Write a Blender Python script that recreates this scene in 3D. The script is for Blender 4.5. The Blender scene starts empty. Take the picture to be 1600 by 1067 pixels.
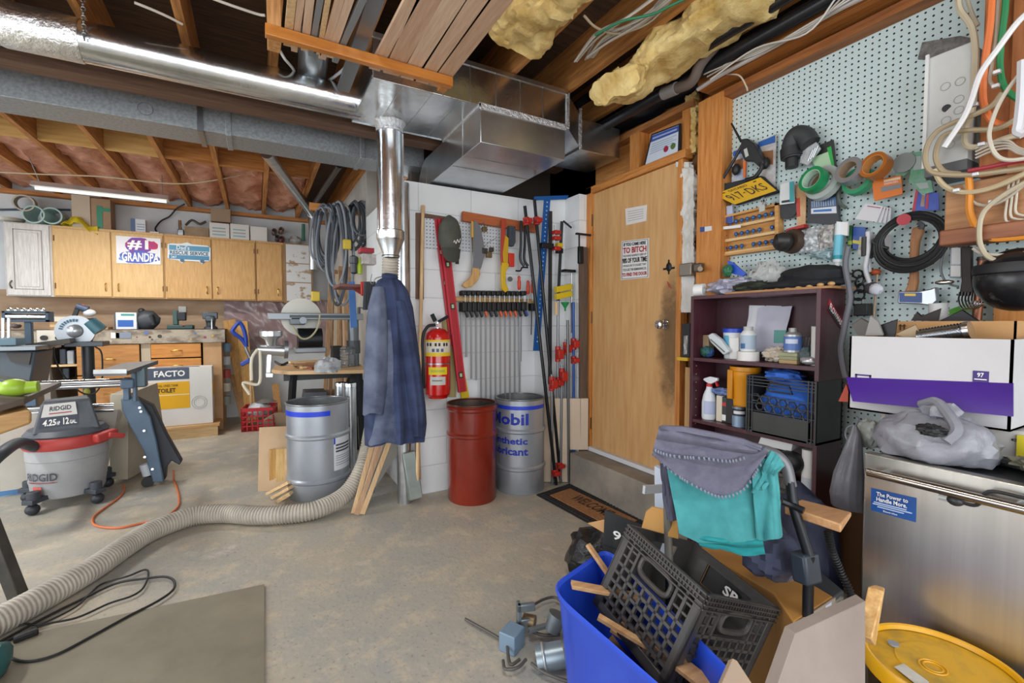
import bpy,bmesh,math,random
from mathutils import Vector,Matrix,noise
V=Vector
PI=math.pi
sc=bpy.context.scene
COL=sc.collection
rnd=random.Random(7)

# ---------------------------------------------------------------- camera
F_PX,YAW,PITCH,EYE=715.0,math.radians(29.2),math.radians(2.28),1.25
cam=bpy.data.cameras.new('camera')
cam.sensor_width=36.0
cam.lens=F_PX /1600*36.0
cam.clip_start=0.02
camo=bpy.data.objects.new('camera',cam)
COL.objects.link(camo)
camo.location=(0,0,EYE)
camo.rotation_euler=(PI /2 - PITCH,0,-YAW)
sc.camera=camo

# ---------------------------------------------------------------- view + world + lamps
sc.view_settings.view_transform='Standard'
sc.view_settings.look='None'
sc.view_settings.gamma=1.0
sc.view_settings.use_curve_mapping=False
sc.view_settings.exposure=0.22
w=bpy.data.worlds.new('daylight')
sc.world=w
w.use_nodes=True
bg=w.node_tree.nodes['Background']
bg.inputs[0].default_value=(0.90,0.95,1.0,1)
bg.inputs[1].default_value=1.4

def area(name,loc,size,power,col=(1,1,1),rot=(0,0,0)):
    l=bpy.data.lights.new(name,'AREA')
    l.shape='RECTANGLE'
    l.size,l.size_y=size
    l.energy=power
    l.color=col
    o=bpy.data.objects.new(name,l)
    COL.objects.link(o)
    o.location=loc
    o.rotation_euler=rot
    return o
area('shop_tube_light_rear',(-1.3,5.6,2.38),(1.1,0.12),30,(1,1,.97))
area('added_fill_left',(-2.4,3.4,2.4),(0.2,1.2),45,(1,1,.97))  # added fill light out of view on the left, not a known fixture
area('added_fill_front',(0.4,0.9,2.6),(0.2,1.2),20,(1,1,.97))  # added fill light overhead out of view, no fixture known there
area('garage_door_daylight',(-0.6,-2.6,1.5),(5.0,2.4),95,(.93,.97,1.0),(PI /2,0,0))
area('added_left_daylight',(-4.6,2.0,1.3),(3.4,2.2),60,(.95,.98,1.0),(PI /2,0,-PI /2))  # added soft daylight from the open left side; no side door is known

# ---------------------------------------------------------------- pixel -> place (the photo's own perspective, used to measure positions)
_f=V((math.sin(YAW)*math.cos(PITCH),math.cos(YAW)*math.cos(PITCH),-math.sin(PITCH)))
_r=V((math.cos(YAW),-math.sin(YAW),0))
_u=V((math.sin(YAW)*math.sin(PITCH),math.cos(YAW)*math.sin(PITCH),math.cos(PITCH)))
def ray(u,v): return _f +_r *((u - 800)/F_PX) - _u *((v - 533.5)/F_PX)
def at(u,v,axis,val):
    d=ray(u,v)
    t=(val - (EYE if axis == 2 else 0))/d[axis]
    return V((0,0,EYE))+d *t
def PX(u,v,x): return at(u,v,0,x)
def PY(u,v,y): return at(u,v,1,y)
def PZ(u,v,z=0): return at(u,v,2,z)

# ---------------------------------------------------------------- materials
def lin(h):
    h=h.lstrip('#')
    c=[int(h[i:i +2],16)/255 for i in (0,2,4)]
    return tuple(x /12.92 if x <= .04045 else ((x +.055)/1.055) ** 2.4 for x in c)+(1,)
_M={}
def M(col,rough=.6,metal=0,col2=None,scale=6,stretch=(1,1,1),bump=0,trans=0,alpha=1,lo=.35,hi=.65,emit=0,detail=6,coat=0):
    key=(col,rough,metal,col2,scale,stretch,bump,trans,alpha,lo,hi,emit,coat)
    if key in _M: return _M[key]
    m=bpy.data.materials.new('mat_'+col.strip('#')+('_metal' if metal else ''))
    m.use_nodes=True
    nt=m.node_tree
    b=nt.nodes['Principled BSDF']
    b.inputs['Base Color'].default_value=lin(col)
    b.inputs['Roughness'].default_value=rough
    b.inputs['Metallic'].default_value=metal
    b.inputs['Transmission Weight'].default_value=trans
    b.inputs['Alpha'].default_value=alpha
    b.inputs['Coat Weight'].default_value=coat
    if emit:
        b.inputs['Emission Color'].default_value=lin(col)
        b.inputs['Emission Strength'].default_value=emit
    if col2 or bump:
        tc=nt.nodes.new('ShaderNodeTexCoord')
        mp=nt.nodes.new('ShaderNodeMapping')
        mp.inputs['Scale'].default_value=stretch
        nz=nt.nodes.new('ShaderNodeTexNoise')
        nz.inputs['Scale'].default_value=scale
        nz.inputs['Detail'].default_value=detail
        nz.inputs['Roughness'].default_value=.6
        nt.links.new(tc.outputs['Object'],mp.inputs[0])
        nt.links.new(mp.outputs[0],nz.inputs['Vector'])
        if col2:
            cr=nt.nodes.new('ShaderNodeValToRGB')
            cr.color_ramp.elements[0].position=lo
            cr.color_ramp.elements[1].position=hi
            cr.color_ramp.elements[0].color=lin(col)
            cr.color_ramp.elements[1].color=lin(col2)
            nt.links.new(nz.outputs['Fac'],cr.inputs[0])
            nt.links.new(cr.outputs[0],b.inputs['Base Color'])
        if bump:
            bp=nt.nodes.new('ShaderNodeBump')
            bp.inputs['Strength'].default_value=min(1,bump)
            bp.inputs['Distance'].default_value=.02
            nt.links.new(nz.outputs['Fac'],bp.inputs['Height'])
            nt.links.new(bp.outputs[0],b.inputs['Normal'])
    _M[key]=m
    return m
def wood(a,b,axis='x',scale=5,rough=.6):
    st={'x': (1,12,12),'y': (12,1,12),'z': (12,12,1)}[axis]
    return M(a,rough,0,b,scale,st,.15)

# ---------------------------------------------------------------- mesh builder
class MB:
    def __init__(s): s.v=[]; s.f=[]
    def add(s,vs,fs):
        n=len(s.v)
        s.v += [V(x) for x in vs]
        s.f += [tuple(i +n for i in f) for f in fs]
        return s
    def hexa(s,p):   # 8 points: bottom 4 then top 4 (same order)
        return s.add(p,[(3,2,1,0),(4,5,6,7),(0,1,5,4),(1,2,6,5),(2,3,7,6),(3,0,4,7)])
    def box(s,x0,x1,y0,y1,z0,z1):
        return s.hexa([(x0,y0,z0),(x1,y0,z0),(x1,y1,z0),(x0,y1,z0),(x0,y0,z1),(x1,y0,z1),(x1,y1,z1),(x0,y1,z1)])
    def beam(s,a,b,w,h,up=(0,0,1)):
        a,b=V(a),V(b); d=(b - a).normalized(); up=V(up)
        x=d.cross(up)
        if x.length < 1e-4: x=d.cross(V((1,0,0)))
        x.normalize(); y=x.cross(d).normalized()
        x=x *w /2; y=y *h /2
        return s.hexa([a - x - y,a +x - y,b +x - y,b - x - y,a - x +y,a +x +y,b +x +y,b - x +y])
    def prism(s,pts,off):
        pts=[V(p) for p in pts]; off=V(off); n=len(pts)
        return s.add(pts +[p +off for p in pts],[tuple(range(n))[::-1],tuple(range(n,2*n))]+[(i,(i +1) % n,n +(i +1) % n,n +i) for i in range(n)])
    def rings(s,rs,cap=True,close=False):
        n=len(rs[0]); base=len(s.v)
        for r in rs: s.v += [V(p) for p in r]
        for k in range(len(rs) - (0 if close else 1)):
            a=base +k *n; b=base +((k +1) % len(rs))*n
            for i in range(n): s.f.append((a +i,a +(i +1) % n,b +(i +1) % n,b +i))
        if cap and not close:
            s.f.append(tuple(base +i for i in range(n))[::-1])
            e=base +(len(rs) - 1)*n
            s.f.append(tuple(e +i for i in range(n)))
        return s
    def ring(s,c,d,r,seg,ry=None,ref=(0,0,1)):
        d=V(d).normalized(); x=d.cross(V(ref))
        if x.length < 1e-3: x=d.cross(V((1,0,0)))
        x.normalize(); y=x.cross(d)
        ry=r if ry is None else ry
        return [V(c)+x *(r *math.cos(2*PI *i /seg))+y *(ry *math.sin(2*PI *i /seg)) for i in range(seg)]
    def cyl(s,a,b,r,r2=None,seg=16,cap=True):
        a,b=V(a),V(b); d=b - a
        return s.rings([s.ring(a,d,r,seg),s.ring(b,d,r if r2 is None else r2,seg)],cap)
    def tube(s,pts,r,seg=8,smooth=0,radii=None,cap=True):
        pts=[V(p) for p in pts]
        if smooth: pts=spline(pts,smooth)
        n=len(pts); rs=[]; prev=None
        for i,p in enumerate(pts):
            d=(pts[min(i +1,n - 1)] - pts[max(i - 1,0)]).normalized()
            if prev is None:
                x=d.cross(V((0,0,1)))
                if x.length < 1e-3: x=d.cross(V((1,0,0)))
            else:
                x=prev - d *prev.dot(d)
            x.normalize(); prev=x; y=x.cross(d)
            rr=radii(i /(n - 1)) if radii else r
            rs.append([p +(x *math.cos(2*PI *k /seg)+y *math.sin(2*PI *k /seg))*rr for k in range(seg)])
        return s.rings(rs,cap)
    def lathe(s,prof,c=(0,0,0),seg=32,axis=(0,0,1),cap=True):   # prof: (radius, height)
        c=V(c); ax=V(axis).normalized()
        return s.rings([s.ring(c +ax *h,ax,max(r,1e-4),seg) for r,h in prof],cap)
    def torus(s,c,R,r,axis=(0,0,1),seg=32,sub=8,a0=0,a1=2*PI):
        ax=V(axis).normalized(); x=ax.cross(V((0,0,1)))
        if x.length < 1e-3: x=V((1,0,0))
        x.normalize(); y=ax.cross(x); c=V(c)
        full=abs(a1 - a0 - 2*PI) < 1e-3; rs=[]
        for i in range(seg +(0 if full else 1)):
            a=a0 +(a1 - a0)*i /seg; o=x *math.cos(a)+y *math.sin(a)
            rs.append([c +o *(R +r *math.cos(2*PI *k /sub))+ax *(r *math.sin(2*PI *k /sub)) for k in range(sub)])
        return s.rings(rs,not full,full)
    def blob(s,c,r,seg=20,rng=14,amp=0,freq=3,flat=None,seed=0):   # lumpy ellipsoid
        c=V(c); r=V(r) if hasattr(r,'__len__') else V((r,r,r)); rs=[]
        for j in range(rng +1):
            th=PI *j /rng; row=[]
            for i in range(seg):
                a=2*PI *i /seg
                d=V((math.sin(th)*math.cos(a),math.sin(th)*math.sin(a),-math.cos(th)))
                k=1+amp *noise.noise(d *freq +V((seed,seed *.7,0)))
                p=V((d.x *r.x,d.y *r.y,d.z *r.z))*k
                if flat is not None: p.z=max(p.z,flat)
                row.append(c +p)
            rs.append(row)
        return s.rings(rs,True)
    def sheet(s,fn,nu,nv,th=0.0):   # fn(u,v) in 0..1
        g=[[V(fn(i /nu,j /nv)) for i in range(nu +1)] for j in range(nv +1)]
        fl=[p for r in g for p in r]; W=nu +1
        fs=[(j *W +i,j *W +i +1,(j +1)*W +i +1,(j +1)*W +i) for j in range(nv) for i in range(nu)]
        if not th: return s.add(fl,fs)
        nrm=[]
        for j in range(nv +1):
            for i in range(nu +1):
                du=g[j][min(i +1,nu)] - g[j][max(i - 1,0)]; dv=g[min(j +1,nv)][i] - g[max(j - 1,0)][i]
                n=du.cross(dv); n.normalize(); nrm.append(n)
        N=len(fl); bk=[p - n *th for p,n in zip(fl,nrm)]
        ed=[j *W for j in range(nv)]
        fs2=fs +[tuple(N +k for k in f)[::-1] for f in fs]
        bd=[(i,i +1) for i in range(nu)]+[(j *W +nu,(j +1)*W +nu) for j in range(nv)]+[(nv *W +i +1,nv *W +i) for i in range(nu)][::-1]+[((j +1)*W,j *W) for j in range(nv)]
        fs2 += [(b,a,a +N,b +N) for a,b in bd]
        return s.add(fl +bk,fs2)
    def xf(s,m):
        s.v=[m @ p for p in s.v]; return s

def spline(pts,k=6):
    pts=[V(p) for p in pts]; out=[]
    P=[pts[0]*2 - pts[1]]+pts +[pts[-1]*2 - pts[-2]]
    for i in range(1,len(P) - 2):
        a,b,c,d=P[i - 1:i +3]
        for j in range(k):
            t=j /k
            out.append(.5*((2*b)+(c - a)*t +(2*a - 5*b +4*c - d)*t *t +(3*b - a - 3*c +d)*t ** 3))
    out.append(pts[-1]); return out

def mk(name,mb,mat,parent=None,bev=0,smooth=True,mod=None):
    me=bpy.data.meshes.new(name)
    me.from_pydata([tuple(p) for p in mb.v],[],mb.f)
    bm=bmesh.new(); bm.from_mesh(me)
    bmesh.ops.recalc_face_normals(bm,faces=bm.faces)
    bm.to_mesh(me); bm.free()
    if smooth:
        me.shade_smooth(); me.set_sharp_from_angle(angle=math.radians(38))
    me.materials.append(mat)
    o=bpy.data.objects.new(name,me); COL.objects.link(o)
    if parent is not None: o.parent=parent
    if bev:
        b=o.modifiers.new('bevel','BEVEL'); b.width=bev; b.segments=2; b.limit_method='ANGLE'; b.angle_limit=math.radians(40)
    return o
ROOTS=[]
class T:   # a thing: an Empty that parents its parts, all drawn in world coordinates; the Empty is moved to the base at the end
    def __init__(s,name,label,cat,group=None):
        o=bpy.data.objects.new(name,None); COL.objects.link(o); o.empty_display_size=.05
        o['label']=label; o['category']=cat
        if group: o['group']=group
        s.o=o; ROOTS.append(o)
    def p(s,name,mb,mat,parent=None,bev=0,smooth=True,label=None):
        x=mk(name,mb,mat,parent or s.o,bev,smooth)
        if label: x['label']=label
        return x
def S(name,mb,mat,label,cat,group=None,bev=0,smooth=True,kind=None):   # a thing that is one mesh
    c=V((sum(p.x for p in mb.v)/len(mb.v),sum(p.y for p in mb.v)/len(mb.v),min(p.z for p in mb.v)))
    mb.v=[p - c for p in mb.v]
    o=mk(name,mb,mat,None,bev,smooth); o.location=c
    o['label']=label; o['category']=cat
    if group: o['group']=group
    if kind: o['kind']=kind
    return o
def K(name,mb,mat,bev=0,parent=None,smooth=True):   # the setting
    o=mk(name,mb,mat,parent,bev,smooth)
    if parent is None: o['kind']='structure'
    return o
def copy_tree(o,loc=None,label=None,group=None):
    c=o.copy(); COL.objects.link(c)
    if loc is not None: c.location=loc
    if label: c['label']=label
    if group: c['group']=group
    for ch in o.children:
        k=ch.copy(); COL.objects.link(k); k.parent=c
        for g in ch.children:
            d=g.copy(); COL.objects.link(d); d.parent=k
    return c
def recentre():
    bpy.context.view_layer.update()
    for r in ROOTS:
        if r.location.length > 1e-6 or r.get('fixed'): continue
        pts=[]
        def walk(o):
            if o.type == 'MESH': pts.extend(v.co for v in o.data.vertices)
            for c in o.children: walk(c)
        walk(r)
        if not pts: continue
        lo=V([min(p[i] for p in pts) for i in range(3)]); hi=V([max(p[i] for p in pts) for i in range(3)])
        c=V(((lo.x +hi.x)/2,(lo.y +hi.y)/2,lo.z))
        r.location=c
        for ch in r.children: ch.location=-c

# lettering: the built-in font, fitted to a w x h rectangle. o = lower left corner, ex, ey = directions; wrap(x,y) may bend it
_font_cache={}
def text_mb(txt,o,ex,ey,w,h,lift=.0012,bold=0,fn=None):
    key=(txt,bold)
    if key not in _font_cache:
        cu=bpy.data.curves.new('t','FONT'); cu.body=txt; cu.align_x='LEFT'; cu.resolution_u=2; cu.offset=bold; cu.fill_mode='FRONT'
        ob=bpy.data.objects.new('t',cu)
        me=bpy.data.meshes.new_from_object(ob)
        _font_cache[key]=([v.co.copy() for v in me.vertices],[tuple(p.vertices) for p in me.polygons])
        bpy.data.objects.remove(ob); bpy.data.meshes.remove(me); bpy.data.curves.remove(cu)
    vs,fs=_font_cache[key]
    x0=min(v.x for v in vs); x1=max(v.x for v in vs); y0=min(v.y for v in vs); y1=max(v.y for v in vs)
    mb=MB(); out=[]
    ex=V(ex).normalized(); ey=V(ey).normalized(); n=ex.cross(ey).normalized()
    for v in vs:
        a=(v.x - x0)/(x1 - x0)*w; b=(v.y - y0)/max(1e-6,y1 - y0)*h
        out.append(V(fn(a,b)) if fn else V(o)+ex *a +ey *b +n *lift)
    return mb.add(out,fs)
def mkflat(name,mb,mat,parent):   # lettering keeps its own face direction
    me=bpy.data.meshes.new(name); me.from_pydata([tuple(p) for p in mb.v],[],mb.f); me.materials.append(mat)
    o=bpy.data.objects.new(name,me); COL.objects.link(o); o.parent=parent; return o
def quad(s,t,u,v): return u *(1 - t)+v *t
def bil(q,a,b):   # q = tl, tr, br, bl ; a right, b down
    return (q[0]*(1 - a)+q[1]*a)*(1 - b)+(q[3]*(1 - a)+q[2]*a)*b
def slab(q,n,th): return MB().prism(q,V(n)*th)   # q corners, from the front face inward
def patch(q,n,a0,a1,b0,b1,lift=.001):   # a thin printed panel on the face of q
    pts=[bil(q,a0,b0),bil(q,a1,b0),bil(q,a1,b1),bil(q,a0,b1)]
    n=V(n); return MB().prism([p - n *lift for p in pts],n *(lift *.8))
def txtq(parent,q,n,txt,mat,a0,a1,b0,b1,lift=.002,bold=0.01,name='lettering'):   # lettering on the face of q between fractions
    n=V(n)
    def fn(a,b): return bil(q,a0 +(a1 - a0)*a,b1 +(b0 - b1)*b) - n *lift
    return mkflat(name,text_mb(txt,V(),(1,0,0),(0,1,0),1,1,fn=fn,bold=bold),mat,parent)
# ================================================================= special materials
def nodes_mat(name,rough):
    m=bpy.data.materials.new(name); m.use_nodes=True
    b=m.node_tree.nodes['Principled BSDF']; b.inputs['Roughness'].default_value=rough
    return m,m.node_tree,b
def N(nt,kind,**kw):
    n=nt.nodes.new(kind)
    for k,v in kw.items():
        if k.startswith('_'): setattr(n,k[1:],v)
        else: n.inputs[k].default_value=v
    return n
def block_mat(plane):
    m,nt,b=nodes_mat('painted_block_'+plane,.55)
    tc=N(nt,'ShaderNodeTexCoord'); sx=N(nt,'ShaderNodeSeparateXYZ'); cb=N(nt,'ShaderNodeCombineXYZ')
    nt.links.new(tc.outputs['Object'],sx.inputs[0])
    nt.links.new(sx.outputs['X' if plane == 'x' else 'Y'],cb.inputs[0]); nt.links.new(sx.outputs['Z'],cb.inputs[1])
    br=N(nt,'ShaderNodeTexBrick'); br.inputs['Scale'].default_value=1
    br.inputs['Brick Width'].default_value=.41; br.inputs['Row Height'].default_value=.205
    br.inputs['Mortar Size'].default_value=.0035; br.inputs['Mortar Smooth'].default_value=.2
    br.inputs['Color1'].default_value=lin('e4e6e7'); br.inputs['Color2'].default_value=lin('ebedee'); br.inputs['Mortar'].default_value=lin('cdd2d6')
    nt.links.new(cb.outputs[0],br.inputs[0])
    nz=N(nt,'ShaderNodeTexNoise',Scale=3.0,Detail=8.0)
    nt.links.new(tc.outputs['Object'],nz.inputs[0])
    mx=N(nt,'ShaderNodeMix',_data_type='RGBA',_blend_type='MULTIPLY'); mx.inputs[0].default_value=.5
    cr=N(nt,'ShaderNodeValToRGB'); cr.color_ramp.elements[0].position=.3; cr.color_ramp.elements[0].color=(.84,.85,.86,1); cr.color_ramp.elements[1].position=.6
    nt.links.new(nz.outputs[0],cr.inputs[0]); nt.links.new(br.outputs['Color'],mx.inputs[6]); nt.links.new(cr.outputs[0],mx.inputs[7])
    nt.links.new(mx.outputs[2],b.inputs['Base Color'])
    bp=N(nt,'ShaderNodeBump',Strength=.5,Distance=.01); bp.invert=True
    nt.links.new(br.outputs['Fac'],bp.inputs['Height']); nt.links.new(bp.outputs[0],b.inputs['Normal'])
    return m
def floor_mat():
    m,nt,b=nodes_mat('worn_painted_concrete',.55)
    tc=N(nt,'ShaderNodeTexCoord')
    def nz(s,d=8,r=.6,st=(1,1,1)):
        n=N(nt,'ShaderNodeTexNoise',Scale=s,Detail=d,Roughness=r); mp=N(nt,'ShaderNodeMapping'); mp.inputs['Scale'].default_value=st
        nt.links.new(tc.outputs['Object'],mp.inputs[0]); nt.links.new(mp.outputs[0],n.inputs[0]); return n
    def ramp(n,a,c,ca,cc):
        cr=N(nt,'ShaderNodeValToRGB'); e=cr.color_ramp.elements; e[0].position=a; e[1].position=c; e[0].color=ca; e[1].color=cc
        nt.links.new(n.outputs[0],cr.inputs[0]); return cr
    base=ramp(nz(1.1,10,.68),.36,.62,lin('9d9d98'),lin('b3a996'))
    tan=ramp(nz(5,12,.75,(1,1,1)),.50,.60,(0,0,0,1),(1,1,1,1))
    m1=N(nt,'ShaderNodeMix',_data_type='RGBA'); m1.inputs[7].default_value=lin('c6b8a0')
    sc1=N(nt,'ShaderNodeMath',_operation='MULTIPLY'); sc1.inputs[1].default_value=.65
    nt.links.new(tan.outputs[0],sc1.inputs[0]); nt.links.new(sc1.outputs[0],m1.inputs[0]); nt.links.new(base.outputs[0],m1.inputs[6])
    pale=ramp(nz(2.3,10,.72),.60,.68,(0,0,0,1),(1,1,1,1))
    m2=N(nt,'ShaderNodeMix',_data_type='RGBA'); m2.inputs[7].default_value=lin('cfc5b6')
    sc2=N(nt,'ShaderNodeMath',_operation='MULTIPLY'); sc2.inputs[1].default_value=.8
    nt.links.new(pale.outputs[0],sc2.inputs[0]); nt.links.new(sc2.outputs[0],m2.inputs[0]); nt.links.new(m1.outputs[2],m2.inputs[6])
    speck=ramp(nz(60,3,.5),.30,.40,(.62,.58,.52,1),(1,1,1,1))
    m3=N(nt,'ShaderNodeMix',_data_type='RGBA',_blend_type='MULTIPLY'); m3.inputs[0].default_value=.7
    nt.links.new(m2.outputs[2],m3.inputs[6]); nt.links.new(speck.outputs[0],m3.inputs[7])
    nt.links.new(m3.outputs[2],b.inputs['Base Color'])
    bp=N(nt,'ShaderNodeBump',Strength=.25,Distance=.01); n=nz(35,6)
    nt.links.new(n.outputs[0],bp.inputs['Height']); nt.links.new(bp.outputs[0],b.inputs['Normal'])
    return m
def pegboard_mat(cola,plane='y',holes='1d2322'):
    m,nt,b=nodes_mat('pegboard_'+cola,.4)
    tc=N(nt,'ShaderNodeTexCoord'); sx=N(nt,'ShaderNodeSeparateXYZ'); nt.links.new(tc.outputs['Object'],sx.inputs[0])
    outs=[]
    for ax in ((1 if plane == 'y' else 0),2):
        d=N(nt,'ShaderNodeMath',_operation='DIVIDE'); d.inputs[1].default_value=.0254; nt.links.new(sx.outputs[ax],d.inputs[0])
        fr=N(nt,'ShaderNodeMath',_operation='FRACT'); nt.links.new(d.outputs[0],fr.inputs[0])
        sb=N(nt,'ShaderNodeMath',_operation='SUBTRACT'); sb.inputs[1].default_value=.5; nt.links.new(fr.outputs[0],sb.inputs[0])
        pw=N(nt,'ShaderNodeMath',_operation='POWER'); pw.inputs[1].default_value=2; nt.links.new(sb.outputs[0],pw.inputs[0]); outs.append(pw)
    ad=N(nt,'ShaderNodeMath',_operation='ADD'); nt.links.new(outs[0].outputs[0],ad.inputs[0]); nt.links.new(outs[1].outputs[0],ad.inputs[1])
    lt=N(nt,'ShaderNodeMath',_operation='LESS_THAN'); lt.inputs[1].default_value=.026; nt.links.new(ad.outputs[0],lt.inputs[0])
    mx=N(nt,'ShaderNodeMix',_data_type='RGBA'); mx.inputs[6].default_value=lin(cola); mx.inputs[7].default_value=lin(holes)
    nt.links.new(lt.outputs[0],mx.inputs[0]); nt.links.new(mx.outputs[2],b.inputs['Base Color'])
    bp=N(nt,'ShaderNodeBump',Strength=.6,Distance=.004); bp.invert=True
    nt.links.new(lt.outputs[0],bp.inputs['Height']); nt.links.new(bp.outputs[0],b.inputs['Normal'])
    return m
def door_mat():   # plain veneer with hand grime beside the knob edge
    m,nt,b=nodes_mat('grimy_veneer',.45)
    tc=N(nt,'ShaderNodeTexCoord'); mp=N(nt,'ShaderNodeMapping'); mp.inputs['Scale'].default_value=(9,9,.9)
    n=N(nt,'ShaderNodeTexNoise',Scale=4.0,Detail=6.0); nt.links.new(tc.outputs['Object'],mp.inputs[0]); nt.links.new(mp.outputs[0],n.inputs[0])
    cr=N(nt,'ShaderNodeValToRGB'); e=cr.color_ramp.elements; e[0].position=.3; e[1].position=.7; e[0].color=lin('c3935c'); e[1].color=lin('d3a873')
    nt.links.new(n.outputs[0],cr.inputs[0])
    sx=N(nt,'ShaderNodeSeparateXYZ'); nt.links.new(tc.outputs['Object'],sx.inputs[0])
    def bell(out,c,wd):
        a=N(nt,'ShaderNodeMath',_operation='SUBTRACT'); a.inputs[1].default_value=c; nt.links.new(out,a.inputs[0])
        d=N(nt,'ShaderNodeMath',_operation='DIVIDE'); d.inputs[1].default_value=wd; nt.links.new(a.outputs[0],d.inputs[0])
        p=N(nt,'ShaderNodeMath',_operation='POWER'); p.inputs[1].default_value=2; nt.links.new(d.outputs[0],p.inputs[0])
        return p
    a1=bell(sx.outputs[1],2.02,.13); a2=bell(sx.outputs[2],1.12,.42)
    s=N(nt,'ShaderNodeMath',_operation='ADD'); nt.links.new(a1.outputs[0],s.inputs[0]); nt.links.new(a2.outputs[0],s.inputs[1])
    n2=N(nt,'ShaderNodeTexNoise',Scale=7.0,Detail=10.0,Roughness=.75); nt.links.new(tc.outputs['Object'],n2.inputs[0])
    k=N(nt,'ShaderNodeMath',_operation='MULTIPLY_ADD'); k.inputs[1].default_value=-2.6; k.inputs[2].default_value=2.55; nt.links.new(n2.outputs[0],k.inputs[0])
    lt=N(nt,'ShaderNodeMath',_operation='SUBTRACT'); nt.links.new(k.outputs[0],lt.inputs[0]); nt.links.new(s.outputs[0],lt.inputs[1]); lt.use_clamp=True
    q=N(nt,'ShaderNodeMath',_operation='MULTIPLY'); q.inputs[1].default_value=.75; nt.links.new(lt.outputs[0],q.inputs[0])
    mx=N(nt,'ShaderNodeMix',_data_type='RGBA'); mx.inputs[7].default_value=lin('4a3520'); nt.links.new(q.outputs[0],mx.inputs[0]); nt.links.new(cr.outputs[0],mx.inputs[6])
    nt.links.new(mx.outputs[2],b.inputs['Base Color'])
    return m
GALV=M('b9bfc4',.28,1,'d2d6d8',14,(1,1,1),.05)
SHINY=M('ccd1d6',.2,1,'e0e3e5',6,(1,1,1),.16)
GREYGALV=M('989da1',.5,.75,'aeb4b8',60,(1,1,1),.03,detail=2)
STEEL=M('9fa4a8',.35,1)
CHROME=M('dcdee0',.12,1)
BLACK=M('1d1e20',.5)
BLACKM=M('26282b',.35,.6)
RED=M('b3261c',.35)
WHITE=M('e6e6e4',.5)
ORANGEW=wood('a9672f','c98446','z')
STUDX=wood('a8682f','ca8a4a','x'); STUDY=wood('8f5a30','b57a44','y'); STUDZ=wood('b5702f','d08e4b','z')
PINE=wood('c9a274','e0c195','z'); PINEX=wood('cda777','e3c596','x')
CARD=M('b98d5c',.85,0,'c79b69',3)
INKBLACK=M('1a1a1c',.6); INKWHITE=M('f0f0ee',.6); INKBLUE=M('1b2f9e',.5)
EX,EY,EZ=V((1,0,0)),V((0,1,0)),V((0,0,1))

# ================================================================= the setting
K('floor',MB().box(-5.2,2.6,-3.2,7.3,-.1,0),floor_mat())
K('wall_back',MB().box(-5.2,1.1,7.1,7.25,0,2.98),M('dde1e3',.6,0,'c8cdd0',2))
BLKX,BLKY=block_mat('x'),block_mat('y')
K('wall_block',MB().prism([(.93,3.2,0),(2.0,3.2,0),(2.0,3.06,0),(2.2,3.06,0),(2.2,2.87,0),(2.42,2.87,0),(2.42,3.27,0),(.93,3.27,0)],(0,0,2.25)),BLKX)
K('wall_side',MB().box(.93,1.1,3.272,4.5,0,2.25),BLKY)
K('wall_dark_backing',MB().box(1.1,2.5,3.6,3.7,0,2.98).box(2.42,2.5,2.87,3.6,0,2.98),M('4a4038',.9))  # backing added to close a bright gap; dark colour stands in for unlit space
K('wall_inner',MB().box(.94,1.1,4.5,7.1,0,2.98),M('b9b5ae',.8,0,'a39f98',4,bump=.3))
K('wall_right',MB().box(2.42,2.5,-3.2,3.6,0,2.98).box(2.36,2.42,-3.2,1.98,0,2.5),M('7a5636',.8))
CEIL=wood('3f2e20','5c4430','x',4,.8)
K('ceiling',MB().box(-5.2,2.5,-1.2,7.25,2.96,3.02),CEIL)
JO=wood('9a6433','c98c4c','y',4,.7)
jx=[-.29+.406*k for k in range(-11,7)]
for x in jx:
    K('ceiling_joist',MB().box(x - .019,x +.019,-1.2,7.1,2.7,2.96),JO,smooth=False)
BM=wood('553c2b','6f5240','x',4,.7)
K('ceiling_beam',MB().box(-5.2,2.2,3.08,3.2,2.49,2.7),BM)
# back wall: plywood splashback below the cabinets, wall plate under the joists
K('trim_splashback',MB().box(-3.2,-.36,7.07,7.1,1.05,1.62),M('a5876a',.75,0,'bda287',2,(1,1,5)))
K('trim_plate',MB().box(-5.2,.93,7.0,7.12,2.66,2.7),STUDX)
BLK=wood('c99a55','e0b877','x',3,.7)
for x0,x1 in zip(jx,jx[1:]):
    if -2.9 < x0 < .5: K('trim_blocking',MB().box(x0 +.02,x1 - .02,5.06,5.10,2.71,2.95),BLK if x0 < -.8 else STUDX,smooth=False)

# insulation between the joists at the far end
PINKB=M('b97f68',.95,0,'d8a58c',9,(1,1,2),1,lo=.3,hi=.7)
batts=0
words=['leftmost in view','second bay from the left','third bay from the left','above the grey and white box','over the white cardboard boxes','sagging low beside the diagonal pipe','nearest the coiled cables']
for i,(x0,x1) in enumerate([p for p in zip(jx,jx[1:]) if -2.35 < p[0] < .45]):
    seed=i *3.1
    def fn(u,v,x0=x0,x1=x1,seed=seed):
        y=5.14+1.9*v; x=x0 +.025+(x1 - x0 - .05)*u
        z=2.80 - .045*math.sin(PI *u)+.06*noise.noise(V((x *7,y *4,seed)))+.03*noise.noise(V((x *22,y *14,seed)))
        return (x,y,z)
    S('insulation_batt',MB().sheet(fn,10,30,-.1),PINKB,'pink fibreglass batt between the rear ceiling joists, '+words[min(i,6)],'insulation','pink batts above the cabinets')

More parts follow.
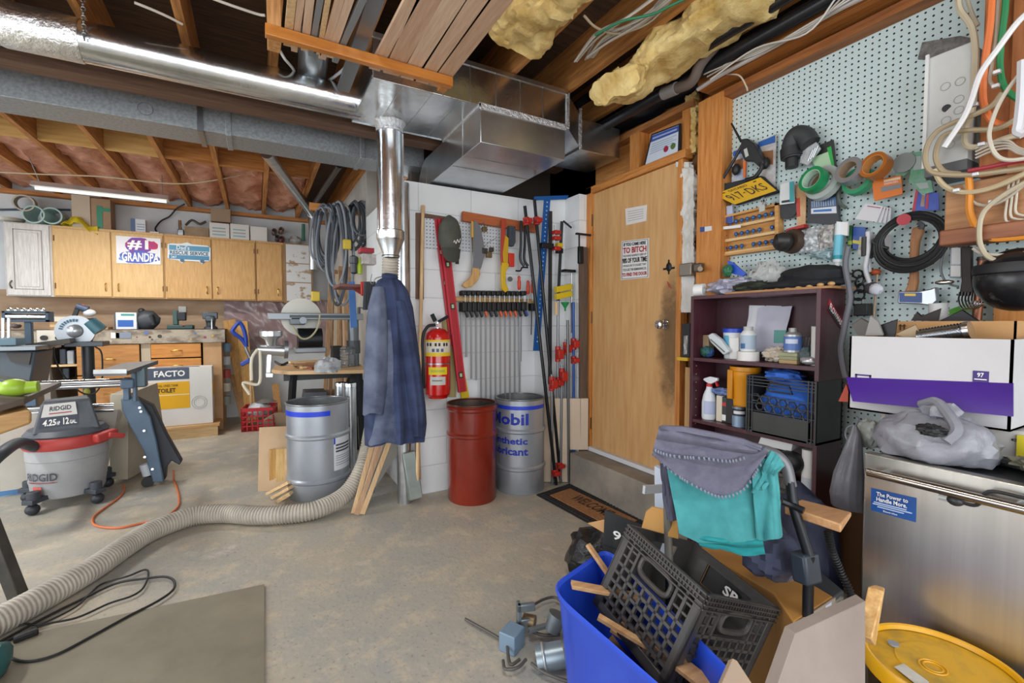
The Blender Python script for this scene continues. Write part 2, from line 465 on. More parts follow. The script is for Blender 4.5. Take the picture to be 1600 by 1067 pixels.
# ================================================================= right wall framing, door, header
HDR=T('door_header_frame','rough timber header framing above the interior door, with plank sheathing behind','door framing')
def W(u,v,x=2.3): return PX(u,v,x)
a,b_=W(900,303),W(1090,240)
HDR.p('sheathing',MB().box(2.385,2.415,1.93,2.9,2.2,2.72),wood('b8773a','d9995a','y',3))
HDR.p('header_board',MB().box(2.30,2.38,1.9,2.72,2.55,2.59),STUDY)
HDR.p('cripple_stud',MB().box(2.29,2.38,2.335,2.42,2.30,2.55),STUDZ)
HDR.p('cripple_stud',MB().box(2.31,2.38,1.935,1.99,2.30,2.55),STUDZ)
HDR.p('sheathing_board',MB().prism([(2.372,2.42,2.3),(2.372,2.75,2.3),(2.372,2.78,2.36),(2.372,2.42,2.47)],(.01,0,0)),wood('c17f40','dea566','y',3))
K('door_casing_1',MB().box(2.27,2.34,2.815,2.875,.27,2.30),STUDZ,.002)
K('door_casing_2',MB().box(2.27,2.34,1.93,2.875,2.25,2.30),wood('b5702f','d08e4b','y',5),.002)
K('door_casing_3',MB().box(2.28,2.34,1.955,1.992,.27,2.25),STUDZ,.002)
DR=K('door_1',MB().box(2.292,2.33,1.995,2.812,.285,2.246),door_mat(),.002)
kb=W(1040,507,2.29)
K('door_knob',MB().lathe([(.032,0),(.032,.008),(.014,.012),(.014,.035),(.024,.042),(.029,.055),(.026,.068),(.012,.074)],kb,24,(-1,0,0)),CHROME,parent=DR)
for z in (.42,1.25,2.0): K('door_hinge',MB().cyl((2.283,2.818,z),(2.283,2.818,z +.09),.007,seg=10),M('5a4a35',.4,.8),parent=DR)
K('trim_threshold',MB().box(2.255,2.33,1.9,2.812,.255,.285),M('d6d8dc',.4))
K('trim_stud_1',MB().box(2.25,2.34,PX(1127,300,2.25).y,PX(1089,300,2.25).y,0,2.52),STUDZ,.002)
K('trim_stud_2',MB().box(2.29,2.36,1.675,PX(1126,300,2.29).y,0,2.5),wood('9a5a26','b87435','z'),.002)
K('trim_top_plate_1',MB().box(2.20,2.36,-1.0,1.79,2.56,2.62),wood('9a5a26','c07c3c','y',3),.002)
K('trim_top_plate_2',MB().box(2.26,2.36,-1.0,1.79,2.49,2.53),wood('7c4622','a3652f','y',3),.002)
PEG=K('wall_pegboard',MB().box(2.335,2.345,-.5,1.675,.55,2.49),pegboard_mat('c6d8d8'))
# plywood wall between bookshelf and door
K('trim_plywood_strip',MB().box(2.30,2.36,1.55,1.93,.27,.98),wood('b0895a','c79f6c','z',3))
# concrete step
K('trim_step',MB().box(2.10,2.42,1.2,2.84,0,.25),M('9a9184',.8,0,'7f7a70',5,(1,1,1),.5),.006)
# black plastic vapour barrier and pipes at the right of the ceiling
def fn(u,v):
    y=-1.1+3.9*u; x=2.36 - .28*v
    return (x,y,2.63+.25*v +.02*noise.noise(V((x *9,y *5,1)))+.01*noise.noise(V((x *30,y *18,1))))
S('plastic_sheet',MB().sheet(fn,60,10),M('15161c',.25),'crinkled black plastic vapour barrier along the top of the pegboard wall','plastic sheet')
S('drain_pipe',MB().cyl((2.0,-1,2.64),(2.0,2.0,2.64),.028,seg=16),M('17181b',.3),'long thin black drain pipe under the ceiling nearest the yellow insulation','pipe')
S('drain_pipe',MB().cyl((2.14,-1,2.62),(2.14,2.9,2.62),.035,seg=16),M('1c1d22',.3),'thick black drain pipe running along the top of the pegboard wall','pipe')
e0,e1,e2=PZ(1052,140,2.57),PZ(1080,128,2.56),PZ(1096,98,2.62)
el=T('pipe_elbow','dusty grey plastic drain elbow under the ceiling above the door','pipe fitting')
el.p('bend',MB().tube([e0,e1,e2,e2 +V((0,-.12,.06))],.028,12,8),M('6b5f58',.5))
el.p('collar',MB().cyl(e0 +(e0 - e1)*.6,e0 +(e1 - e0)*.2,.034,seg=16),M('8d8a88',.4))

# ================================================================= ducts
rd=T('round_duct','long shiny round metal duct running under the joists into the trunk duct','duct')
rd.p('pipe',MB().cyl((-5.1,2.85,2.545),(.56,2.85,2.545),.089,seg=40,cap=False),SHINY)
rd.p('foil_sleeve',MB().lathe([(.091,0),(.094,.01),(.094,.26),(.091,.27)],(-.94,2.85,2.545),40,(1,0,0),cap=False),M('e4e6e6',.3,1,'f0f0f0',30,bump=.5))
for x in (-1.3,-3.0): rd.p('joint_band',MB().lathe([(.0895,0),(.093,.005),(.093,.03),(.0895,.035)],(x,2.85,2.545),40,(1,0,0),cap=False),GALV)
def chain(name,a,b,label,cat,n):
    a,b=V(a),V(b); mb=MB(); d=(b - a)/n
    for i in range(n):
        c=a +d *(i +.5); s_=EX if i % 2 else EY
        mb.torus(c,d.length *.42,.0022,s_ if abs(d.normalized().dot(s_)) < .8 else EZ,12,5)
    return S(name,mb,M('8c8f92',.4,.9),label,cat)
chain('hanger_chain',(-.64,2.74,2.76),(-.64,2.74,2.50),'small link chain holding up the shiny round duct','chain',14)
gd=T('rectangular_duct','dull grey rectangular duct running across below the beam, behind the shiny round duct','duct')
gd.p('casing',MB().box(-5.1,1.16,3.47,3.74,2.45,2.6),GREYGALV,bev=.003)
for u in (357,566):
    x=PY(u,200,3.47).x
    gd.p('drive_cleat',MB().box(x - .016,x +.016,3.462,3.748,2.442,2.606),GREYGALV,bev=.002)
x=PY(313,200,3.47).x
gd.p('hanger_strap',MB().box(x - .015,x +.015,3.458,3.462,2.44,2.7).box(x - .015,x +.015,3.458,3.75,2.438,2.442),STEEL)
kx=PY(227,170,3.466)
gd.p('knockout_ring',MB().torus(kx,.036,.0012,EY,32,5),M('6c7074',.5,.6))
# trunk
td=T('trunk_duct','large shiny rectangular trunk duct with a branch box elbowing down over the block wall','duct')
tz0,tz1=2.47,2.69
td.p('trunk',MB().box(.53,1.72,2.37,2.93,tz0,tz1),SHINY,bev=.003)
td.p('seams',MB().box(.526,.53,2.37,2.934,tz0 - .004,tz0 +.014).box(.53,1.72,2.362,2.37,tz1 - .02,tz1 +.004).box(.526,1.1,2.93,2.936,tz0 - .004,tz0 +.012),GALV)
for k,x in enumerate((.68,.84,1.0)):
    td.p('panel_crease',MB().box(x - .0025,x +.0025,2.372,2.928,tz0 - .0025,tz0 +.001),GALV)
for k,x in enumerate((.9,1.06,1.22,1.38,1.54)):
    td.p('panel_crease',MB().box(x - .0025,x +.0025,2.3665,2.371,tz0,tz1),GALV)
td.p('offset_transition',MB().hexa([(1.72,2.372,2.475),(1.915,2.50,2.43),(1.915,2.90,2.43),(1.72,2.93,2.475),(1.72,2.372,2.69),(1.915,2.50,2.64),(1.915,2.90,2.64),(1.72,2.93,2.69)]),GALV)
td.p('end_section',MB().box(1.915,2.27,2.50,2.86,2.415,2.62),GALV,bev=.003)
for X_,Y_ in ((1.71,2.362),(1.905,2.49)): td.p('seal_tape',MB().box(X_,X_ +.022,Y_,Y_ +.009,Y_ +.1 if Y_ < 2.4 else 2.42,2.68),M('c9ccd0',.35,1,'e8e8e8',60,bump=.6))
bz0,bz1=2.265,2.47
bx=td.p('branch_box',MB().box(1.12,1.70,2.365,3.30,bz0,bz1),M('b9bec3',.3,1,'ccd0d3',5,bump=.08),bev=.003)
td.p('tape_joint',MB().box(1.112,1.706,2.358,2.366,bz1 - .022,bz1 +.012).box(1.112,1.12,2.358,2.95,bz1 - .008,bz1 +.008),M('c9ccd0',.4,1,'f0f0f0',60,bump=.6),bx)
td.p('standing_rib',MB().box(1.117,1.12,2.62,2.63,bz0,bz1).box(1.13,1.69,2.60,2.606,bz0 - .004,bz0).box(1.13,1.69,2.80,2.806,bz0 - .004,bz0),GALV,bx)
prof=[]
for i in range(11):
    a=PI /2*i /10
    prof.append((math.sin(a),math.cos(a)))
# outer curve of elbow going back and down
inner=[(3.30+.02*s_,bz0 - .06*(1 - c_)) for s_,c_ in prof]
outer=[(3.30+.22*s_,bz1 - .30*(1 - c_)) for s_,c_ in prof]
outl=[(1.12,y,z) for y,z in inner +outer[::-1]]
td.p('rear_elbow',MB().prism(outl,(.58,0,0)),M('b9bec3',.3,1,'ccd0d3',5,bump=.08))
# vertical drop pipe with reducer
dp=T('drop_pipe','shiny vertical round pipe dropping from the trunk duct to the grey hose','duct pipe')
dx,dy=.735,2.85
dp.p('collar',MB().lathe([(.098,0),(.088,-.012),(.082,-.03),(.080,-.06)],(dx,dy,2.47),36,cap=False),M('c9ccd0',.3,1,'ececec',60,bump=.8))
dp.p('pipe',MB().lathe([(.078,1.82),(.078,2.45)],(dx,dy,0),40,cap=False),SHINY)
dp.p('crimped_joint',MB().lathe([(.079,1.82),(.084,1.815),(.084,1.77),(.08,1.76)],(dx,dy,0),40,cap=False),SHINY)
dp.p('reducer',MB().lathe([(.08,1.76),(.05,1.68),(.05,1.655)],(dx,dy,0),40,cap=False),GALV)
dp.p('pipe_seam',MB().box(dx +.06,dx +.07,dy - .056,dy - .048,1.82,2.4),GALV)
vp=T('vent_pipe','plain galvanised second pipe standing close behind the shiny drop pipe','duct pipe')
vp.p('pipe',MB().cyl((.885,3.12,0.0),(.885,3.12,2.2),.05,seg=24),GALV)
# big flexible hose across the floor
hp=[(dx,dy,1.66),(dx +.01,2.93,1.45),(.76,3.05,1.1),(.72,3.2,.7),PZ(577,690,.38),PZ(567,730,.24),PZ(540,772,.10),PZ(492,797,.062),PZ(440,804,.06),PZ(400,805,.06),PZ(350,802,.06),PZ(300,807,.06),PZ(240,828,.06),PZ(200,851,.06),PZ(150,885,.06),PZ(80,926,.06),PZ(0,969,.06),PZ(-90,1015,.06),PZ(-200,1060,.06)]
hs=spline([V(p) for p in hp],14)
L=[0]
for a,b in zip(hs,hs[1:]): L.append(L[-1]+(b - a).length)
tot=L[-1]; n=int(tot /.0045); pts=[]; j=0
for i in range(n +1):
    d=tot *i /n
    while j < len(L) - 2 and L[j +1] < d: j += 1
    t_=(d - L[j])/max(1e-9,L[j +1] - L[j]); pts.append(hs[j].lerp(hs[j +1],t_))
fh=T('flexible_hose','thick ribbed grey vacuum hose curving across the floor from the drop pipe','hose')
mb=MB(); R0=.054
def hr(t): return (.048+(R0 - .048)*min(1,t *n *.0045/.5))+.0042*math.sin(t *n *PI /2+.8)
mb.tube(pts,R0,26,0,hr)
fh.p('ribbed_wall',mb,M('a39c90',.55,0,'bcb4a6',8))
fh.p('hose_clamp',MB().torus((dx,dy,1.665),.051,.004,EZ,32,6),STEEL)

# pipes through the ceiling on the left
S('metal_pipe',MB().cyl(PZ(492,60,2.68),PZ(485,150,2.66),.075,seg=28).cyl(PZ(485,150,2.66),(.22,3.6,2.66),.075,seg=28),M('8d9296',.3,.9,'a5abae',8),'dull grey metal pipe above the shiny duct behind the stored boards','pipe')
dpp=T('downspout_pipe','galvanised pipe slanting down from the ceiling then dropping beside the upper cabinets','pipe')
q0,q1=PZ(416,238,2.64),PY(488,335,6.55)
dpp.p('slanting_run',MB().cyl(q0,q1,.05,seg=20),GALV)
dpp.p('elbow',MB().tube([q1 +(q0 - q1).normalized()*.06,q1,q1 +V((0,0,-.09))],.054,16,4),GALV)
dpp.p('drop',MB().cyl(q1 +V((0,0,-.03)),q1.xyz *1+V((0,0,-.72)),.05,seg=20),GALV)
S('black_pipe',MB().cyl(PZ(530,258,2.66),PY(488,322,6.0),.028,seg=14),M('22262a',.35),'thin black pipe slanting beside the galvanised pipe over the cabinets','pipe')
# ================================================================= drums
def drum(name,label,c,r,h,ribs,body,inside,rim,group=None):
    t=T(name,label,'drum',group)
    prof=[(r *.97,0),(r,.012)]
    for z in sorted(ribs):
        prof += [(r,z - .018),(r +.010,z - .007),(r +.010,z +.007),(r,z +.018)]
    prof += [(r,h - .01)]
    out=MB().lathe(prof +[(r - .003,h - .012),(r - .003,.01),(.001,.01)],(c[0],c[1],0),48,cap=False)
    b=t.p('drum_wall',out,body)
    t.p('rolled_rim',MB().torus((c[0],c[1],h - .006),r +.001,.0065,EZ,48,8),rim)
    t.p('inner_liner',MB().lathe([(r - .006,h - .014),(r - .006,.02),(.001,.02)],(c[0],c[1],0),48,cap=False),inside)
    t.c=c; t.r=r
    t.face=math.atan2(-c[1],-c[0])      # direction towards the camera side
    return t
def drum_band(t,name,a0,a1,z0,z1,mat,lift=.0015):   # angles in degrees, left to right seen from the camera
    def fn(u,v):
        a=t.face +math.radians(a0 +(a1 - a0)*u)
        return (t.c[0]+(t.r +lift)*math.cos(a),t.c[1]+(t.r +lift)*math.sin(a),z0 +(z1 - z0)*v)
    return t.p(name,MB().sheet(fn,24,1,.001),mat)
def drum_text(t,txt,a0,a1,z0,z1,mat,lift=.003,bold=.015):
    def fn(a,b):
        g=t.face +math.radians(a0 +(a1 - a0)*a)
        return (t.c[0]+(t.r +lift)*math.cos(g),t.c[1]+(t.r +lift)*math.sin(g),z0 +(z1 - z0)*b)
    return mkflat('lettering',text_mb(txt,V(),EX,EY,1,1,fn=fn,bold=bold),mat,t.o)
SILVERP=M('a4aab3',.33,.55,'b0b6be',5)
DRUMIN=M('6e7376',.5,.7,'8a8d8c',8)
d1=drum('steel_drum','dark red open-top steel drum below the fire extinguisher',(1.335,2.975),.172,.69,[.475,.655],M('842614',.28,0,'742012',4,coat=.3),M('4c4f50',.5,.6,'6b5a4c',9),M('5e4136',.4,.6),None)
drum_band(d1,'blue_paint_run',62,70,.3,.66,M('3b2f7a',.5))
d2=drum('steel_drum','silver drum with blue oil brand lettering, in the corner by the black pipe clamps',(1.735,2.975),.18,.70,[.19,.465],SILVERP,DRUMIN,M('8c9092',.35,.8))
drum_band(d2,'blue_stripe',-88,75,.625,.652,M('2340c4',.4))
drum_text(d2,'Mobil',-84,19,.515,.60,INKBLUE,bold=.03)
drum_text(d2,'Synthetic',-88,17,.36,.425,INKBLUE,bold=.03)
drum_text(d2,'Lubricant',-88,18,.295,.352,INKBLUE,bold=.03)
d3=drum('steel_drum','silver drum with a short blue stripe and paper label, left of the hanging jacket',(.385,3.62),.212,.685,[.135,.45],SILVERP,DRUMIN,M('8c9092',.35,.8))
drum_band(d3,'blue_stripe',-88,22,.60,.635,M('1f3fd0',.4))
lb=drum_band(d3,'paper_label',28,80,.20,.435,M('dcdfe4',.6))
drum_band(d3,'label_mark',28,31,.39,.435,M('2340c4',.5),.003)
for z in (.375,.352,.33): drum_band(d3,'label_print',32,66+z *20,z,z +.012,M('4a4c52',.6),.003)
for z in (.30,.285,.27,.25,.235): drum_band(d3,'label_lines',32,74,z,z +.004,M('8a8d94',.6),.003)

# ================================================================= things on the block wall (plane Y = 3.2)
def B(u,v,y=3.17): return PY(u,v,y)
def board(name,u0,v0,u1,v1,w,th,y0,y1,mat,label,cat,group=None,bev=.001):
    a,b=PY(u0,v0,y0),PY(u1,v1,y1)
    return S(name,MB().beam(a,b,w,th,(0,-1,.01)),mat,label,cat,group,bev)
# rack frame behind the tools
rk=T('tool_board','white pegboard in a brown wooden frame behind the hanging saws','pegboard')
rk.p('side_rail',MB().prism([B(649,333,3.2),B(661,334,3.2),B(661,468,3.2),B(649,467,3.2)],(0,-.02,0)),wood('5e4333','7a5a46','z'))
rk.p('top_rail',MB().prism([B(661,334,3.2),B(700,340,3.2),B(700,345,3.2),B(661,340,3.2)],(0,-.02,0)),wood('5e4333','7a5a46','x'))
q=[B(662,341,3.19),B(786,352,3.19),B(784,397,3.19),B(662,387,3.19)]
rk.p('perforated_panel',MB().prism(q,(0,-.008,0)),pegboard_mat('d4d8dc','x'))
sh=T('peg_rail','orange-brown wooden rail with pegs above the hanging hand saws','rail')
sh.p('rail',MB().beam(PY(722,338,3.15),PY(836,357,3.15),.07,.035,(0,-1,0)),wood('a4532a','b9683a','x'),bev=.002)
for u in (752,775,800,818):
    a=PY(u,346+(u - 722)*.16,3.12); sh.p('peg',MB().cyl(a,a +V((0,-.05,.01)),.003,seg=8),STEEL)
# wooden pole
S('wooden_pole',MB().cyl(PY(652,762,3.02),PY(661,321,3.17),.013,seg=12),PINE,'long round wooden pole leaning against the wall left of the extinguisher','pole')
# levels
def level(pa,pb,w,label,yel=False):
    t=T('spirit_level',label,'spirit level')
    a,b=V(pa),V(pb); d=(b - a)
    t.p('frame',MB().beam(a,b,w,.022,(0,-1,0)),M('a8202a',.4),bev=.002)
    side=d.normalized().cross(V((0,-1,0)))
    for s_ in (-1,1):
        o=side *(s_ *(w /2 - .005))
        t.p('edge_rail',MB().beam(a +o +V((0,-.012,0)),b +o +V((0,-.012,0)),.011,.006,(0,-1,0)),M('c43040',.35))
    for f_ in (.26,.5,.9):
        c=a +d *f_ +V((0,-.0125,0)); e=d.normalized()*.022
        t.p('vial_window',MB().beam(c - e,c +e,w *.5,.006,(0,-1,0)),M('2a2b2c',.4))
        t.p('vial',MB().beam(c - e *.6+V((0,-.004,0)),c +e *.6+V((0,-.004,0)),w *.28,.004,(0,-1,0)),M('b7c99a',.2))
    return t
level(PY(690,342,3.16),PY(722,612,3.12),.062,'wide red spirit level with vial windows, hanging behind the grey cap')
level(PY(681,342,3.185),PY(706,540,3.17),.03,'narrow red spirit level half hidden behind the wide one')
S('yellow_level',MB().beam(PY(715,560,3.185),PY(727,622,3.17),.06,.02,(0,-1,0)),M('d9b61c',.4),'yellow tool tip showing below the red spirit level','spirit level')
# baseball cap hanging on a nail
cp=T('baseball_cap','dark grey-green baseball cap hanging by its back over the red level','cap')
cc=PY(703,368,3.08)
capm=M('4b4c45',.9,0,'57584f',12)
cp.p('crown',MB().blob(cc,(.085,.065,.14),24,16,.06,2),capm)
def fn(u,v):
    a=-PI *.5+PI *u
    return cc +V((-.012+.068*math.sin(a)*(1 - .1*v),-.05 - .03*math.cos(a),-.10 - .1*v *math.cos(a) ** .5 if math.cos(a) > 0 else -.1))
cp.p('peak',MB().sheet(fn,16,6,.004),M('3f4039',.85))
cp.p('strap',MB().box(cc.x +.035,cc.x +.06,3.06,3.07,cc.z - .2,cc.z +.02),M('33342f',.8))
cp.p('stitched_mark',MB().tube([cc +V((a *.05,-.072,-.06+.012*math.sin(a *14)+a *.02)) for a in [k /12 for k in range(13)]],.0022,5,3),INKWHITE)
# hand saw with curved wooden grip
sw=T('pruning_saw','broad curved pruning saw with a wooden grip, hanging blade up','saw')
pts=[(742,344),(750,352),(756,380),(757,400),(752,418),(748,425),(738,421),(741,400),(741,370),(739,350)]
sw.p('blade',MB().prism([B(u,v,3.10) for u,v in pts],(0,.003,0)),M('8a9098',.35,.7))
pts=[(739,418),(749,419),(751,428),(747,438),(738,448),(728,450),(723,446),(726,441),(733,436),(738,429)]
sw.p('grip',MB().prism([B(u,v,3.085) for u,v in pts],(0,.026,0)),wood('b98f58','cfa56c','z'),bev=.004)
fl=T('wood_rasp','slim file with a yellow wooden handle beside the curved saw','file')
fl.p('handle',MB().cyl(B(738,346,3.08),B(738,371,3.08),.009,.011,10),wood('c6983c','d8ad55','z'))
fl.p('rod',MB().cyl(B(738,371,3.08),B(739,404,3.08),.006,.001,8),M('5b4637',.5,.5))
pk=T('padlock_bunch','small bunch of brass and steel padlocks on a wire hook','padlocks')
for k,(u,v,s_) in enumerate([(757,358,.018),(757,392,.02),(764,398,.022),(768,390,.016)]):
    c=B(u,v,3.1); pk.p('lock_body',MB().box(c.x - s_,c.x +s_,c.y - .012,c.y +.012,c.z - s_,c.z +s_),M('7b6a4c',.4,.7) if k % 2 == 0 else M('4c4a47',.4,.7),bev=.003)
    pk.p('shackle',MB().torus(c +V((0,0,s_)),s_ *.7,.003,EY,14,6,0,PI),STEEL)
pk.p('wire',MB().tube([B(752,392,3.12),B(762,380,3.1),B(775,372,3.1)],.002,6,4),STEEL)
# red and yellow bow saw
bs=T('hand_saw','folding saw with red upper and yellow handle hanging from the peg rail','saw')
bs.p('red_arm',MB().prism([B(u,v,3.09) for u,v in [(784,343),(790,341),(790,368),(788,400),(784,418),(783,400)]],(0,.015,0)),M('b3402b',.5),bev=.003)
bs.p('yellow_bar',MB().prism([B(u,v,3.085) for u,v in [(790,367),(795,372),(794,410),(787,410),(786,395)]],(0,.02,0)),M('c99d20',.4),bev=.003)
bs.p('yellow_grip',MB().prism([B(u,v,3.08) for u,v in [(785,410),(793,409),(796,414),(791,424),(790,440),(795,453),(790,457),(785,452),(784,430)]],(0,.03,0)),M('d8b21f',.4),bev=.004)
bs.p('hub',MB().cyl(B(797,436,3.07),B(797,436,3.11),.02,seg=14),M('3b3d3f',.5))
rb=T('wire_brush','grey wire brush with a bright red end beside the yellow saw','brush')
rb.p('bristle_block',MB().prism([B(u,v,3.08) for u,v in [(796,352),(806,354),(806,378),(803,385),(795,383)]],(0,.04,0)),M('3a4048',.8,0,'59626b',40,(8,8,1),.8),bev=.004)
rb.p('red_holder',MB().prism([B(u,v,3.085) for u,v in [(795,395),(804,396),(804,417),(797,416)]],(0,.03,0)),M('d0331f',.4),bev=.003)
bq=T('pry_bar','pair of black flat pry bars hanging at the end of the peg rail','pry bar')
for u in (817,823): bq.p('bar',MB().tube([B(u - 3,345,3.08),B(u - 3,380,3.08),B(u - 4,405,3.08),B(u +2,416,3.07)],.011,8,5),M('2f3236',.4,.5))
sb=T('screw_hook','small black hook clamp below the pry bars','hook')
sb.p('hook',MB().tube([B(806,423,3.1),B(813,423,3.1),B(816,418,3.1),B(825,418,3.1)],.006,8,5),BLACKM)
# screwdrivers
for k,(u,v0,v1) in enumerate([(811,431,453),(825,439,460),(832,441,458)]):
    t=T('screwdriver',['orange-handled screwdriver leftmost of three above the clamp rack','orange-handled screwdriver in the middle of three above the clamp rack','thin orange-handled screwdriver rightmost of three above the clamp rack'][k],'screwdriver','screwdrivers above the clamp rack')
    t.p('handle',MB().lathe([(.006,0),(.013,.01),(.014,.06),(.010,.08),(.012,.1),(.004,.11)],B(u,v1,3.09),12),M('d23f1d',.35))
    t.p('shaft',MB().cyl(B(u,v1,3.09),B(u,v1 +12,3.09),.0035,seg=8),STEEL)
# clamp rack
S('clamp_rack_strip',MB().beam(PY(706,467,3.16),PY(836,471,3.16),.035,.04,(0,-1,0)),wood('a8834f','c5a36c','x'),'narrow wooden strip holding the row of bar clamps','rack',bev=.002)
def clamp(c,blen,handle_mat,label,group):
    t=T('bar_clamp',label,'clamp',group); x,y,z=c
    t.p('bar',MB().box(x - .007,x +.007,y +.01,y +.018,z - blen,z +.06),M('b4b8bc',.35,.6))
    t.p('fixed_jaw',MB().box(x - .017,x +.017,y - .05,y +.022,z +.02,z +.055),BLACK,bev=.006)
    s_=t.p('sliding_jaw',MB().box(x - .019,x +.017,y - .06,y +.022,z - .10,z - .03),BLACK,bev=.006)
    t.p('trigger_grip',MB().prism([(x - .012,y - .055,z - .07),(x - .002,y - .06,z - .06),(x +.03,y - .06,z - .135),(x +.018,y - .055,z - .145)],(0,.022,0)),handle_mat,s_,bev=.003)
    t.p('screw_rod',MB().cyl((x +.004,y - .05,z - .04),(x +.004,y - .05,z +.02),.003,seg=8),STEEL)
    return t
pos=['at the left end beside the red level','second from the left end','third from the left end','fourth from the left end','fifth from the left end','sixth from the left end','left of the first long silver bars','in the middle of the row','just right of the middle of the row','fifth from the right end','fourth from the right end','third from the right end','next to the blue-handled one']
short=[(727,556),(735,558),(742,592),(752,594)]
for k in range(13):
    u=722+7.6*k; c=PY(u,466+.03*k,3.135)
    vb=short[k][1] if k < 4 else (650 if k % 3 else 640)
    bl=c.z - PY(u,vb,3.135).z
    og=k in (4,7,8,9,10)
    clamp((c.x,3.135,c.z),bl,M('d05a2c',.45) if og else BLACK,('orange-triggered' if og else 'black-handled')+(' short' if k < 4 else ' long')+' bar clamp in the wall rack, '+pos[k],'bar clamps in the wall rack')
c=PY(815,466,3.13)
clamp((c.x,3.13,c.z),.5,M('2a3f94',.4),'blue-handled bar clamp at the right end of the wall rack','bar clamps in the wall rack')
bc=T('bar_clamp','small black clamp hanging alone right of the blue-handled one','clamp')
c=B(831,480,3.1); bc.p('bar',MB().cyl(c,B(830,523,3.1),.004,seg=8),BLACKM); bc.p('jaw',MB().box(c.x - .025,c.x +.02,3.06,3.12,c.z - .03,c.z +.03),BLACK,bev=.006)
# blue drywall square
sq=T('drywall_square','blue perforated T-square hanging high in the corner','square')
BLUE=M('1f63b0',.4,.2)
sq.p('head',MB().prism([PY(835,307,3.03),PY(888,305,3.03),PY(888,311,3.03),PY(835,313,3.03)],(0,.006,0)),BLUE)
sq.p('blade',MB().prism([PY(850,312,3.035),PY(860,312,3.035),PY(843,548,3.035),PY(833,548,3.035)],(0,.003,0)),BLUE)
hm=MB()
for k in range(34):
    a=PY(855,316,3.033).lerp(PY(839,540,3.033),k /34.0)
    hm.cyl(a,a +V((0,-.001,0)),.006,seg=8)
sq.p('hole_row',hm,M('b9c6d6',.5))
# two long black pipe clamps leaning in the corner
def pipe_clamp(top,bot,r,heads,mat,label,headmat=RED,group='pipe clamps in the corner'):
    t=T('pipe_clamp',label,'pipe clamp',group); a,b=V(top),V(bot); d=b - a
    t.p('pipe',MB().cyl(a,b,r,seg=12),mat)
    for f_,ln,nm in heads:
        c=a +d *f_; e=d.normalized()*ln
        h_=t.p(nm,MB().cyl(c,c +e,r *2.1,seg=10).beam(c +e *.2+V((-.0,-.03,0)),c +e *.8+V((0,-.03,0)),.05,.04,(0,-1,0)),headmat,bev=.004)
        t.p('screw_handle',MB().cyl(c +V((-.035,-.04,0))+e *.5,c +V((.035,-.04,0))+e *.5,.004,seg=8),STEEL,h_)
    return t
BP=M('1c1f22',.3,.5)
g0=PZ(875,752,.0); g1=PZ(869,756,.0)
pipe_clamp(PY(835,312,3.0),PZ(876,752,.01),.0125,[(.06,.06,'upper_jaw'),(.93,.05,'foot_jaw')],BP,'long black pipe clamp leaning in the corner, right one of the crossing pair')
pipe_clamp(PY(820,322,3.0),PZ(869,757,.01),.0125,[(.04,.06,'upper_jaw'),(.945,.05,'foot_jaw')],BP,'long black pipe clamp leaning in the corner, left one of the crossing pair')
# things hanging and standing between the corner and the door (plane Y about 2.98)
Cn=lambda u,v,y=2.98: PY(u,v,y)
t=T('bar_clamp','tall dark steel bar clamp standing just right of the blue square','clamp')
t.p('bar',MB().beam(Cn(860,330),Cn(859,600),.028,.012,(0,-1,0)),M('3f4246',.4,.7)); t.p('arm',MB().box(Cn(842,384).x,Cn(860,384).x,2.93,2.97,Cn(842,388).z,Cn(842,380).z),BLACKM,bev=.003)
t=T('bar_clamp','dark steel clamp with one yellow band and a crank handle on the corner wall','clamp')
t.p('bar',MB().beam(Cn(878,346),Cn(872,470),.022,.012,(0,-1,0)),M('4a4d50',.4,.7))
t.p('yellow_band',MB().beam(Cn(873.5,380),Cn(873.5,387),.05,.04,(0,-1,0)),M('d9b41d',.4),bev=.003)
t.p('slider',MB().beam(Cn(874,388),Cn(874,396),.05,.04,(0,-1,0)),BLACKM,bev=.004)
t.p('crank_handle',MB().cyl(Cn(880,345,2.95),Cn(893,356,2.92),.008,seg=8),BLACKM)
t=T('red_clamp','small red screw clamp hanging left of the yellow-banded clamp','clamp')
for v in (364,373,389): t.p('jaw',MB().box(Cn(861,v).x,Cn(870,v).x,2.92,2.97,Cn(861,v +3).z,Cn(861,v - 3).z),RED,bev=.004)
t.p('screw',MB().cyl(Cn(866,352,2.945),Cn(866,395,2.945),.004,seg=8),STEEL)
t=T('bench_clamp','black screw clamp with a T-handle on the brown board beside the door','clamp')
t.p('frame',MB().box(Cn(894,365,2.84).x,Cn(916,365,2.84).x,2.78,2.8,Cn(900,367,2.8).z,Cn(900,364,2.8).z),BLACKM); t.p('screw',MB().cyl(Cn(905,366,2.79),Cn(905,410,2.79),.007,seg=8),BLACKM); t.p('jaw',MB().beam(Cn(907,385,2.79),Cn(907,412,2.79),.04,.03,(0,-1,0)),BLACKM,bev=.005)
S('brown_board',MB().beam(PY(911,386,2.84),PZ(908,735,0.0)*0+V((2.235,2.84,.02)),.075,.02,(0,-1,0)),wood('55443a','6b594c','z'),'long dark brown board standing against the door frame','board',bev=.001)
t=T('bar_clamp','clamp with two bright yellow jaw covers near the door frame','clamp')
for dv in (0,11): t.p('jaw_cover',MB().prism([PY(u,v +dv,2.9) for u,v in [(870,448),(894,443),(895,452),(871,457)]],(0,.04,0)),M('d6ba1e',.4),bev=.003)
t.p('bar',MB().cyl(PY(893,425,2.92),PY(893,520,2.92),.007,seg=8),STEEL)
t.p('slide_head',MB().box(PY(878,424,2.92).x,PY(895,424,2.92).x,2.88,2.93,PY(890,426,2.92).z,PY(890,422,2.92).z),BLACKM)
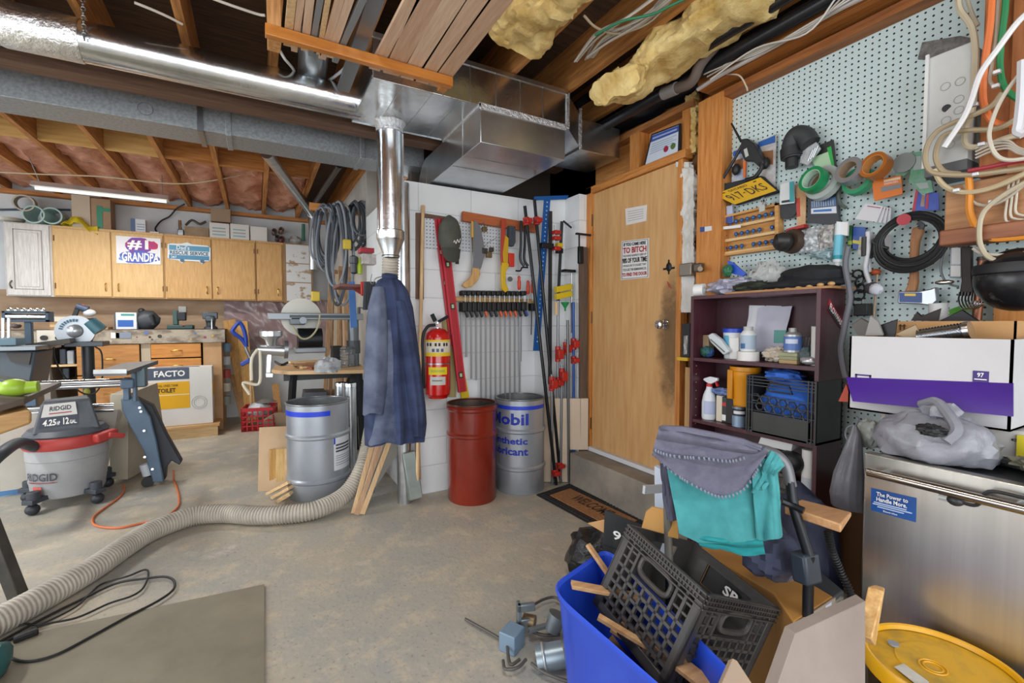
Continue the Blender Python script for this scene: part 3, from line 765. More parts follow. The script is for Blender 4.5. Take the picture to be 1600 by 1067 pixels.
S('funnel',MB().lathe([(.035,0),(.03,.01),(.008,.045),(.006,.07)],PY(883,472,2.9),16,(0,0,-1)),M('1f8a4c',.4),'small green plastic funnel among the corner clamps','funnel')
GP=M('8d9296',.4,.8)
for k,(u0,v0,u1,hd,m_,lb_) in enumerate([
    (872,470,871,[(.25,.12,'jaw'),(.42,.08,'jaw')],GP,'galvanised pipe clamp with stacked red jaws left of the yellow covers'),
    (884,530,882,[(.02,.1,'jaw')],GP,'short pipe clamp with a red jaw between its taller neighbours'),
    (878,570,876,[(.03,.12,'jaw')],GP,'lowest-standing pipe clamp with a red jaw at mid height in the corner'),
    (862,585,863,[(.02,.11,'jaw')],GP,'grey pipe clamp with red jaw nearest the crossing black pair'),
    (896,472,897,[(.2,.09,'jaw'),(.3,.06,'jaw')],M('1d4fa0',.35),'pipe clamp on a bright blue pipe beside the brown board'),
    (887,500,889,[],M('6d6f70',.4,.7),'plain dark grey pipe beside the blue one')]):
    y=2.93 - .012*k; a=PY(u0,v0,y); b=V((PY(u1,700,y).x,y,.012))
    pipe_clamp(a,b,.0105,hd,m_,lb_)
S('wooden_dowel',MB().cyl(PY(869,472,2.9),PY(869,492,2.9),.012,seg=12),PINE,'short pale wooden handle above the red clamp jaws','handle')
# notched plywood offcut
pp=[(PY(u,v,2.76)) for u,v in [(834,608),(921,609),(921,693),(902,697),(902,748),(858,757)]]
NP=[V((1.93,2.985,.665)),V((2.245,2.80,.665)),V((2.245,2.80,.262)),V((2.12,2.875,.262)),V((2.12,2.875,.005)),V((1.93,2.985,.005))]
S('plywood_offcut',MB().prism(NP,(.012,.02,0)),M('c8b39c',.6,0,'d3c1ac',3),'notched beige board standing behind the silver lettered drum','board',bev=.001)

# ================================================================= fire extinguisher
fx=T('fire_extinguisher','red fire extinguisher hung on the white block wall above the red drum','fire extinguisher')
ey=3.085; ex0=PY(684,560,ey).x; z0=PY(684,619,ey).z; z1=PY(684,513,ey).z; er=.088
FR=M('c21512',.25,coat=.5)
h=z1 - z0
fx.p('tank',MB().lathe([(.07,.0),(er,.02),(er,h - .07),(er *.92,h - .035),(er *.6,h - .008),(.03,h)],(ex0,ey,z0),36),FR)
fx.p('base_skirt',MB().lathe([(.06,-.012),(.068,-.01),(.072,.004)],(ex0,ey,z0),24),FR)
fa=math.atan2(-ey,-ex0)
def fband(name,a0,a1,zz0,zz1,mat,lift=.0015):
    def fn(u,v):
        a=fa +math.radians(a0 +(a1 - a0)*u); return (ex0 +(er +lift)*math.cos(a),ey +(er +lift)*math.sin(a),zz0 +(zz1 - zz0)*v)
    return fx.p(name,MB().sheet(fn,20,1,.001),mat)
def ftext(s_,a0,a1,zz0,zz1,mat,lift=.004):
    def fn(a,b):
        g=fa +math.radians(a0 +(a1 - a0)*a); return (ex0 +(er +lift)*math.cos(g),ey +(er +lift)*math.sin(g),zz0 +(zz1 - zz0)*b)
    mkflat('lettering',text_mb(s_,V(),EX,EY,1,1,fn=fn),mat,fx.o)
zf=lambda v: PY(684,v,ey - er).z
fband('instruction_label',-80,80,zf(556),zf(531),M('d8cfc0',.5))
fband('yellow_label_edge',-80,80,zf(557),zf(551),M('e2c02a',.5),.0025)
fband('yellow_label_edge',-80,80,zf(534),zf(531),M('e2c02a',.5),.0025)
[fband('label_print',a - 5,a +4,zf(541),zf(536),INKBLACK,.003) for a in (-48,-32,-8,8,30,44)]; [fband('label_print',a - 6,a +6,zf(550),zf(545),M('4a5a80',.5),.003) for a in (-20,0,20)]
fband('tank_strap',-120,120,zf(570),zf(568),STEEL,.003)
fband('yellow_sticker',-45,45,zf(586),zf(574),M('e4cb1c',.5)); fband('sticker_mark',-32,32,zf(582),zf(578),M('b9b83a',.5),.003)
fband('grey_tag',-36,36,zf(602),zf(589),M('c3c3bd',.5)); fband('tag_print',-26,20,zf(596),zf(594),M('7a7a78',.5),.003)
top=V((ex0,ey,z1))
fx.p('valve',MB().cyl(top,top +V((0,0,.045)),.02,seg=16),CHROME)
fx.p('gauge',MB().cyl(top +V((0,-.02,.02)),top +V((0,-.035,.02)),.016,seg=16),M('d8b7b0',.4))
fx.p('lever',MB().beam(top +V((-.02,-.01,.05)),top +V((-.045,-.01,.1)),.03,.012,(0,-1,0)).beam(top +V((0,-.01,.045)),top +V((.075,-.01,.085)),.022,.01,(0,-1,0)),BLACKM,bev=.003)
fx.p('discharge_hose',MB().tube([top +V((-.02,0,.025)),top +V((-.075,0,.01)),top +V((-.112,0,-.08)),top +V((-.108,0,-.3)),top +V((-.1,.01,-.42))],.011,10,6),BLACK)
S('extinguisher_mount',MB().prism([PY(690,500,3.195),PY(706,500,3.195),PY(712,620,3.195),PY(700,620,3.195)],(0,-.015,0)),wood('8f8250','a89a66','z'),'dull yellow-brown wood strip mounted behind the fire extinguisher','board')

# ================================================================= hanging jacket
JK=M('28324f',.95,0,'3c4769',5,(1,1,2),.4); JKD=M('384059',.95,0,'687085',5,(1,1,1),.5)
jy=2.80
levels=[(431,602,616,.02),(438,590,627,.045),(452,583,637,.07),(480,578,645,.085),(520,576,650,.09),(560,572,655,.095),(600,570,659,.10),(640,570,664,.11),(672,570,666,.115),(694,571,664,.115)]
def jrings(levels,yc,folds,amp,seg=72,phase=0,dust=0):
    rs=[]
    for k,(v,ul,ur,ry) in enumerate(levels):
        a,b=PY(ul,v,yc),PY(ur,v,yc); cx=(a.x +b.x)/2; rx=(b.x - a.x)/2; z=a.z; t_=k /(len(levels) - 1); r=[]
        for i in range(seg):
            g=2*PI *i /seg
            m_=1+amp *(.25+.75*t_)*(math.sin(folds *g +phase +.9*math.sin(t_ *3))*.6+.4*math.sin((folds *1.7)*g +1.3+t_ *2))
            zz=z +.010*math.sin(3*g +1)*(1 if k == len(levels) - 1 else 0)
            r.append(V((cx +rx *math.cos(g)*(.94+.06*m_),yc +ry *math.sin(g)*m_,zz)))
        rs.append(r)
    # refine
    out=[]
    for a,b in zip(rs,rs[1:]):
        for s_ in range(3): out.append([p.lerp(q_,s_ /3) for p,q_ in zip(a,b)])
    out.append(rs[-1]); return out
jk=T('work_jacket','dusty navy blue work jacket hanging from a hook in front of the vent hose','jacket')
jk.p('body',MB().rings(jrings(levels,jy,7,.36),True),JK)
jk.p('left_sleeve',MB().rings(jrings([(448,583,600,.04),(480,575,604,.055),(520,572,606,.06),(570,569,607,.062),(610,568,606,.065),(646,567,601,.07)],jy - .07,4,.16,40,1),True),JKD)
jk.p('right_sleeve',MB().rings(jrings([(470,612,632,.04),(520,620,645,.05),(580,630,655,.055),(640,636,662,.06),(682,638,662,.06)],jy - .06,4,.18,40,2),True),JK)
jk.p('front_flap',MB().rings(jrings([(500,596,612,.03),(560,594,622,.05),(620,590,632,.06),(693,576,634,.075)],jy - .055,5,.16,40,.5),True),JKD)
jk.p('collar',MB().torus(PY(609,433,jy)+V((0,0,.005)),.035,.014,(0,-.3,1),20,8),JK)
jh=T('coat_hook','wire hook holding the navy jacket, under the small shelf','hook')
jh.p('wire',MB().tube([PY(581,428,2.86),PY(579,440,2.86),PY(583,444,2.86),PY(586,436,2.86),PY(592,433,2.82),PY(606,432,2.8)],.0025,6,5),STEEL)

# small shelf on the end of the wall with odds on it, and the things hanging from it
ys=3.35
s0=[PY(544,439,ys),PY(590,421,ys)]
ssh=T('wall_shelf','small dark red bracket shelf beside the vent hose','shelf')
ssh.p('top',MB().hexa([(.50,3.30,1.50),(.92,3.30,1.50),(.92,3.62,1.50),(.50,3.62,1.50),(.50,3.30,1.52),(.92,3.30,1.52),(.92,3.62,1.52),(.50,3.62,1.52)]),M('6d3b34',.5),bev=.002)
ssh.p('bracket',MB().prism([(.9,3.42,1.5),(.6,3.42,1.5),(.9,3.42,1.3)],(0,.02,0)),M('8b2f2a',.5))
def pk_box(name,u0,v0,u1,v1,y,d,mat,label,cat,**k):
    a,b=PY(u0,v0,y),PY(u1,v1,y)
    return S(name,MB().box(a.x,b.x,y,y +d,b.z,a.z),mat,label,cat,bev=.002,**k)
pk_box('red_lid_box',563,386,585,395,3.36,.1,M('a82435',.4),'red lidded plastic box on the small bracket shelf','box')
pk_box('clear_box',566,396,588,413,3.33,.1,M('c9c5c4',.3,0,'a8a09c',30),'whitish plastic parts box under the red-lidded one','box')
S('green_bottle',MB().lathe([(.02,0),(.022,.05),(.01,.09),(.008,.11)],PY(562,428,3.4),14),M('9fb82a',.35),'small lime green squeeze bottle on the bracket shelf','bottle')
S('grease_gun_tube',MB().lathe([(.014,0),(.024,.01),(.024,.07),(.03,.075),(.03,.12),(.012,.13)],PY(553,428,3.4),14),M('3b4147',.4),'dark grey nozzle standing left on the bracket shelf','nozzle')
t=T('brush_bundle','bundle of dark grey straps and brushes hanging under the bracket shelf','straps')
for k in range(5):
    u=571+3.5*k; t.p('strap',MB().beam(PY(u,440,3.1+.01*k),PY(u - 2,484,3.1+.01*k),.02,.01,(0,-1,0)),M('3a4048',.7),bev=.003)
S('red_tool',MB().beam(PY(566,440,3.25),PY(567,462,3.25),.025,.02,(0,-1,0)),RED,'red-handled tool hanging under the bracket shelf','tool',bev=.005)
S('blue_board',MB().beam(PY(549,440,3.9),PY(553,512,3.9),.05,.015,(0,-1,0)),M('3f6fae',.5),'blue plastic strip hanging left of the jacket','strip')

# ================================================================= boards leaning at the foot of the jacket
ws=[PINE,wood('bd977a','d2b194','z'),wood('a98668','c4a17e','z')]
for k,(u0,v0,u1,v1,w_,lb_) in enumerate([(586,680,552,802,.03,'thin wooden batten nearest the ribbed hose'),(594,680,560,803,.025,'thin wooden batten second from the ribbed hose'),(601,680,557,804,.028,'darker thin batten third from the ribbed hose'),(612,680,566,803,.03,'thin wooden batten widest of those leaning under the jacket')]):
    b=PZ(u1,v1,.01); a=PY(u0,v0,b.y +.04)
    S('wooden_batten',MB().beam(a +(a - b)*.2,b,w_,.008,(0,-1,0)),ws[k % 3],lb_,'batten','thin battens under the jacket')
b=PZ(572,780,.01); a=PY(632,690,b.y +.1)
S('grey_board',MB().prism([a,a +V((-.16,0,.05)),b,b +V((.02,0,0))],(0,.012,0)),M('8d8a83',.7,0,'9d978d',4),'triangular grey board leaning behind the battens','board')
b=PZ(622,775,.06); a=V((.90,3.09,.36))
S('square_downpipe',MB().beam(a,V((.93,3.02,.05)),.09,.07,(0,-1,0)),M('858c86',.4,.5,'9aa09a',6),'short square grey-green downpipe lying against the block wall','downpipe',bev=.006)
S('grey_pipe_offcut',MB().cyl(PZ(575,770,.05),V((.72,3.4,.32)),.045,seg=18),M('7f888c',.4,.4),'round grey pipe offcut in the shadow behind the battens','pipe')
for k,(u,v0,w_,m_,lb_) in enumerate([(643,690,.035,M('cfd4d6',.5),'white painted strip standing at the block wall corner'),(652,672,.025,ws[1],'slim brown batten standing right of the white strip'),(638,690,.02,ws[2],'narrow wooden strip standing left of the white strip')]):
    b=PZ(u +4,772 - 3*k,.01)
    S('leaning_strip',MB().beam(PY(u,v0,3.14),b,w_,.012,(0,-1,0)),m_,lb_,'strip')
for k,(u,v,r_) in enumerate([(533,603,.05),(547,604,.045)]):
    y=4.0 - .25*k; a=PY(u,v,y)
    t=T('duct_offcut',['upright galvanised pipe length behind the silver drum, left one','upright galvanised pipe length between the silver drum and the jacket'][k],'duct pipe','upright duct lengths')
    t.p('pipe',MB().cyl((a.x,y,0),(a.x,y,a.z),r_,seg=24,cap=False),GALV)
    t.p('crimped_end',MB().lathe([(r_ *1.03,0),(r_ *1.03,.02),(r_ *.96,.03)],(a.x,y,a.z),24,cap=False),SHINY)
# boards beside the silver drum
def leanbox(name,corners,th,mat,label,cat,group=None):
    return S(name,MB().prism(corners,th),mat,label,cat,group,bev=.001)
leanbox('plywood_sheet',[PZ(403,768,0),PZ(470,764,0),PY(470,665,4.05),PY(405,668,4.05)],(0,.012,0),M('bfa07c',.65,0,'caae8c',3),'thin light plywood panel leaning behind the silver drum','panel')
for k,(u0,u1,m_) in enumerate([(421,431,wood('a87c3f','c99a55','z')),(431,445,wood('c39b5c','d9b679','z')),(445,462,PINE)]):
    leanbox('pine_board',[PZ(u0,765,.0),PZ(u1,764,.0),PY(u1,702 - k,3.86),PY(u0,703 - k,3.86)],(0,.02,0),m_,['knotty brown pine board, left of three leaning on the plywood','plain pine board in the middle of three leaning on the plywood','palest pine board, partly behind the silver drum'][k],'board','short pine boards left of the silver drum')
for k in range(3):
    a,b=PZ(421+7*k,770+6*k,.03),PZ(455,752+9*k,.14 - .03*k)
    S('board_scrap',MB().beam(a,b,.06,.02),PINEX,['topmost angled pine scrap at the foot of the silver drum','middle pine scrap at the foot of the silver drum','lowest pine scrap at the foot of the silver drum'][k],'wood scrap','pine scraps by the silver drum')
# ================================================================= upper cabinets (front plane Y = 6.8)
CY=6.8
OAK=M('c9a067',.5,0,'d8b47c',7,(10,10,1.2),.08,lo=.3,hi=.7); OAKD=M('bd8f52',.5,0,'cfa266',6,(10,10,1.2),.08)
BRASS=M('c9a45a',.3,.9)
cz0,cz1=PY(200,466,CY).z,PY(60,350,CY).z
def cx(u,v=410,y=CY): return PY(u,v,y).x
def pull(t,par,x,z):
    t.p('pull_handle',MB().tube([(x,CY - .02,z - .045),(x,CY - .045,z - .03),(x,CY - .05,z),(x,CY - .045,z +.03),(x,CY - .02,z +.045)],.006,8,4),BRASS,par)
def cab(u0,u1,doors,label,mat,body=None):
    t=T('wall_cabinet',label,'cabinet','upper cabinets along the back wall')
    x0,x1=cx(u0),cx(u1)
    t.p('carcass',MB().box(x0 +.002,x1 - .002,CY,7.07,cz0,cz1),body or mat)
    for (a,b_,side) in doors:
        xa,xb=cx(a)+.006,cx(b_) - .006
        d=t.p('door',MB().box(xa,xb,CY - .02,CY - .001,cz0 +.012,cz1 - .03),mat,bev=.003)
        hx=xb - .05 if side == 'l' else xa +.05
        pull(t,d,hx,cz0 +.12)
        kx=xa +.006 if side == 'l' else xb - .006
        for z in (cz0 +.12,cz1 - .14): t.p('hinge',MB().box(kx - .005,kx +.005,CY - .026,CY - .019,z - .03,z +.03),M('6b4c2c',.5,.6),d)
    return t
t=T('wall_cabinet','whitewashed raised-panel wall cabinet at the far left of the row','cabinet','upper cabinets along the back wall')
x0,x1=cx(8),cx(82); WW=M('c3bfbb',.6,0,'dcd9d5',8,(14,14,1),.1)
t.p('carcass',MB().box(x0,x1,CY,7.07,cz0,cz1),WW)
d=t.p('door',MB().box(x0 +.015,x1 - .015,CY - .02,CY - .001,cz0 +.01,cz1 - .01),WW,bev=.003)
m_=M('8c8682',.6)
for (a,b_,c,e) in ((x0 +.07,x1 - .07,cz0 +.07,cz0 +.078),(x0 +.07,x1 - .07,cz1 - .078,cz1 - .07),(x0 +.07,x0 +.078,cz0 +.07,cz1 - .07),(x1 - .078,x1 - .07,cz0 +.07,cz1 - .07)):
    t.p('panel_groove',MB().box(a,b_,CY - .0215,CY - .0195,c,e),m_,d)
t.p('raised_panel',MB().box(x0 +.10,x1 - .10,CY - .027,CY - .019,cz0 +.10,cz1 - .10),WW,d,bev=.006)
t.p('door_pull',MB().tube([(x0 +.05,CY - .02,cz0 +.08),(x0 +.045,CY - .05,cz0 +.12),(x0 +.05,CY - .02,cz0 +.16)],.007,8,4),M('77716b',.4,.8),d)
cab(82,257,[(84,175,'l'),(175,256,'r')],'double-door oak wall cabinet beside the white one',OAK)
cab(257,400,[(258,331,'l'),(331,399,'r')],'double-door oak wall cabinet behind the rescue service sign',OAKD)
cab(400,443,[(401,441,'l')],'narrow single-door oak wall cabinet at the right of the row',OAKD)
t=T('wall_cabinet','end cabinet with three panels of peeling white paint at the right of the row','cabinet','upper cabinets along the back wall')
x0,x1=cx(443),cx(488)
t.p('carcass',MB().box(x0,x1,CY - .01,7.07,cz0 - .02,cz1),wood('8c6a4c','a5845f','z'))
PEEL=M('d8d8d6',.7,0,'a88f74',7,(1,1,1.6),.3,lo=.55,hi=.6)
hh=(cz1 - cz0 - .05)/3
for k in range(3): t.p('peeling_panel',MB().box(x0 +.03,x1 - .02,CY - .016,CY - .01,cz0 +.01+k *(hh +.012),cz0 +.01+k *(hh +.012)+hh),PEEL)
# signs on the cabinet doors
def flatsign(name,corners,n,th,base,label,cat):
    t=T(name,label,cat); q_=[V(c) for c in corners]
    t.p('panel',slab(q_,n,th),base); t.q=q_; t.n=V(n); return t
YF=(0,1,0)
sg=flatsign('painted_sign',[PY(181,368,6.77),PY(251,373,6.77),PY(251,413.5,6.77),PY(182,411,6.77)],YF,.004,M('e6e4e6',.6),'white handmade sign reading number one grandpa in pink and blue paint','sign')
for (a0,a1,b0,b1,c) in ((.2,.95,.08,.5,'b02f6d'),(.2,.8,.0,.7,'7c3f9c'),(.0,1.0,.5,1.0,'4d5fb5'),(.7,.95,.12,.45,'c23152'),(.05,.2,.75,.9,'6d8fc8')):
    rr=random.Random(c); pts=[]
    for i in range(18):
        g=2*PI *i /18; k=.42+.10*rr.random()
        pts.append(bil(sg.q,(a0 +a1)/2+(a1 - a0)*k *math.cos(g),(b0 +b1)/2+(b1 - b0)*k *math.sin(g)) - V((0,.0008+rr.random()*.001,0)))
    sg.p('paint_patch',MB().prism(pts,(0,.0006,0)),M(c,.6))
txtq(sg.o,sg.q,YF,'#1',INKWHITE,.25,.72,.1,.48,.004,.03)
txtq(sg.o,sg.q,YF,'GRANDPA',INKWHITE,.12,.96,.58,.92,.004,.03)
vq=[PY(262,380,6.77),PY(329,384,6.77),PY(329,411,6.77),PY(262,408,6.77)]
vs_=T('rescue_service_sign','blue and white sign shaped like a van reading rescue service','sign')
pts=[bil(vq,a,b_) for a,b_ in [(0,.05),(.08,0),(.3,-.02),(.45,-.12),(.55,-.02),(.92,0),(1,.12),(1,.8),(.95,.9),(.86,.92),(.8,1.08),(.72,.95),(.4,.93),(.33,1.08),(.24,.92),(.05,.88),(0,.8)]]
vs_.p('panel',MB().prism(pts,(0,.004,0)),M('dfe4e6',.5))
for (a0,a1,b0,b1,c) in ((.03,.97,.08,.36,'4f8fae'),(.03,.97,.62,.86,'3d7fa3')): vs_.p('colour_band',patch(vq,YF,a0,a1,b0,b1,.002),M(c,.5))
for a0 in (.33,.8):
    c=bil(vq,a0,.92); vs_.p('wheel',MB().cyl(c - V((0,.004,0)),c - V((0,.001,0)),.022,seg=18),M('3b5d77',.5))
txtq(vs_.o,vq,YF,"Dad's",INKWHITE,.2,.5,.08,.32,.004); txtq(vs_.o,vq,YF,'RESCUE SERVICE',M('23506e',.5),.05,.95,.39,.60,.003,.03); txtq(vs_.o,vq,YF,'24/7',INKWHITE,.08,.2,.68,.82,.004)

# ---------------- odds on top of the cabinets
ct=cz1 +.001
def on_cab(name,u0,u1,v0,d,mat,label,cat,y=6.82,tilt=0,group=None):
    a,b_=PY(u0,v0,y),PY(u1,v0,y)
    t=T(name,label,cat,group); t.p('box_body',MB().box(a.x,b_.x,y,y +d,ct,a.z),mat,bev=.002); t.a=a; t.b=b_; t.y=y; return t
on_cab('cardboard_box',111,140,303,.2,M('c3b49f',.8),'tall grey-beige carton standing on the cabinets','box')
bb=on_cab('cardboard_box',141,172,309,.2,M('9c7f63',.8,0,'ac8f72',3),'brown carton with green tape standing on the cabinets','box',6.83)
bb.p('green_tape',MB().box(bb.a.x +.05,bb.a.x +.1,6.825,6.83,ct,bb.a.z - .08).box(bb.a.x +.05,bb.b.x,6.824,6.83,bb.a.z - .14,bb.a.z - .1),M('3f8f73',.4))
bb=on_cab('paper_box',204,227,341,.08,M('d9dcdf',.6),'small white box with a blue side on the cabinets','box',6.85)
bb.p('blue_side',MB().box(bb.a.x,bb.a.x +.04,6.845,6.85,ct,bb.a.z),M('5a6f96',.6))
for z in (.03,.06,.09): bb.p('print_line',MB().box(bb.a.x +.055,bb.b.x - .01,6.846,6.85,ct +z,ct +z +.008),M('8a97ab',.6))
on_cab('wooden_box',288,326,353,.15,M('8f7a62',.8,0,'a58f74',10),'brown box of metal parts on the cabinets','box',6.85)
tt=T('hand_clamp','silver hand clamp standing on the cabinets above the van sign','clamp'); c=PY(283,366,6.88)
tt.p('body',MB().box(c.x - .035,c.x +.03,6.86,6.92,ct,ct +.08),STEEL,bev=.01); tt.p('column',MB().cyl((c.x - .01,6.89,ct +.08),(c.x - .01,6.89,ct +.19),.018,seg=12),CHROME)
S('metal_parts',MB().tube([PY(290,352,6.9),PY(300,344,6.9),PY(312,350,6.9),PY(322,346,6.9)],.014,8,4),M('5a5550',.4,.7),'dark metal tool lying across the brown box on the cabinets','tool')
for k,(u0,u1,v,lb_) in enumerate([(327,358,347,'white carton with teal print on the cabinets, left of two'),(359.5,389,349,'white carton with teal print on the cabinets, right of two'),(391,417,353,'white carton beside the cardboard tubes on the cabinets')]):
    bb=on_cab('white_carton',u0,u1,v,.18,M('d8d6d0',.7),lb_,'box',6.83)
    if k < 2:
        for j in range(3): bb.p('print_line',MB().box(bb.a.x +.03,bb.b.x - .04,6.828,6.83,ct +.035+j *.04,ct +.052+j *.04),M('8fb0b5' if j != 1 else 'a5a7ab',.6))
S('tan_block',MB().box(PY(329,330,6.9).x,PY(360,330,6.9).x,6.9,7.05,PY(340,346,6.9).z,PY(340,325,6.9).z),M('a28b72',.8),'tan carton stacked on the left white carton','box',bev=.002)
for k,(u,v,r_,c_) in enumerate([(429,360,.03,'b59b8c'),(440,358,.032,'c2a89a'),(434,370,.03,'9c8f98'),(441,372,.032,'c98b8a')]):
    a=PY(u,v,6.8); S('cardboard_tube',MB().lathe([(r_,0),(r_,.22),(r_ - .006,.22),(r_ - .006,0)],(a.x,6.81,max(a.z,ct +r_)),20,(0,1,0),cap=False),M(c_,.7),['pale cardboard tube upper left of four on the cabinets','pale cardboard tube upper right of four on the cabinets','greyish cardboard tube lower left of four on the cabinets','pinkish cardboard tube lower right of four on the cabinets'][k],'tube','cardboard tubes on the cabinets')
S('marker',MB().cyl(PY(474,376,6.95),PY(474,350,6.95),.022,seg=12),M('3f7a63',.5),'upright dark green tube at the right end of the cabinets','tube')
S('plastic_tangle',MB().blob((PY(461,370,6.95).x,6.95,ct +.06),(.08,.06,.06),14,10,.3,3),M('c6c6c2',.3,0,'a5a5a0',20),'crumpled clear plastic lump beside the green tube on the cabinets','plastic')
GJ=M('a3c0ba',.25,0,'b5cdc8',5)
for k,(u,v,r_,d,m_,lb_,ax) in enumerate([(37,326,.085,.25,M('b9b1a2',.6),'tan plastic pipe piece highest of the three on the white cabinet',(-.2,1,.15)),(52,336,.095,.25,GJ,'wide green plastic pipe piece leftmost on the white cabinet',(.15,1,0)),(80,337,.09,.25,GJ,'green plastic pipe piece right on the white cabinet edge',(0,1,0))]):
    a=PY(u,v,6.78); a.z=max(a.z,ct +r_)+(.06 if k == 0 else 0)
    S('pipe_coupling',MB().lathe([(r_,0),(r_,d),(r_ - .014,d),(r_ - .014,.0),(r_,0)],a,28,ax,cap=False),m_,lb_,'pipe fitting','pipe pieces on the cabinets')
S('metal_bowl',MB().lathe([(.05,0),(.10,.02),(.115,.05),(.11,.05),(.09,.025),(.04,.01)],PY(17,349,6.87)*1,28),M('b9b4aa',.3,.5),'shallow metal bowl at the far left on the white cabinet','bowl')
def fn(u,v):
    a=PY(96,336,6.8); x=a.x +.3*u
    return (x,6.76+.12*v +.02*math.sin(9*u),max(ct +.012+.10*math.sin(PI *min(1,u *1.3))*math.sin(PI *v *.9+.3)+.03*noise.noise(V((u *6,v *5,0))),ct) - (.09*max(0,u - .55)/.45 if v < .15 else 0))
S('yellow_cloth',MB().sheet(fn,26,12,.006),M('d8c421',.7,0,'c2a91c',9),'crumpled bright yellow cloth on the cabinet beside the tall carton','cloth')
S('electric_cable',MB().tube([PY(245,363,7.0),PY(243,356,7.02),PY(252,345,7.05),PY(265,338,7.06),PY(276,326,7.0),PY(288,319,6.6)],.009,8,6),BLACK,'black power cable hanging from the tube light to the cabinet top','cable')
S('electric_cable',MB().tube([PY(-20,328,7.08),PY(60,327,7.08),PY(110,328,7.08)],.012,8,4),M('44525f',.5),'grey cable clipped along the white wall behind the pipe pieces','cable')
S('power_strip',MB().box(PY(235,361,6.9).x,PY(249,361,6.9).x,6.86,6.93,ct,ct +.025),WHITE,'white power strip on the cabinet top under the hanging cable','power strip',bev=.004)
# tube light on chains
tl=T('tube_light','long silver tube light hanging on chains above the cabinets','light fixture')
a,b_=PY(50,290,5.7),PY(264,315,5.7)
a.z=b_.z=(a.z +b_.z)/2
tl.p('housing',MB().prism([(a.x,5.64,a.z),(a.x,5.76,a.z),(a.x,5.72,a.z +.05),(a.x,5.68,a.z +.05)],(b_.x - a.x,0,0)),M('d6dadd',.3,.6),bev=.003)
tl.p('tube',MB().cyl((a.x +.02,5.70,a.z - .012),(b_.x - .02,5.70,a.z - .012),.013,seg=12),M('fdf8ec',.3,emit=.5))
for x in (a.x +.05,b_.x - .05): tl.p('chain',MB().cyl((x,5.7,a.z +.05),(x +(.0 if x > a.x +.3 else -.06),5.7,2.72),.004,seg=6),STEEL)
def wirep(pts,r,mat,label,cat='cable',name='cable',k=6,group=None):
    return S(name,MB().tube(pts,r,7,k),mat,label,cat,group)
wirep([PY(-20,268,5.6),PY(60,272,5.6),PY(160,276,5.6),PY(290,287,5.6),PY(400,268,5.6),PY(430,258,5.6)],.006,M('c5b89c',.6),'thin pale cable strung slack under the rear joists')

# ================================================================= workbench (front plane Y = 6.35)
BY=6.35
bz1,bz0=PY(200,515,BY).z,PY(200,537,BY).z
bx=lambda u,v=540: PY(u,v,BY).x
wb=T('workbench','long built-in workbench with a paint-splashed edge and oak drawers','workbench')
wb.p('worktop',MB().box(-3.1,bx(352),BY - .02,7.06,bz1 - .04,bz1),M('4a4642',.6,0,'6a6058',8),bev=.003)
SPL=M('a59a89',.6,0,'77695c',7,(1,1,2),.1,lo=.45,hi=.6)
wb.p('front_apron',MB().box(-3.1,bx(352),BY - .03,BY - .005,bz0,bz1 - .005),SPL,bev=.002)
for k in range(46):   # old paint dribbles on the apron
    r_=random.Random(k *5+1); x=r_.uniform(bx(172),bx(338)); z=r_.uniform(bz0 +.02,bz1 - .03); s_=r_.uniform(.006,.022)
    if k < 12: wb.p('paint_splash',MB().cyl((x,BY - .0315,z),(x,BY - .03,z),s_,seg=9),M(r_.choice(['d8d2c4','8c3f57','5b6f9a','3c3630','c9a24c','b8a898']),.5))
wb.p('end_panel',MB().box(bx(317),bx(346),BY,7.0,0,bz0),M('b28a60',.7,0,'c49e74',3),bev=.002)
wb.p('divider',MB().box(bx(220),bx(235),BY,BY +.04,.15,bz0),M('b0a28c',.7))
wb.p('plinth',MB().box(-1.9,bx(317),BY +.01,BY +.05,0,.12),wood('8a6642','a57e55','x'))
wb.p('back_panel',MB().box(-3.05,bx(317),6.9,6.92,0,bz0),M('5f4a35',.8))
def drawer(u0,u1,v0,v1,mat,name='drawer'):
    x0,x1=bx(u0),bx(u1); z1_,z0_=PY(200,v0,BY).z,PY(200,v1,BY).z
    d=wb.p(name,MB().box(x0,x1,BY - .02,BY +.01,z0_,z1_),mat,bev=.003)
    c=(x0 +x1)/2; z=(z0_ +z1_)/2
    if z1_ - z0_ < .4: wb.p('drawer_pull',MB().tube([(c - .05,BY - .02,z),(c - .04,BY - .045,z),(c,BY - .05,z +.005),(c +.04,BY - .045,z),(c +.05,BY - .02,z)],.006,8,4),BRASS,d)
DK=M('a8713a',.45,0,'bd864b',5,(1.2,10,10),.05); DK2=M('b4722c',.45,0,'cb8a40',5,(1.2,10,10),.05)
drawer(120,218,538,583,DK); drawer(120,218,585,640,DK)
for k in range(4): drawer(236,314,538+24.5*k,560.5+24.5*k,DK2)
wb.p('open_shelf',MB().box(bx(76),bx(118),BY +.02,6.9,PY(100,570,BY).z - .02,PY(100,570,BY).z),PINEX)
wb.p('shelf_side',MB().box(bx(66),bx(76),BY,6.9,0,bz0),M('8d8983',.6))
for k,(u,v0,v1,c,lb_) in enumerate([(98,545,569,'39424f','dark tool battery on the bench shelf, left'),(110,548,569,'b9c0c8','pale grey tool battery on the bench shelf'),(103,575,592,'2b3540','dark power tool case under the bench shelf')]):
    a=PY(u - 6,v0,6.42); b_=PY(u +6,v1,6.42)
    S('tool_case',MB().box(a.x,b_.x,6.42,6.6,b_.z,a.z),M(c,.5),lb_,'tool case',bev=.01)
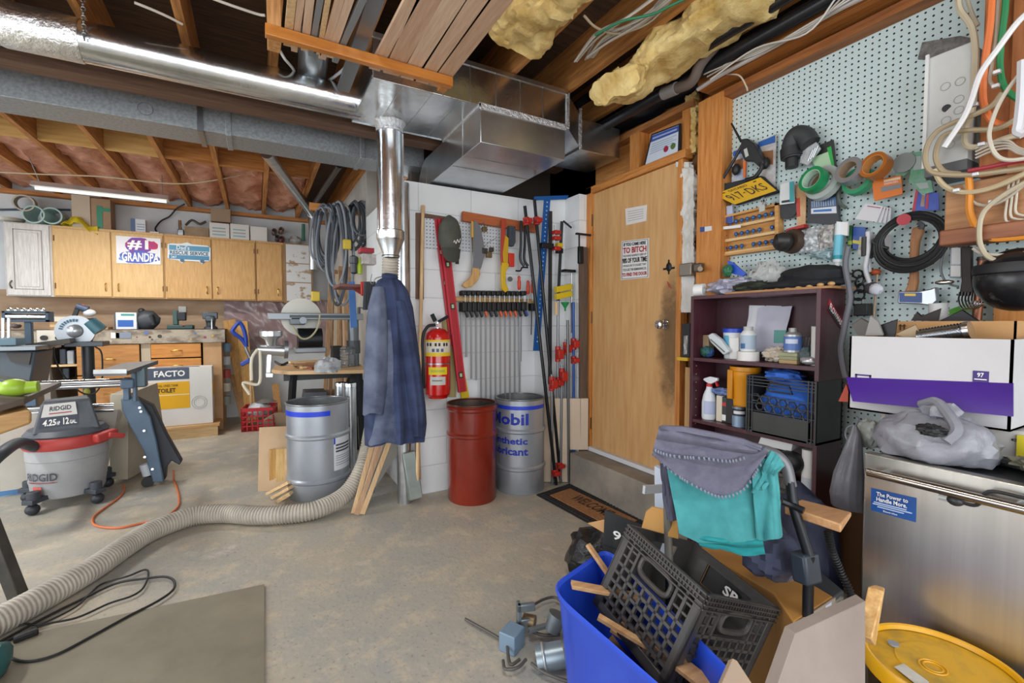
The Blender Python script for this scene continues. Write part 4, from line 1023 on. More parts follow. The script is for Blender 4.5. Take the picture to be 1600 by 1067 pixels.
# wooden platform on the floor with a carton on it
pl=T('plywood_platform','low wooden platform on the floor below the workbench','platform')
px1=-.375
pl.p('deck',MB().box(-2.0,px1,6.0,6.9,.11,.135),M('b48a58',.6,0,'cba371',3,(1,8,8)),bev=.002)
pl.p('front_rail',MB().box(-2.0,px1 - .02,6.02,6.06,0,.11),wood('b89766','d0b183','x'))
bq=T('toilet_carton','white toilet carton with blue-grey and yellow bands standing on the platform','box')
q0=[PY(222,582,6.08),PY(331,575,6.08),PY(331,656,6.08),PY(222,662,6.08)]
x0,x1=q0[0].x,q0[1].x; zt,zb=.77,.137
bq.p('carton',MB().box(x0,x1,6.08,6.30,zb,zt),M('dcdad6',.6,0,'d0cecb',2),bev=.003)
qq=[V((x0,6.08,zt)),V((x1,6.08,zt)),V((x1,6.08,zb)),V((x0,6.08,zb))]
bq.p('header_band',patch(qq,YF,0,.66,.0,.2,.002),M('4a5468',.5)); bq.p('yellow_band',patch(qq,YF,0,.66,.24,.70,.002),M('e0a80e',.5))
bq.p('yellow_stripe',patch(qq,YF,0,.66,.455,.47,.003),M('e9d9a8',.5))
txtq(bq.o,qq,YF,'FACTO',INKWHITE,.16,.6,.045,.15,.004,.03); txtq(bq.o,qq,YF,'FULL LINED TANK',M('4a3a1a',.5),.2,.5,.28,.32,.004); txtq(bq.o,qq,YF,'TOILET',M('3a2f18',.5),.2,.46,.345,.42,.004,.03)
for r_ in (.07,.05): bq.p('line_drawing',MB().torus(bil(qq,.8,.62) - V((0,.002,0)),r_,.0015,YF,28,4),M('9a9a98',.6))
bq.p('side_band',MB().box(x1 - .001,x1 +.002,6.10,6.28,zb +.30,zb +.47),M('e0a80e',.5)); bq.p('lid_band',MB().box(x0 +.1,x1 - .12,6.10,6.2,zt,zt +.002),M('5d6678',.5))
# bench-top objects
def bb_box(name,u0,u1,v0,v1,y,d,mat,label,cat,bev=.004):
    a,b_=PY(u0,v0,y),PY(u1,v1,y); z0_=bz1 +.001 if v1 > 508 else b_.z
    t=T(name,label,cat); t.p('body',MB().box(a.x,b_.x,y,y +d,z0_,a.z),mat,bev=bev); t.q=[V((a.x,y,a.z)),V((b_.x,y,a.z)),V((b_.x,y,z0_)),V((a.x,y,z0_))]; return t
t=bb_box('tool_carton',178,214,488,514,6.6,.15,M('d7dbe0',.5),'white box picturing a blue hand plane on the workbench','box')
t.p('blue_picture',patch(t.q,YF,.15,.85,.45,.85),M('2c5fb0',.5)); t.p('teal_bar',patch(t.q,YF,.3,.9,.08,.2),M('3f8f8c',.5)); t.p('side_strip',patch(t.q,YF,0,.07,0,1),M('4a5058',.5))
t=T('planer','dark grey planer body beside the white box on the workbench','tool')
a=PY(227,512,6.7); t.p('body',MB().blob((a.x,6.72,bz1 +.1),(.14,.1,.12),20,12,.15,2,-.1),M('3a3f46',.5)); t.p('knob',MB().blob(PY(221,486,6.7),(.035,.035,.035),12,8),BLACK); t.p('dust_port',MB().cyl(PY(236,492,6.66),PY(240,508,6.66),.03,seg=12),BLACK)
t=T('small_press','small green and black hobby press on the workbench','press'); a=PY(283,513,6.6)
t.p('base',MB().box(a.x - .13,a.x +.12,6.55,6.75,bz1,bz1 +.05),M('2f4a47',.5),bev=.01); t.p('post',MB().box(a.x - .08,a.x - .03,6.62,6.7,bz1 +.05,bz1 +.22),M('33514d',.5),bev=.008); t.p('head',MB().box(a.x - .04,a.x +.05,6.6,6.68,bz1 +.1,bz1 +.2),BLACKM,bev=.01); t.p('red_knob',MB().cyl((a.x +.03,6.57,bz1 +.04),(a.x +.03,6.55,bz1 +.04),.012,seg=10),RED)
t=T('bench_vise','grey bench vise mounted on the right end of the workbench','vise'); a=PY(329,513,6.5)
VM=M('4a5157',.4,.5)
t.p('swivel_base',MB().lathe([(.07,0),(.07,.02),(.045,.04),(.05,.09)],(a.x,6.55,bz1),20),VM); t.p('jaw_body',MB().box(a.x - .05,a.x +.05,6.45,6.65,bz1 +.08,bz1 +.16),VM,bev=.02); t.p('jaw_plate',MB().box(a.x - .075,a.x +.075,6.47,6.5,bz1 +.12,bz1 +.2).box(a.x - .075,a.x +.075,6.53,6.56,bz1 +.12,bz1 +.2),VM,bev=.008); t.p('screw_handle',MB().cyl((a.x +.02,6.42,bz1 - .03),(a.x +.02,6.42,bz1 +.12),.008,seg=8),CHROME)
for u,v,lb_ in ((285,486,'white light switch plate on the plywood splashback'),):
    a=PY(u,v,7.06); S('switch_plate',MB().box(a.x - .04,a.x +.04,7.055,7.07,a.z - .06,a.z +.06),WHITE,lb_,'switch',bev=.004)
t=T('outlet_plate','electrical outlet plate with two plugs on the front of the workbench','outlet'); a=PY(81,526,BY - .032)
t.p('plate',MB().box(a.x - .11,a.x +.11,BY - .04,BY - .03,a.z - .065,a.z +.065),M('cfc9bd',.5),bev=.004)
for dx_ in (-.05,.06): t.p('plug',MB().cyl((a.x +dx_,BY - .08,a.z - .01),(a.x +dx_,BY - .04,a.z - .01),.025,seg=12),BLACK)
for k,(u,c) in enumerate([(180,'e8e6df'),(193,'7d8798')]): 
    a=PY(u,524,BY - .034); S('paper_label',MB().box(a.x - .035 - .03*k,a.x +.035+.03*k,BY - .036,BY - .0305,a.z - .03,a.z +.03),M(c,.6),['small white number card stuck on the workbench edge','grey strip stuck beside the white card on the workbench edge'][k],'label')
# roller stand on the bench at left
t=T('roller_stand','blue-grey roller stand with shiny steel rollers at the far left','roller stand'); y=5.4
a,b_=PY(5,486,y),PY(78,503,y)
fr=M('3c4d5c',.4,.4)
t.p('head_frame',MB().box(a.x,b_.x,y - .03,y,b_.z,b_.z +.02).box(a.x,b_.x,y - .03,y,a.z - .015,a.z).box(a.x,a.x +.02,y - .03,y +.1,b_.z,a.z).box(b_.x - .02,b_.x,y - .03,y +.1,b_.z,a.z),fr,bev=.002)
t.p('roller',MB().cyl((a.x +.02,y - .005,(a.z +b_.z)/2),(b_.x - .02,y - .005,(a.z +b_.z)/2),.024,seg=16),CHROME)
for k in range(6):
    x=a.x +.04+(b_.x - a.x - .08)*k /5; t.p('ball_roller',MB().blob((x,y,a.z +.008),(.022,.022,.022),12,8),CHROME)
t.p('post',MB().box(PY(38,520,y).x,PY(49,520,y).x,y,y +.05,.0,b_.z),fr,bev=.003)
# wall clutter: long white board and drill on the splashback
S('white_batten',MB().box(PY(70,483,6.75).x,PY(117,483,6.75).x,6.72,6.77,bz1 +.088,bz1 +.14),M('d8d2c0',.6),'short whitish batten lying behind the chop saw','batten')
for k in range(3): S('stacked_board',MB().box(PY(80,490,6.7).x,PY(170,490,6.7).x - .1*k,6.65,6.85,bz1 +.001+.028*k,bz1 +.027+.028*k),PINEX if k % 2 else wood('a07a50','b8936a','x'),['lowest board of a small stack on the left of the workbench','middle board of a small stack on the left of the workbench','top board of a small stack on the left of the workbench'][k],'board','boards stacked on the workbench')
t=T('cordless_drill','dark blue cordless drill with a round pale chuck resting above the chop saw','drill'); y=6.55
t.p('motor_body',MB().cyl(PY(120,478,y),PY(137,484,y),.035,.04,14),M('3d4b63',.4)); t.p('chuck',MB().blob(PY(140,489,y),(.055,.05,.04),14,10),M('cfd2d4',.35)); t.p('grip',MB().beam(PY(122,480,y),PY(115,498,y),.03,.04),BLACK,bev=.006); t.p('red_switch',MB().blob(PY(130,477,y),(.02,.02,.015),10,6),M('b04a3a',.5))
# chop saw on a pedestal
t=T('chop_saw','silver-bladed abrasive chop saw on a dark steel pedestal','chop saw'); y=5.0
c=PY(119,517,y); R_=.125
t.p('blade_guard',MB().lathe([(R_,0),(R_,.03),(.02,.035),(.02,0)],(c.x,y,c.z),36,(0,-1,0)),M('aeb4ba',.35,.6)); t.p('blade_hub',MB().lathe([(.055,0),(.05,.02),(.03,.035),(.003,.042)],(c.x,y - .034,c.z),24,(0,-1,0)),M('b5bac0',.3,.7))
def fn(a,b_):
    g=PI *(.95 - .55*a); r_=R_ - .05+.028*b_
    return (c.x +r_ *math.cos(g),y - .0375,c.z +r_ *math.sin(g))
for k in range(8): t.p('guard_mark',MB().prism([fn(k /8,0),fn(k /8+.08,.0),fn(k /8+.08,.8),fn(k /8,.8)],(0,-.001,0)),M('33607d',.5))
t.p('motor',MB().cyl(PY(140,502,y),PY(157,517,y),.05,.055,16),M('3f6a75',.4)); t.p('arm',MB().beam(PY(125,502,y),PY(150,500,y),.04,.04),BLACKM,bev=.006)
t.p('fence_arm',MB().beam(PY(135,515,y),PY(137,535,y),.06,.05,(0,-1,0)),BLACKM,bev=.005)
b0=PY(137,537,y); t.p('base',MB().box(b0.x - .12,b0.x +.12,y - .1,y +.1,b0.z - .02,b0.z +.02),M('4e5358',.4,.5),bev=.005)
t.p('pedestal',MB().cyl((b0.x,y,0),(b0.x,y,b0.z - .02),.04,seg=20),M('3b3e40',.4,.5)); t.p('floor_plate',MB().cyl((b0.x,y,0),(b0.x,y,.015),.15,seg=24),BLACKM); t.p('plug_cap',MB().blob(PY(136,612,y - .04),(.022,.02,.03),10,8),M('b3b04a',.5))
S('outfeed_beam',MB().beam(PY(45,541,4.9),PY(114,532,4.9),.12,.04,(0,0,1)),M('4b4844',.5,.4),'dark steel outfeed beam running left from the chop saw','beam',bev=.003)
wirep([PY(148,541,4.9),PY(158,550,4.9),PY(160,575,4.9),PY(158,600,4.9),PY(146,615,4.9),PY(125,612,4.9),PY(98,585,4.9),PY(86,560,4.9),PY(84,542,4.9)],.006,BLACK,'black cord looping down from the chop saw')
# ================================================================= corner right of the workbench
def fn(u,v):
    x=bx(346)+(.92 - bx(346))*u
    return (x,7.02+.03*noise.noise(V((x *6+v *3,v *3,0)))+.02*noise.noise(V((x *18+6*v,v *6,3))),.9+.68*v)
S('plastic_sheet',MB().sheet(fn,60,30),M('8d7678',.22,0,'a58f8e',3,(2,1,1)),'wrinkled clear plastic over insulation on the wall below the peeling cabinet','plastic sheet')
for k,(u0,v0,u1,v1,m_,lb_) in enumerate([(358,500,392,640,wood('b0803f','cf9f58','z'),'wide orange pine board leaning in the corner beside the workbench'),(378,502,392,640,wood('c4924a','dbae69','z'),'yellow pine board leaning behind the snow shovel'),(366,585,385,655,wood('9c7449','b98f60','z'),'shorter brown board leaning low beside the workbench'),(430,600,436,640,wood('a97a48','c4955e','z'),'short board leaning behind the red crate')]):
    a=PY(u0,v0,6.85 - .05*k); b_=PY(u1,v1,6.55 - .05*k); b_.z=.012
    S('leaning_board',MB().beam(a,b_,.14 - .02*k,.02,(0,-1,0)),m_,lb_,'board',bev=.002)
t=T('snow_shovel','snow shovel with a bright blue D-grip leaning in the corner','shovel'); y=6.2
t.p('d_grip',MB().tube([PY(385,540,y),PY(377,529,y),PY(364,519,y),PY(366,512,y),PY(374,504,y),PY(380,512,y),PY(384,527,y),PY(385,542,y)],.022,8,4),M('2343a0',.4))
t.p('shaft',MB().cyl(PY(383,542,y),PY(391,560,y),.018,seg=12),STEEL); t.p('blue_collar',MB().beam(PY(376,570,y),PY(391,562,y),.06,.05),M('2a4aa8',.4),bev=.01)
t.p('lower_shaft',MB().cyl(PY(391,560,y),PY(393,560,y - .1)*0+V((PY(393,655,6.4).x,6.4,.012)),.015,seg=10),PINE)
for k in range(5):
    a=PY(351,545+22*k,6.2)
    S('stacked_can',MB().cyl((a.x,6.6,a.z - .05),(a.x,6.6,a.z +.05),.045,seg=14) if a.z > .2 else MB().cyl((a.x,6.6,.005),(a.x,6.6,.1),.045,seg=14),M(['6b8aa5','b9bdc0','a5483c','c9c9b8','8d9a8d'][k],.5),['blue-grey can on the shelf edge beside the bench end, topmost','pale can second from the top beside the bench end','reddish can in the middle beside the bench end','cream can low beside the bench end','grey-green can lowest beside the bench end'][k],'can')
# red milk crate
def crate(name,label,c,sx,sy,h,mat,rot=0,group=None,thick=.012,cells=6,rows=4):
    t=T(name,label,'crate',group); m_=Matrix.Translation(V(c)) @ Matrix.Rotation(rot,4,'Z')
    X,Y=sx /2,sy /2
    t.p('base',MB().box(-X,X,-Y,Y,0,.012).xf(m_),mat)
    t.p('top_rim',MB().box(-X,X,-Y,-Y +thick,h - .04,h).box(-X,X,Y - thick,Y,h - .04,h).box(-X,-X +thick,-Y,Y,h - .04,h).box(X - thick,X,-Y,Y,h - .04,h).xf(m_),mat,bev=.002)
    for (nm,a,b_,fixed,ax) in (('front_lattice',-X,X,-Y,'x'),('rear_lattice',-X,X,Y - thick,'x'),('side_lattice',-Y,Y,-X,'y'),('side_lattice',-Y,Y,X - thick,'y')):
        g=MB()
        for k in range(cells +1):
            p_=a +(b_ - a - thick)*k /cells
            (g.box(p_,p_ +thick,fixed,fixed +thick,0,h - .03) if ax == 'x' else g.box(fixed,fixed +thick,p_,p_ +thick,0,h - .03))
        for k in range(rows):
            z=.0+(h - .05)*k /rows
            (g.box(a,b_,fixed,fixed +thick,z,z +thick) if ax == 'x' else g.box(fixed,fixed +thick,a,b_,z,z +thick))
        t.p(nm,g.xf(m_),mat)
    return t
RC=M('b8222a',.45)
crate('milk_crate','red milk crate on the floor below the radial arm saw table',(.02,6.2,.001),.34,.34,.27,RC,-.15)
S('plastic_bag_pile',MB().blob((.02,6.2,.22),(.13,.13,.09),16,12,.25,3),M('c9ced2',.35,0,'a9aeb3',10),'pale plastic lump filling the red milk crate','plastic')
S('grey_disc',MB().lathe([(.005,.04),(.06,.03),(.11,0),(.005,-.005)],(.09,6.2,.31),24),M('6d6a66',.6),'grey round cap resting on top of the red crate contents','cap')
S('cardboard_flap',MB().prism([PZ(412,668,.0)+V((0,-.1,0)),PZ(447,664,.0)+V((0,-.1,0)),PY(447,645,6.0),PY(430,645,6.0),PY(412,655,6.0)],(0,.01,0)),M('b8a48e',.8),'torn beige cardboard flap leaning on the red crate','cardboard')
# radial arm saw table
tz=PY(452,580,4.25).z
TT=[PY(424,571,4.45),PY(452,581,4.25),PY(572,579,4.05),PY(572,560,4.9),PY(424,560,4.95)]
TT=[V((p.x,p.y,tz)) for p in TT]
TT[3]=V((.90,4.75,tz)); TT[4]=V((.16,4.95,tz))
t=T('saw_table','plywood-topped work table under the radial arm saw','table')
t.p('tabletop',MB().prism([p - V((0,0,.03)) for p in TT],(0,0,.03)),M('c09a6c',.6,0,'d3b085',3),bev=.002)
for (x,y) in ((.28,4.4),(.80,4.25),(.30,4.85),(.82,4.7)): t.p('leg',MB().beam((x,y,tz - .03),(x +(-.06 if x < .5 else .02),y - .03,0),.04,.04),BLACKM)
t.p('apron',MB().box(.2,.84,4.42,4.44,tz - .1,tz - .03),M('3a3c3e',.5))
S('speaker_case',MB().prism([(.29,4.55,.0),(.56,4.5,.0),(.56,4.5,.62),(.38,4.55,.62)],(0,.25,0)),M('4a5058',.5),'dark slanted cabinet standing under the saw table','cabinet',bev=.004)
S('black_bag',MB().blob((.80,4.45,.58),(.1,.1,.2),16,12,.2,3),M('161719',.5),'black bag hanging under the right end of the saw table','bag')
for k in range(6):
    x=.50+.055*k; S('stored_board',MB().beam((x +.05,4.78,.60),(x - .02,4.72,.01),.045,.02,(0,-1,0)),ws[k % 3],['leftmost short board stored under the saw table','second short board from the left under the saw table','third short board from the left under the saw table','fourth short board from the left under the saw table','fifth short board from the left under the saw table','rightmost short board stored under the saw table'][k],'board','boards under the saw table')
ra=T('radial_arm_saw','old grey radial arm saw with a long horizontal arm on the plywood table','radial arm saw'); y=4.5
a,b_=PY(418,494,y),PY(566,497,y); AM=M('8b9094',.4,.5); DKG=M('4d5154',.45,.4)
ra.p('arm',MB().box(a.x,b_.x,y - .05,y +.05,a.z - .03,a.z +.03),AM,bev=.006)
ra.p('arm_track',MB().box(a.x +.17,b_.x - .1,y - .056,y - .05,a.z - .012,a.z +.012),DKG)
c=PY(472,490,y); ra.p('blade_guard',MB().lathe([(.17,0),(.16,.04),(.05,.06)],(c.x,y +.08,c.z - .03),32,(0,1,0)),M('b5b3aa',.4,.3))
ra.p('carriage',MB().box(c.x - .1,c.x +.02,y - .05,y +.06,c.z - .1,c.z - .03),M('6a7074',.4,.4),bev=.01); ra.p('round_knob',MB().cyl((c.x +.0,y - .09,c.z - .06),(c.x,y - .05,c.z - .06),.03,seg=18),AM)
m0=PY(484,530,y); ra.p('motor',MB().cyl((m0.x - .1,y,m0.z),(m0.x +.1,y,m0.z),.1,seg=24),BLACKM); ra.p('motor_foot',MB().box(m0.x - .13,m0.x +.13,y - .08,y +.1,m0.z - .12,m0.z - .07),AM,bev=.01)
c0=PY(552,520,y); ra.p('column',MB().cyl((c0.x,y,tz),(c0.x,y,a.z - .02),.05,seg=20),M('6d7276',.35,.6)); ra.p('column_collar',MB().cyl((c0.x,y,tz +.12),(c0.x,y,tz +.24),.062,seg=20),DKG)
ra.p('crank',MB().cyl((b_.x - .03,y,a.z +.03),(b_.x - .03,y,a.z +.09),.015,seg=10).beam((b_.x - .03,y,a.z +.09),(b_.x +.06,y - .03,a.z +.07),.02,.012),DKG)
ra.p('power_cord',MB().tube([PY(500,492,y - .07),PY(496,512,y - .12),PY(484,527,y - .14),PY(470,528,y - .14),PY(457,510,y - .12)],.008,8,6),M('b0a98a',.5))
# meat grinder clamped on the table edge
mg=T('hand_mill','silver hand grinder clamped to the left edge of the saw table','grinder'); y=4.28
CR=M('c9cbcd',.28,.9)
mg.p('hopper',MB().lathe([(.035,0),(.05,.05),(.085,.08),(.085,.12),(.08,.12),(.045,.05)],PY(424,540,y),28),CR)
mg.p('barrel',MB().cyl(PY(402,546,y),PY(446,548,y),.04,.05,20),CR); mg.p('crank_plate',MB().cyl(PY(444,546,y - .02),PY(450,546,y - .02),.075,seg=28),M('8f9294',.35,.8)); mg.p('mount_post',MB().beam(PY(421,552,y),PY(419,583,y),.045,.04),CR,bev=.006); mg.p('clamp_foot',MB().beam(PY(415,586,y),PY(427,586,y),.03,.04),CR,bev=.004)
mg.p('crank_arm',MB().tube([PY(402,546,y - .04),PY(393,562,y - .06),PY(393,594,y - .06)],.012,8,5),M('d6cdb8',.4)); mg.p('crank_arm',MB().tube([PY(406,547,y - .04),PY(407,575,y - .05),PY(404,600,y - .05),PY(380,598,y - .05),PY(390,616,y - .05)],.012,8,5),M('d6cdb8',.4))
# odds on the saw table
for k,(u0,u1,v,lb_,m_) in enumerate([(452,520,548,'long board lying on the saw table behind the jug',PINEX),(455,505,556,'shorter scrap lying on the saw table',wood('9c7048','b88d63','x')),(470,518,563,'thin scrap at the front of the saw table',PINEX)]):
    a,b_=PY(u0,v,4.6 - .1*k),PY(u1,v - 5+2*k,4.7 - .1*k); a.z=tz +.012+.018*(2 - k); b_.z=a.z
    S('wood_scrap',MB().beam(a,b_,.06,.018),m_,lb_,'wood scrap','scraps on the saw table')
S('sandpaper_block',MB().prism([PZ(472,574,tz +.001),PZ(487,578,tz +.001),PZ(498,570,tz +.001),PZ(482,567,tz +.001)],(0,0,.02)),M('a05a4c',.8),'reddish sanding block at the front of the saw table','block')
wirep([PZ(430,565,tz +.01),PZ(440,570,tz +.01),PZ(452,566,tz +.01),PZ(462,572,tz +.01)],.012,M('3a3a3a',.6),'dark cable end lying at the left of the saw table')
def jug(name,c,r,h,mat,label,cat='jug'):
    prof=[]
    for k in range(7): z=h *(.05+.12*k); prof += [(r,z),(r - .006,z +h *.05),(r,z +h *.1)]
    t=T(name,label,cat); t.p('ribbed_body',MB().lathe([(r *.9,0)]+prof +[(r *.7,h *.97),(r *.45,h)],c,28),mat); return t
GL=M('dfe6e8',.06,0,trans=.85)
c=PZ(544,572,tz +.001); jug('plastic_jug',c,.075,.19,GL,'ribbed clear plastic jar on the right of the saw table','jar')
S('clear_bag',MB().blob(PZ(512,573,tz +.05),(.10,.08,.075),18,12,.5,4,-.045),M('d6dadc',.12,0,'a8adb0',18,trans=.3,bump=.5),'crumpled clear plastic bag beside the ribbed jar','bag')
S('black_box',MB().box(PY(520,545,4.55).x,PY(536,545,4.55).x,4.55,4.7,tz +.001,PY(520,541,4.55).z),BLACK,'black box behind the ribbed jar','box',bev=.005)
# lumber standing in the corner behind the saw
for k in range(9):
    u0=508+7*k +(k % 3)*2; y=5.9 - .09*k; a=PY(u0 +10,415+(k *7) % 26,y); b_=V((PY(u0 - 4,560,y - .25).x,y - .25,.012)); a.x=min(a.x,.86); b_.x=min(b_.x,.84)
    S('standing_lumber',MB().beam(a,b_,.05+.012*(k % 3),.02,(0,-1,0)),[wood('a88460','c4a17c','z'),wood('8d6a4a','a98460','z'),M('cfc3ae',.6),wood('b89670','d0b18c','z')][k % 4],['leftmost','second','third','fourth','fifth','sixth','seventh','eighth','rightmost'][k]+' of the long boards standing behind the radial arm saw, counted from the left','board','long boards behind the radial arm saw')
# coils of cable on a wooden bracket
t=T('cable_bracket','orange wooden arm carrying the coiled cables','bracket')
cby=4.7
a,b_=PY(484,321,cby),PY(580,322,cby)
t.p('arm',MB().box(a.x,.93,cby,cby +.05,a.z - .035,a.z +.03),wood('b5702f','d08e4b','x'),bev=.002)
CB=[M('5a6068',.45),M('7b818a',.45),M('3f444b',.45),M('8a8f96',.5)]
def coil(u,v0,v1,wd,n,label,mats,plug=None,seed=0,cy_=cby - .06):
    r_=random.Random(seed); t=T('cable_coil',label,'cable','coiled cables on the wooden arm')
    for k in range(n):
        uu=u +r_.uniform(-wd *.25,wd *.25); top=PY(uu,v0 +r_.uniform(-3,3),cy_); bt=PY(uu +r_.uniform(-8,8),v1 +r_.uniform(-16,16),cy_ - .1*r_.random()); w_=PY(uu +wd *r_.uniform(.35,.62),v0,cy_).x - top.x; pts=[]
        for i in range(20):
            g=2*PI *i /20; f_=(1 - math.cos(g))/2
            pts.append(V((top.x +(bt.x - top.x)*f_ +w_ *math.sin(g)*(.75+.25*f_),cy_ +(.08 if math.cos(g) > .6 and math.sin(g) < 0 else 0) - .04*k /n - .03*f_,top.z +(bt.z - top.z)*f_)))
        pts.append(pts[0]); t.p('loop',MB().tube(spline(pts,2),.0105,7),mats[k % len(mats)])
    if plug: c=PY(plug[0],plug[1],cy_ - .1); t.p('yellow_plug',MB().box(c.x - .035,c.x +.035,c.y - .03,c.y +.03,c.z - .045,c.z +.045),M('cfb23a',.5),bev=.01)
coil(508,322,415,30,7,'long looping grey cable hung at the left of the wooden arm',CB,(493,463),3)
coil(530,318,462,34,8,'tangled long grey cable hung in the middle of the wooden arm',CB,(542,382),5,cby - .12)
coil(558,318,380,30,9,'tight dark cable coil hung at the right end of the wooden arm',[CB[2],CB[0],CB[2]],None,9,cby - .1)

# ================================================================= shop vacuum
vc=(-1.175,4.32); vr=.215; face=math.atan2(-vc[1],-vc[0])
zv=lambda v: PY(105,v,vc[1] - vr).z
vm=T('shop_vacuum','grey and red shop vacuum on casters at the left','vacuum')
GR=M('9b9da0',.5,0,'a7a8aa',8); DG=M('4b5058',.5,0,'585c62',10); VR=M('b5403c',.45)
zb=.07; zt=zv(703)
vm.p('tank',MB().lathe([(vr *.86,zb),(vr *.9,zb +.02),(vr *.93,zb +.09),(vr *.95,zb +.1),(vr *.98,zt - .08),(vr *1.0,zt - .075),(vr,zt)],(vc[0],vc[1],0),44),GR)
vm.p('red_collar',MB().lathe([(vr *1.03,zt),(vr *1.06,zt +.01),(vr *1.04,zt +.07),(vr *.98,zt +.085)],(vc[0],vc[1],0),44),VR)
zc=zt +.08
vm.p('head_brim',MB().lathe([(vr *1.0,zc),(vr *1.04,zc +.012),(vr *.92,zc +.045),(vr *.7,zc +.05)],(vc[0],vc[1],0),44),DG)
zh=zv(630)
mm=Matrix.Translation((vc[0],vc[1],0)) @ Matrix.Rotation(face +PI /2,4,'Z')
hd=MB().hexa([(-.17,-.15,zc +.03),(.17,-.15,zc +.03),(.16,.13,zc +.03),(-.16,.13,zc +.03),(-.125,-.085,zh - .01),(.125,-.085,zh),(.11,.10,zh +.01),(-.11,.10,zh)]).xf(mm)
vm.p('motor_head',hd,DG,bev=.012)
hq=[mm @ V(p) for p in [(-.108,-.093,zh - .015),(.045,-.093,zh - .01),(.06,-.137,zc +.055),(-.14,-.137,zc +.055)]]
nn=(hq[1] - hq[0]).cross(hq[3] - hq[0]).normalized()
hn=-nn if nn.y < 0 else nn    # pointing inward
hq=[p - hn *.004 for p in hq]
vm.p('label_panel',slab(hq,hn,.004),M('3c4250',.45)); vm.p('label_top',patch(hq,hn,0,1,0,.5,.001),M('cfcfcd',.5))
txtq(vm.o,hq,hn,'RIDGID',M('20242c',.5),.2,.85,.1,.28,.002,.02); vm.p('label_line',patch(hq,hn,.2,.85,.36,.40,.002),M('a33a36',.5)); txtq(vm.o,hq,hn,'4.25',INKWHITE,.08,.42,.6,.85,.002,.03); txtq(vm.o,hq,hn,'HP',INKWHITE,.44,.52,.7,.85,.002,.03); txtq(vm.o,hq,hn,'12',INKWHITE,.6,.75,.58,.85,.002,.03); txtq(vm.o,hq,hn,'GAL.',INKWHITE,.77,.95,.7,.85,.002,.03)
def vtext(s_,a0,a1,z0_,z1_,m_,r_=vr *.985+.003):
    def fn(a,b):
        g=face +math.radians(a0 +(a1 - a0)*a); return (vc[0]+r_ *math.cos(g),vc[1]+r_ *math.sin(g),z0_ +(z1_ - z0_)*b)
    return mkflat('lettering',text_mb(s_,V(),EX,EY,1,1,fn=fn,bold=.02),m_,vm.o)
vtext('RIDGID',-68,-15,zv(749),zv(737),M('3c4048',.5)); vtext('.',-68,-14,zv(752.5),zv(751),M('b5403c',.5))
def fn(u,v):
    g=face +math.radians(-56+16*u); r_=vr *.97+.002; return (vc[0]+r_ *math.cos(g),vc[1]+r_ *math.sin(g),zv(775)+(zv(758) - zv(775))*v)
vm.p('red_plug_label',MB().sheet(fn,8,1,.001),M('c2584c',.5))
for g in (face +.55,face - .75+0,face +2.2,face - 2.2):
    dx_,dy_=math.cos(g),math.sin(g)
    o=V((vc[0]+dx_ *(vr +.035),vc[1]+dy_ *(vr +.035),0)); f_=vm.p('caster_bracket',MB().box(-.035,.035,-.10,.045,.075,.105).xf(Matrix.Translation(o) @ Matrix.Rotation(g - PI /2,4,'Z')).cyl(o +V((0,0,.09)),o +V((0,0,.15)),.034,seg=16),M('3b4048',.5),bev=.004)
    vm.p('caster_wheel',MB().blob(o +V((dx_ *.01,dy_ *.01,.036)),(.038,.038,.036),16,10),M('2c3036',.5),f_)
hnd=mm @ V((.19,-.12,zt +.05)); vm.p('red_latch',MB().beam(mm @ V((.13,-.2,zt +.045)),mm @ V((.25,-.11,zt +.06)),.06,.06),VR,bev=.012); vm.p('red_latch_tab',MB().beam(mm @ V((.2,-.17,zt +.06)),mm @ V((.29,-.13,zt +.03)),.05,.035),VR,bev=.008)
o=V((vc[0]+math.cos(face - .8)*vr,vc[1]+math.sin(face - .8)*vr,zt +.035))
vhp=spline([o,PY(30,692,4.0),PY(5,706,3.7),PY(-20,730,3.6),PY(-60,780,3.5)],16)
vm.p('inlet_hose',MB().tube(vhp,.034,16),M('3c4248',.5))
# cords
S('extension_lead',MB().tube([PZ(193,758,.01),PZ(194,765,.008),PZ(186,777,.008),PZ(160,796,.008),PZ(146,808,.008),PZ(147,819,.008),PZ(165,824,.008),PZ(190,824,.008),PZ(222,817,.008),PZ(250,812,.008),PZ(272,798,.008),PZ(280,786,.008),PZ(278,768,.008),PZ(272,750,.008),PZ(271,735,.03)],.0065,8,8),M('d2703f',.5),'orange extension cord looping on the floor beside the shop vacuum','cord')
# ================================================================= table saw with side stand
BGY=M('50657a',.4,0,'5b7086',6); PBK=M('33383f',.5)
ts=T('table_saw','table saw with cream cabinet, steel rails and blue-grey moulded side leg','table saw')
ts.p('cabinet_side',MB().prism([PZ(0,768,.05),PZ(165,745,.05)*1,PY(185,640,4.55),PY(0,648,4.4)],(0,.02,0)),M('cfcbc2',.5,0,'bfb9ae',2))
ts.p('cabinet_end',MB().hexa([(-1.02,4.60,.03),(-.90,4.55,.03),(-.72,5.1,.03),(-.9,5.1,.03),(-1.0,4.60,.70),(-.88,4.55,.70),(-.78,5.1,.72),(-.9,5.1,.72)]),M('a9a08e',.6,0,'b8b09e',4,bump=.1),bev=.004)
ts.p('blue_base_strip',MB().beam(PZ(-40,773,.03),PZ(60,760,.03),.05,.06),M('4a78a6',.4))
for k,v in enumerate((594,600.5)):
    ts.p('upper_rail',MB().cyl(PY(40,v +6,4.35),PY(203,v,4.35),.018,seg=12),CHROME)
for k,v in enumerate((634,641)):
    ts.p('lower_rail',MB().cyl(PY(40,v +4,4.45),PY(178,v - 1,4.5),.016,seg=12),CHROME)
y=4.3
hc=PY(205,597,y)
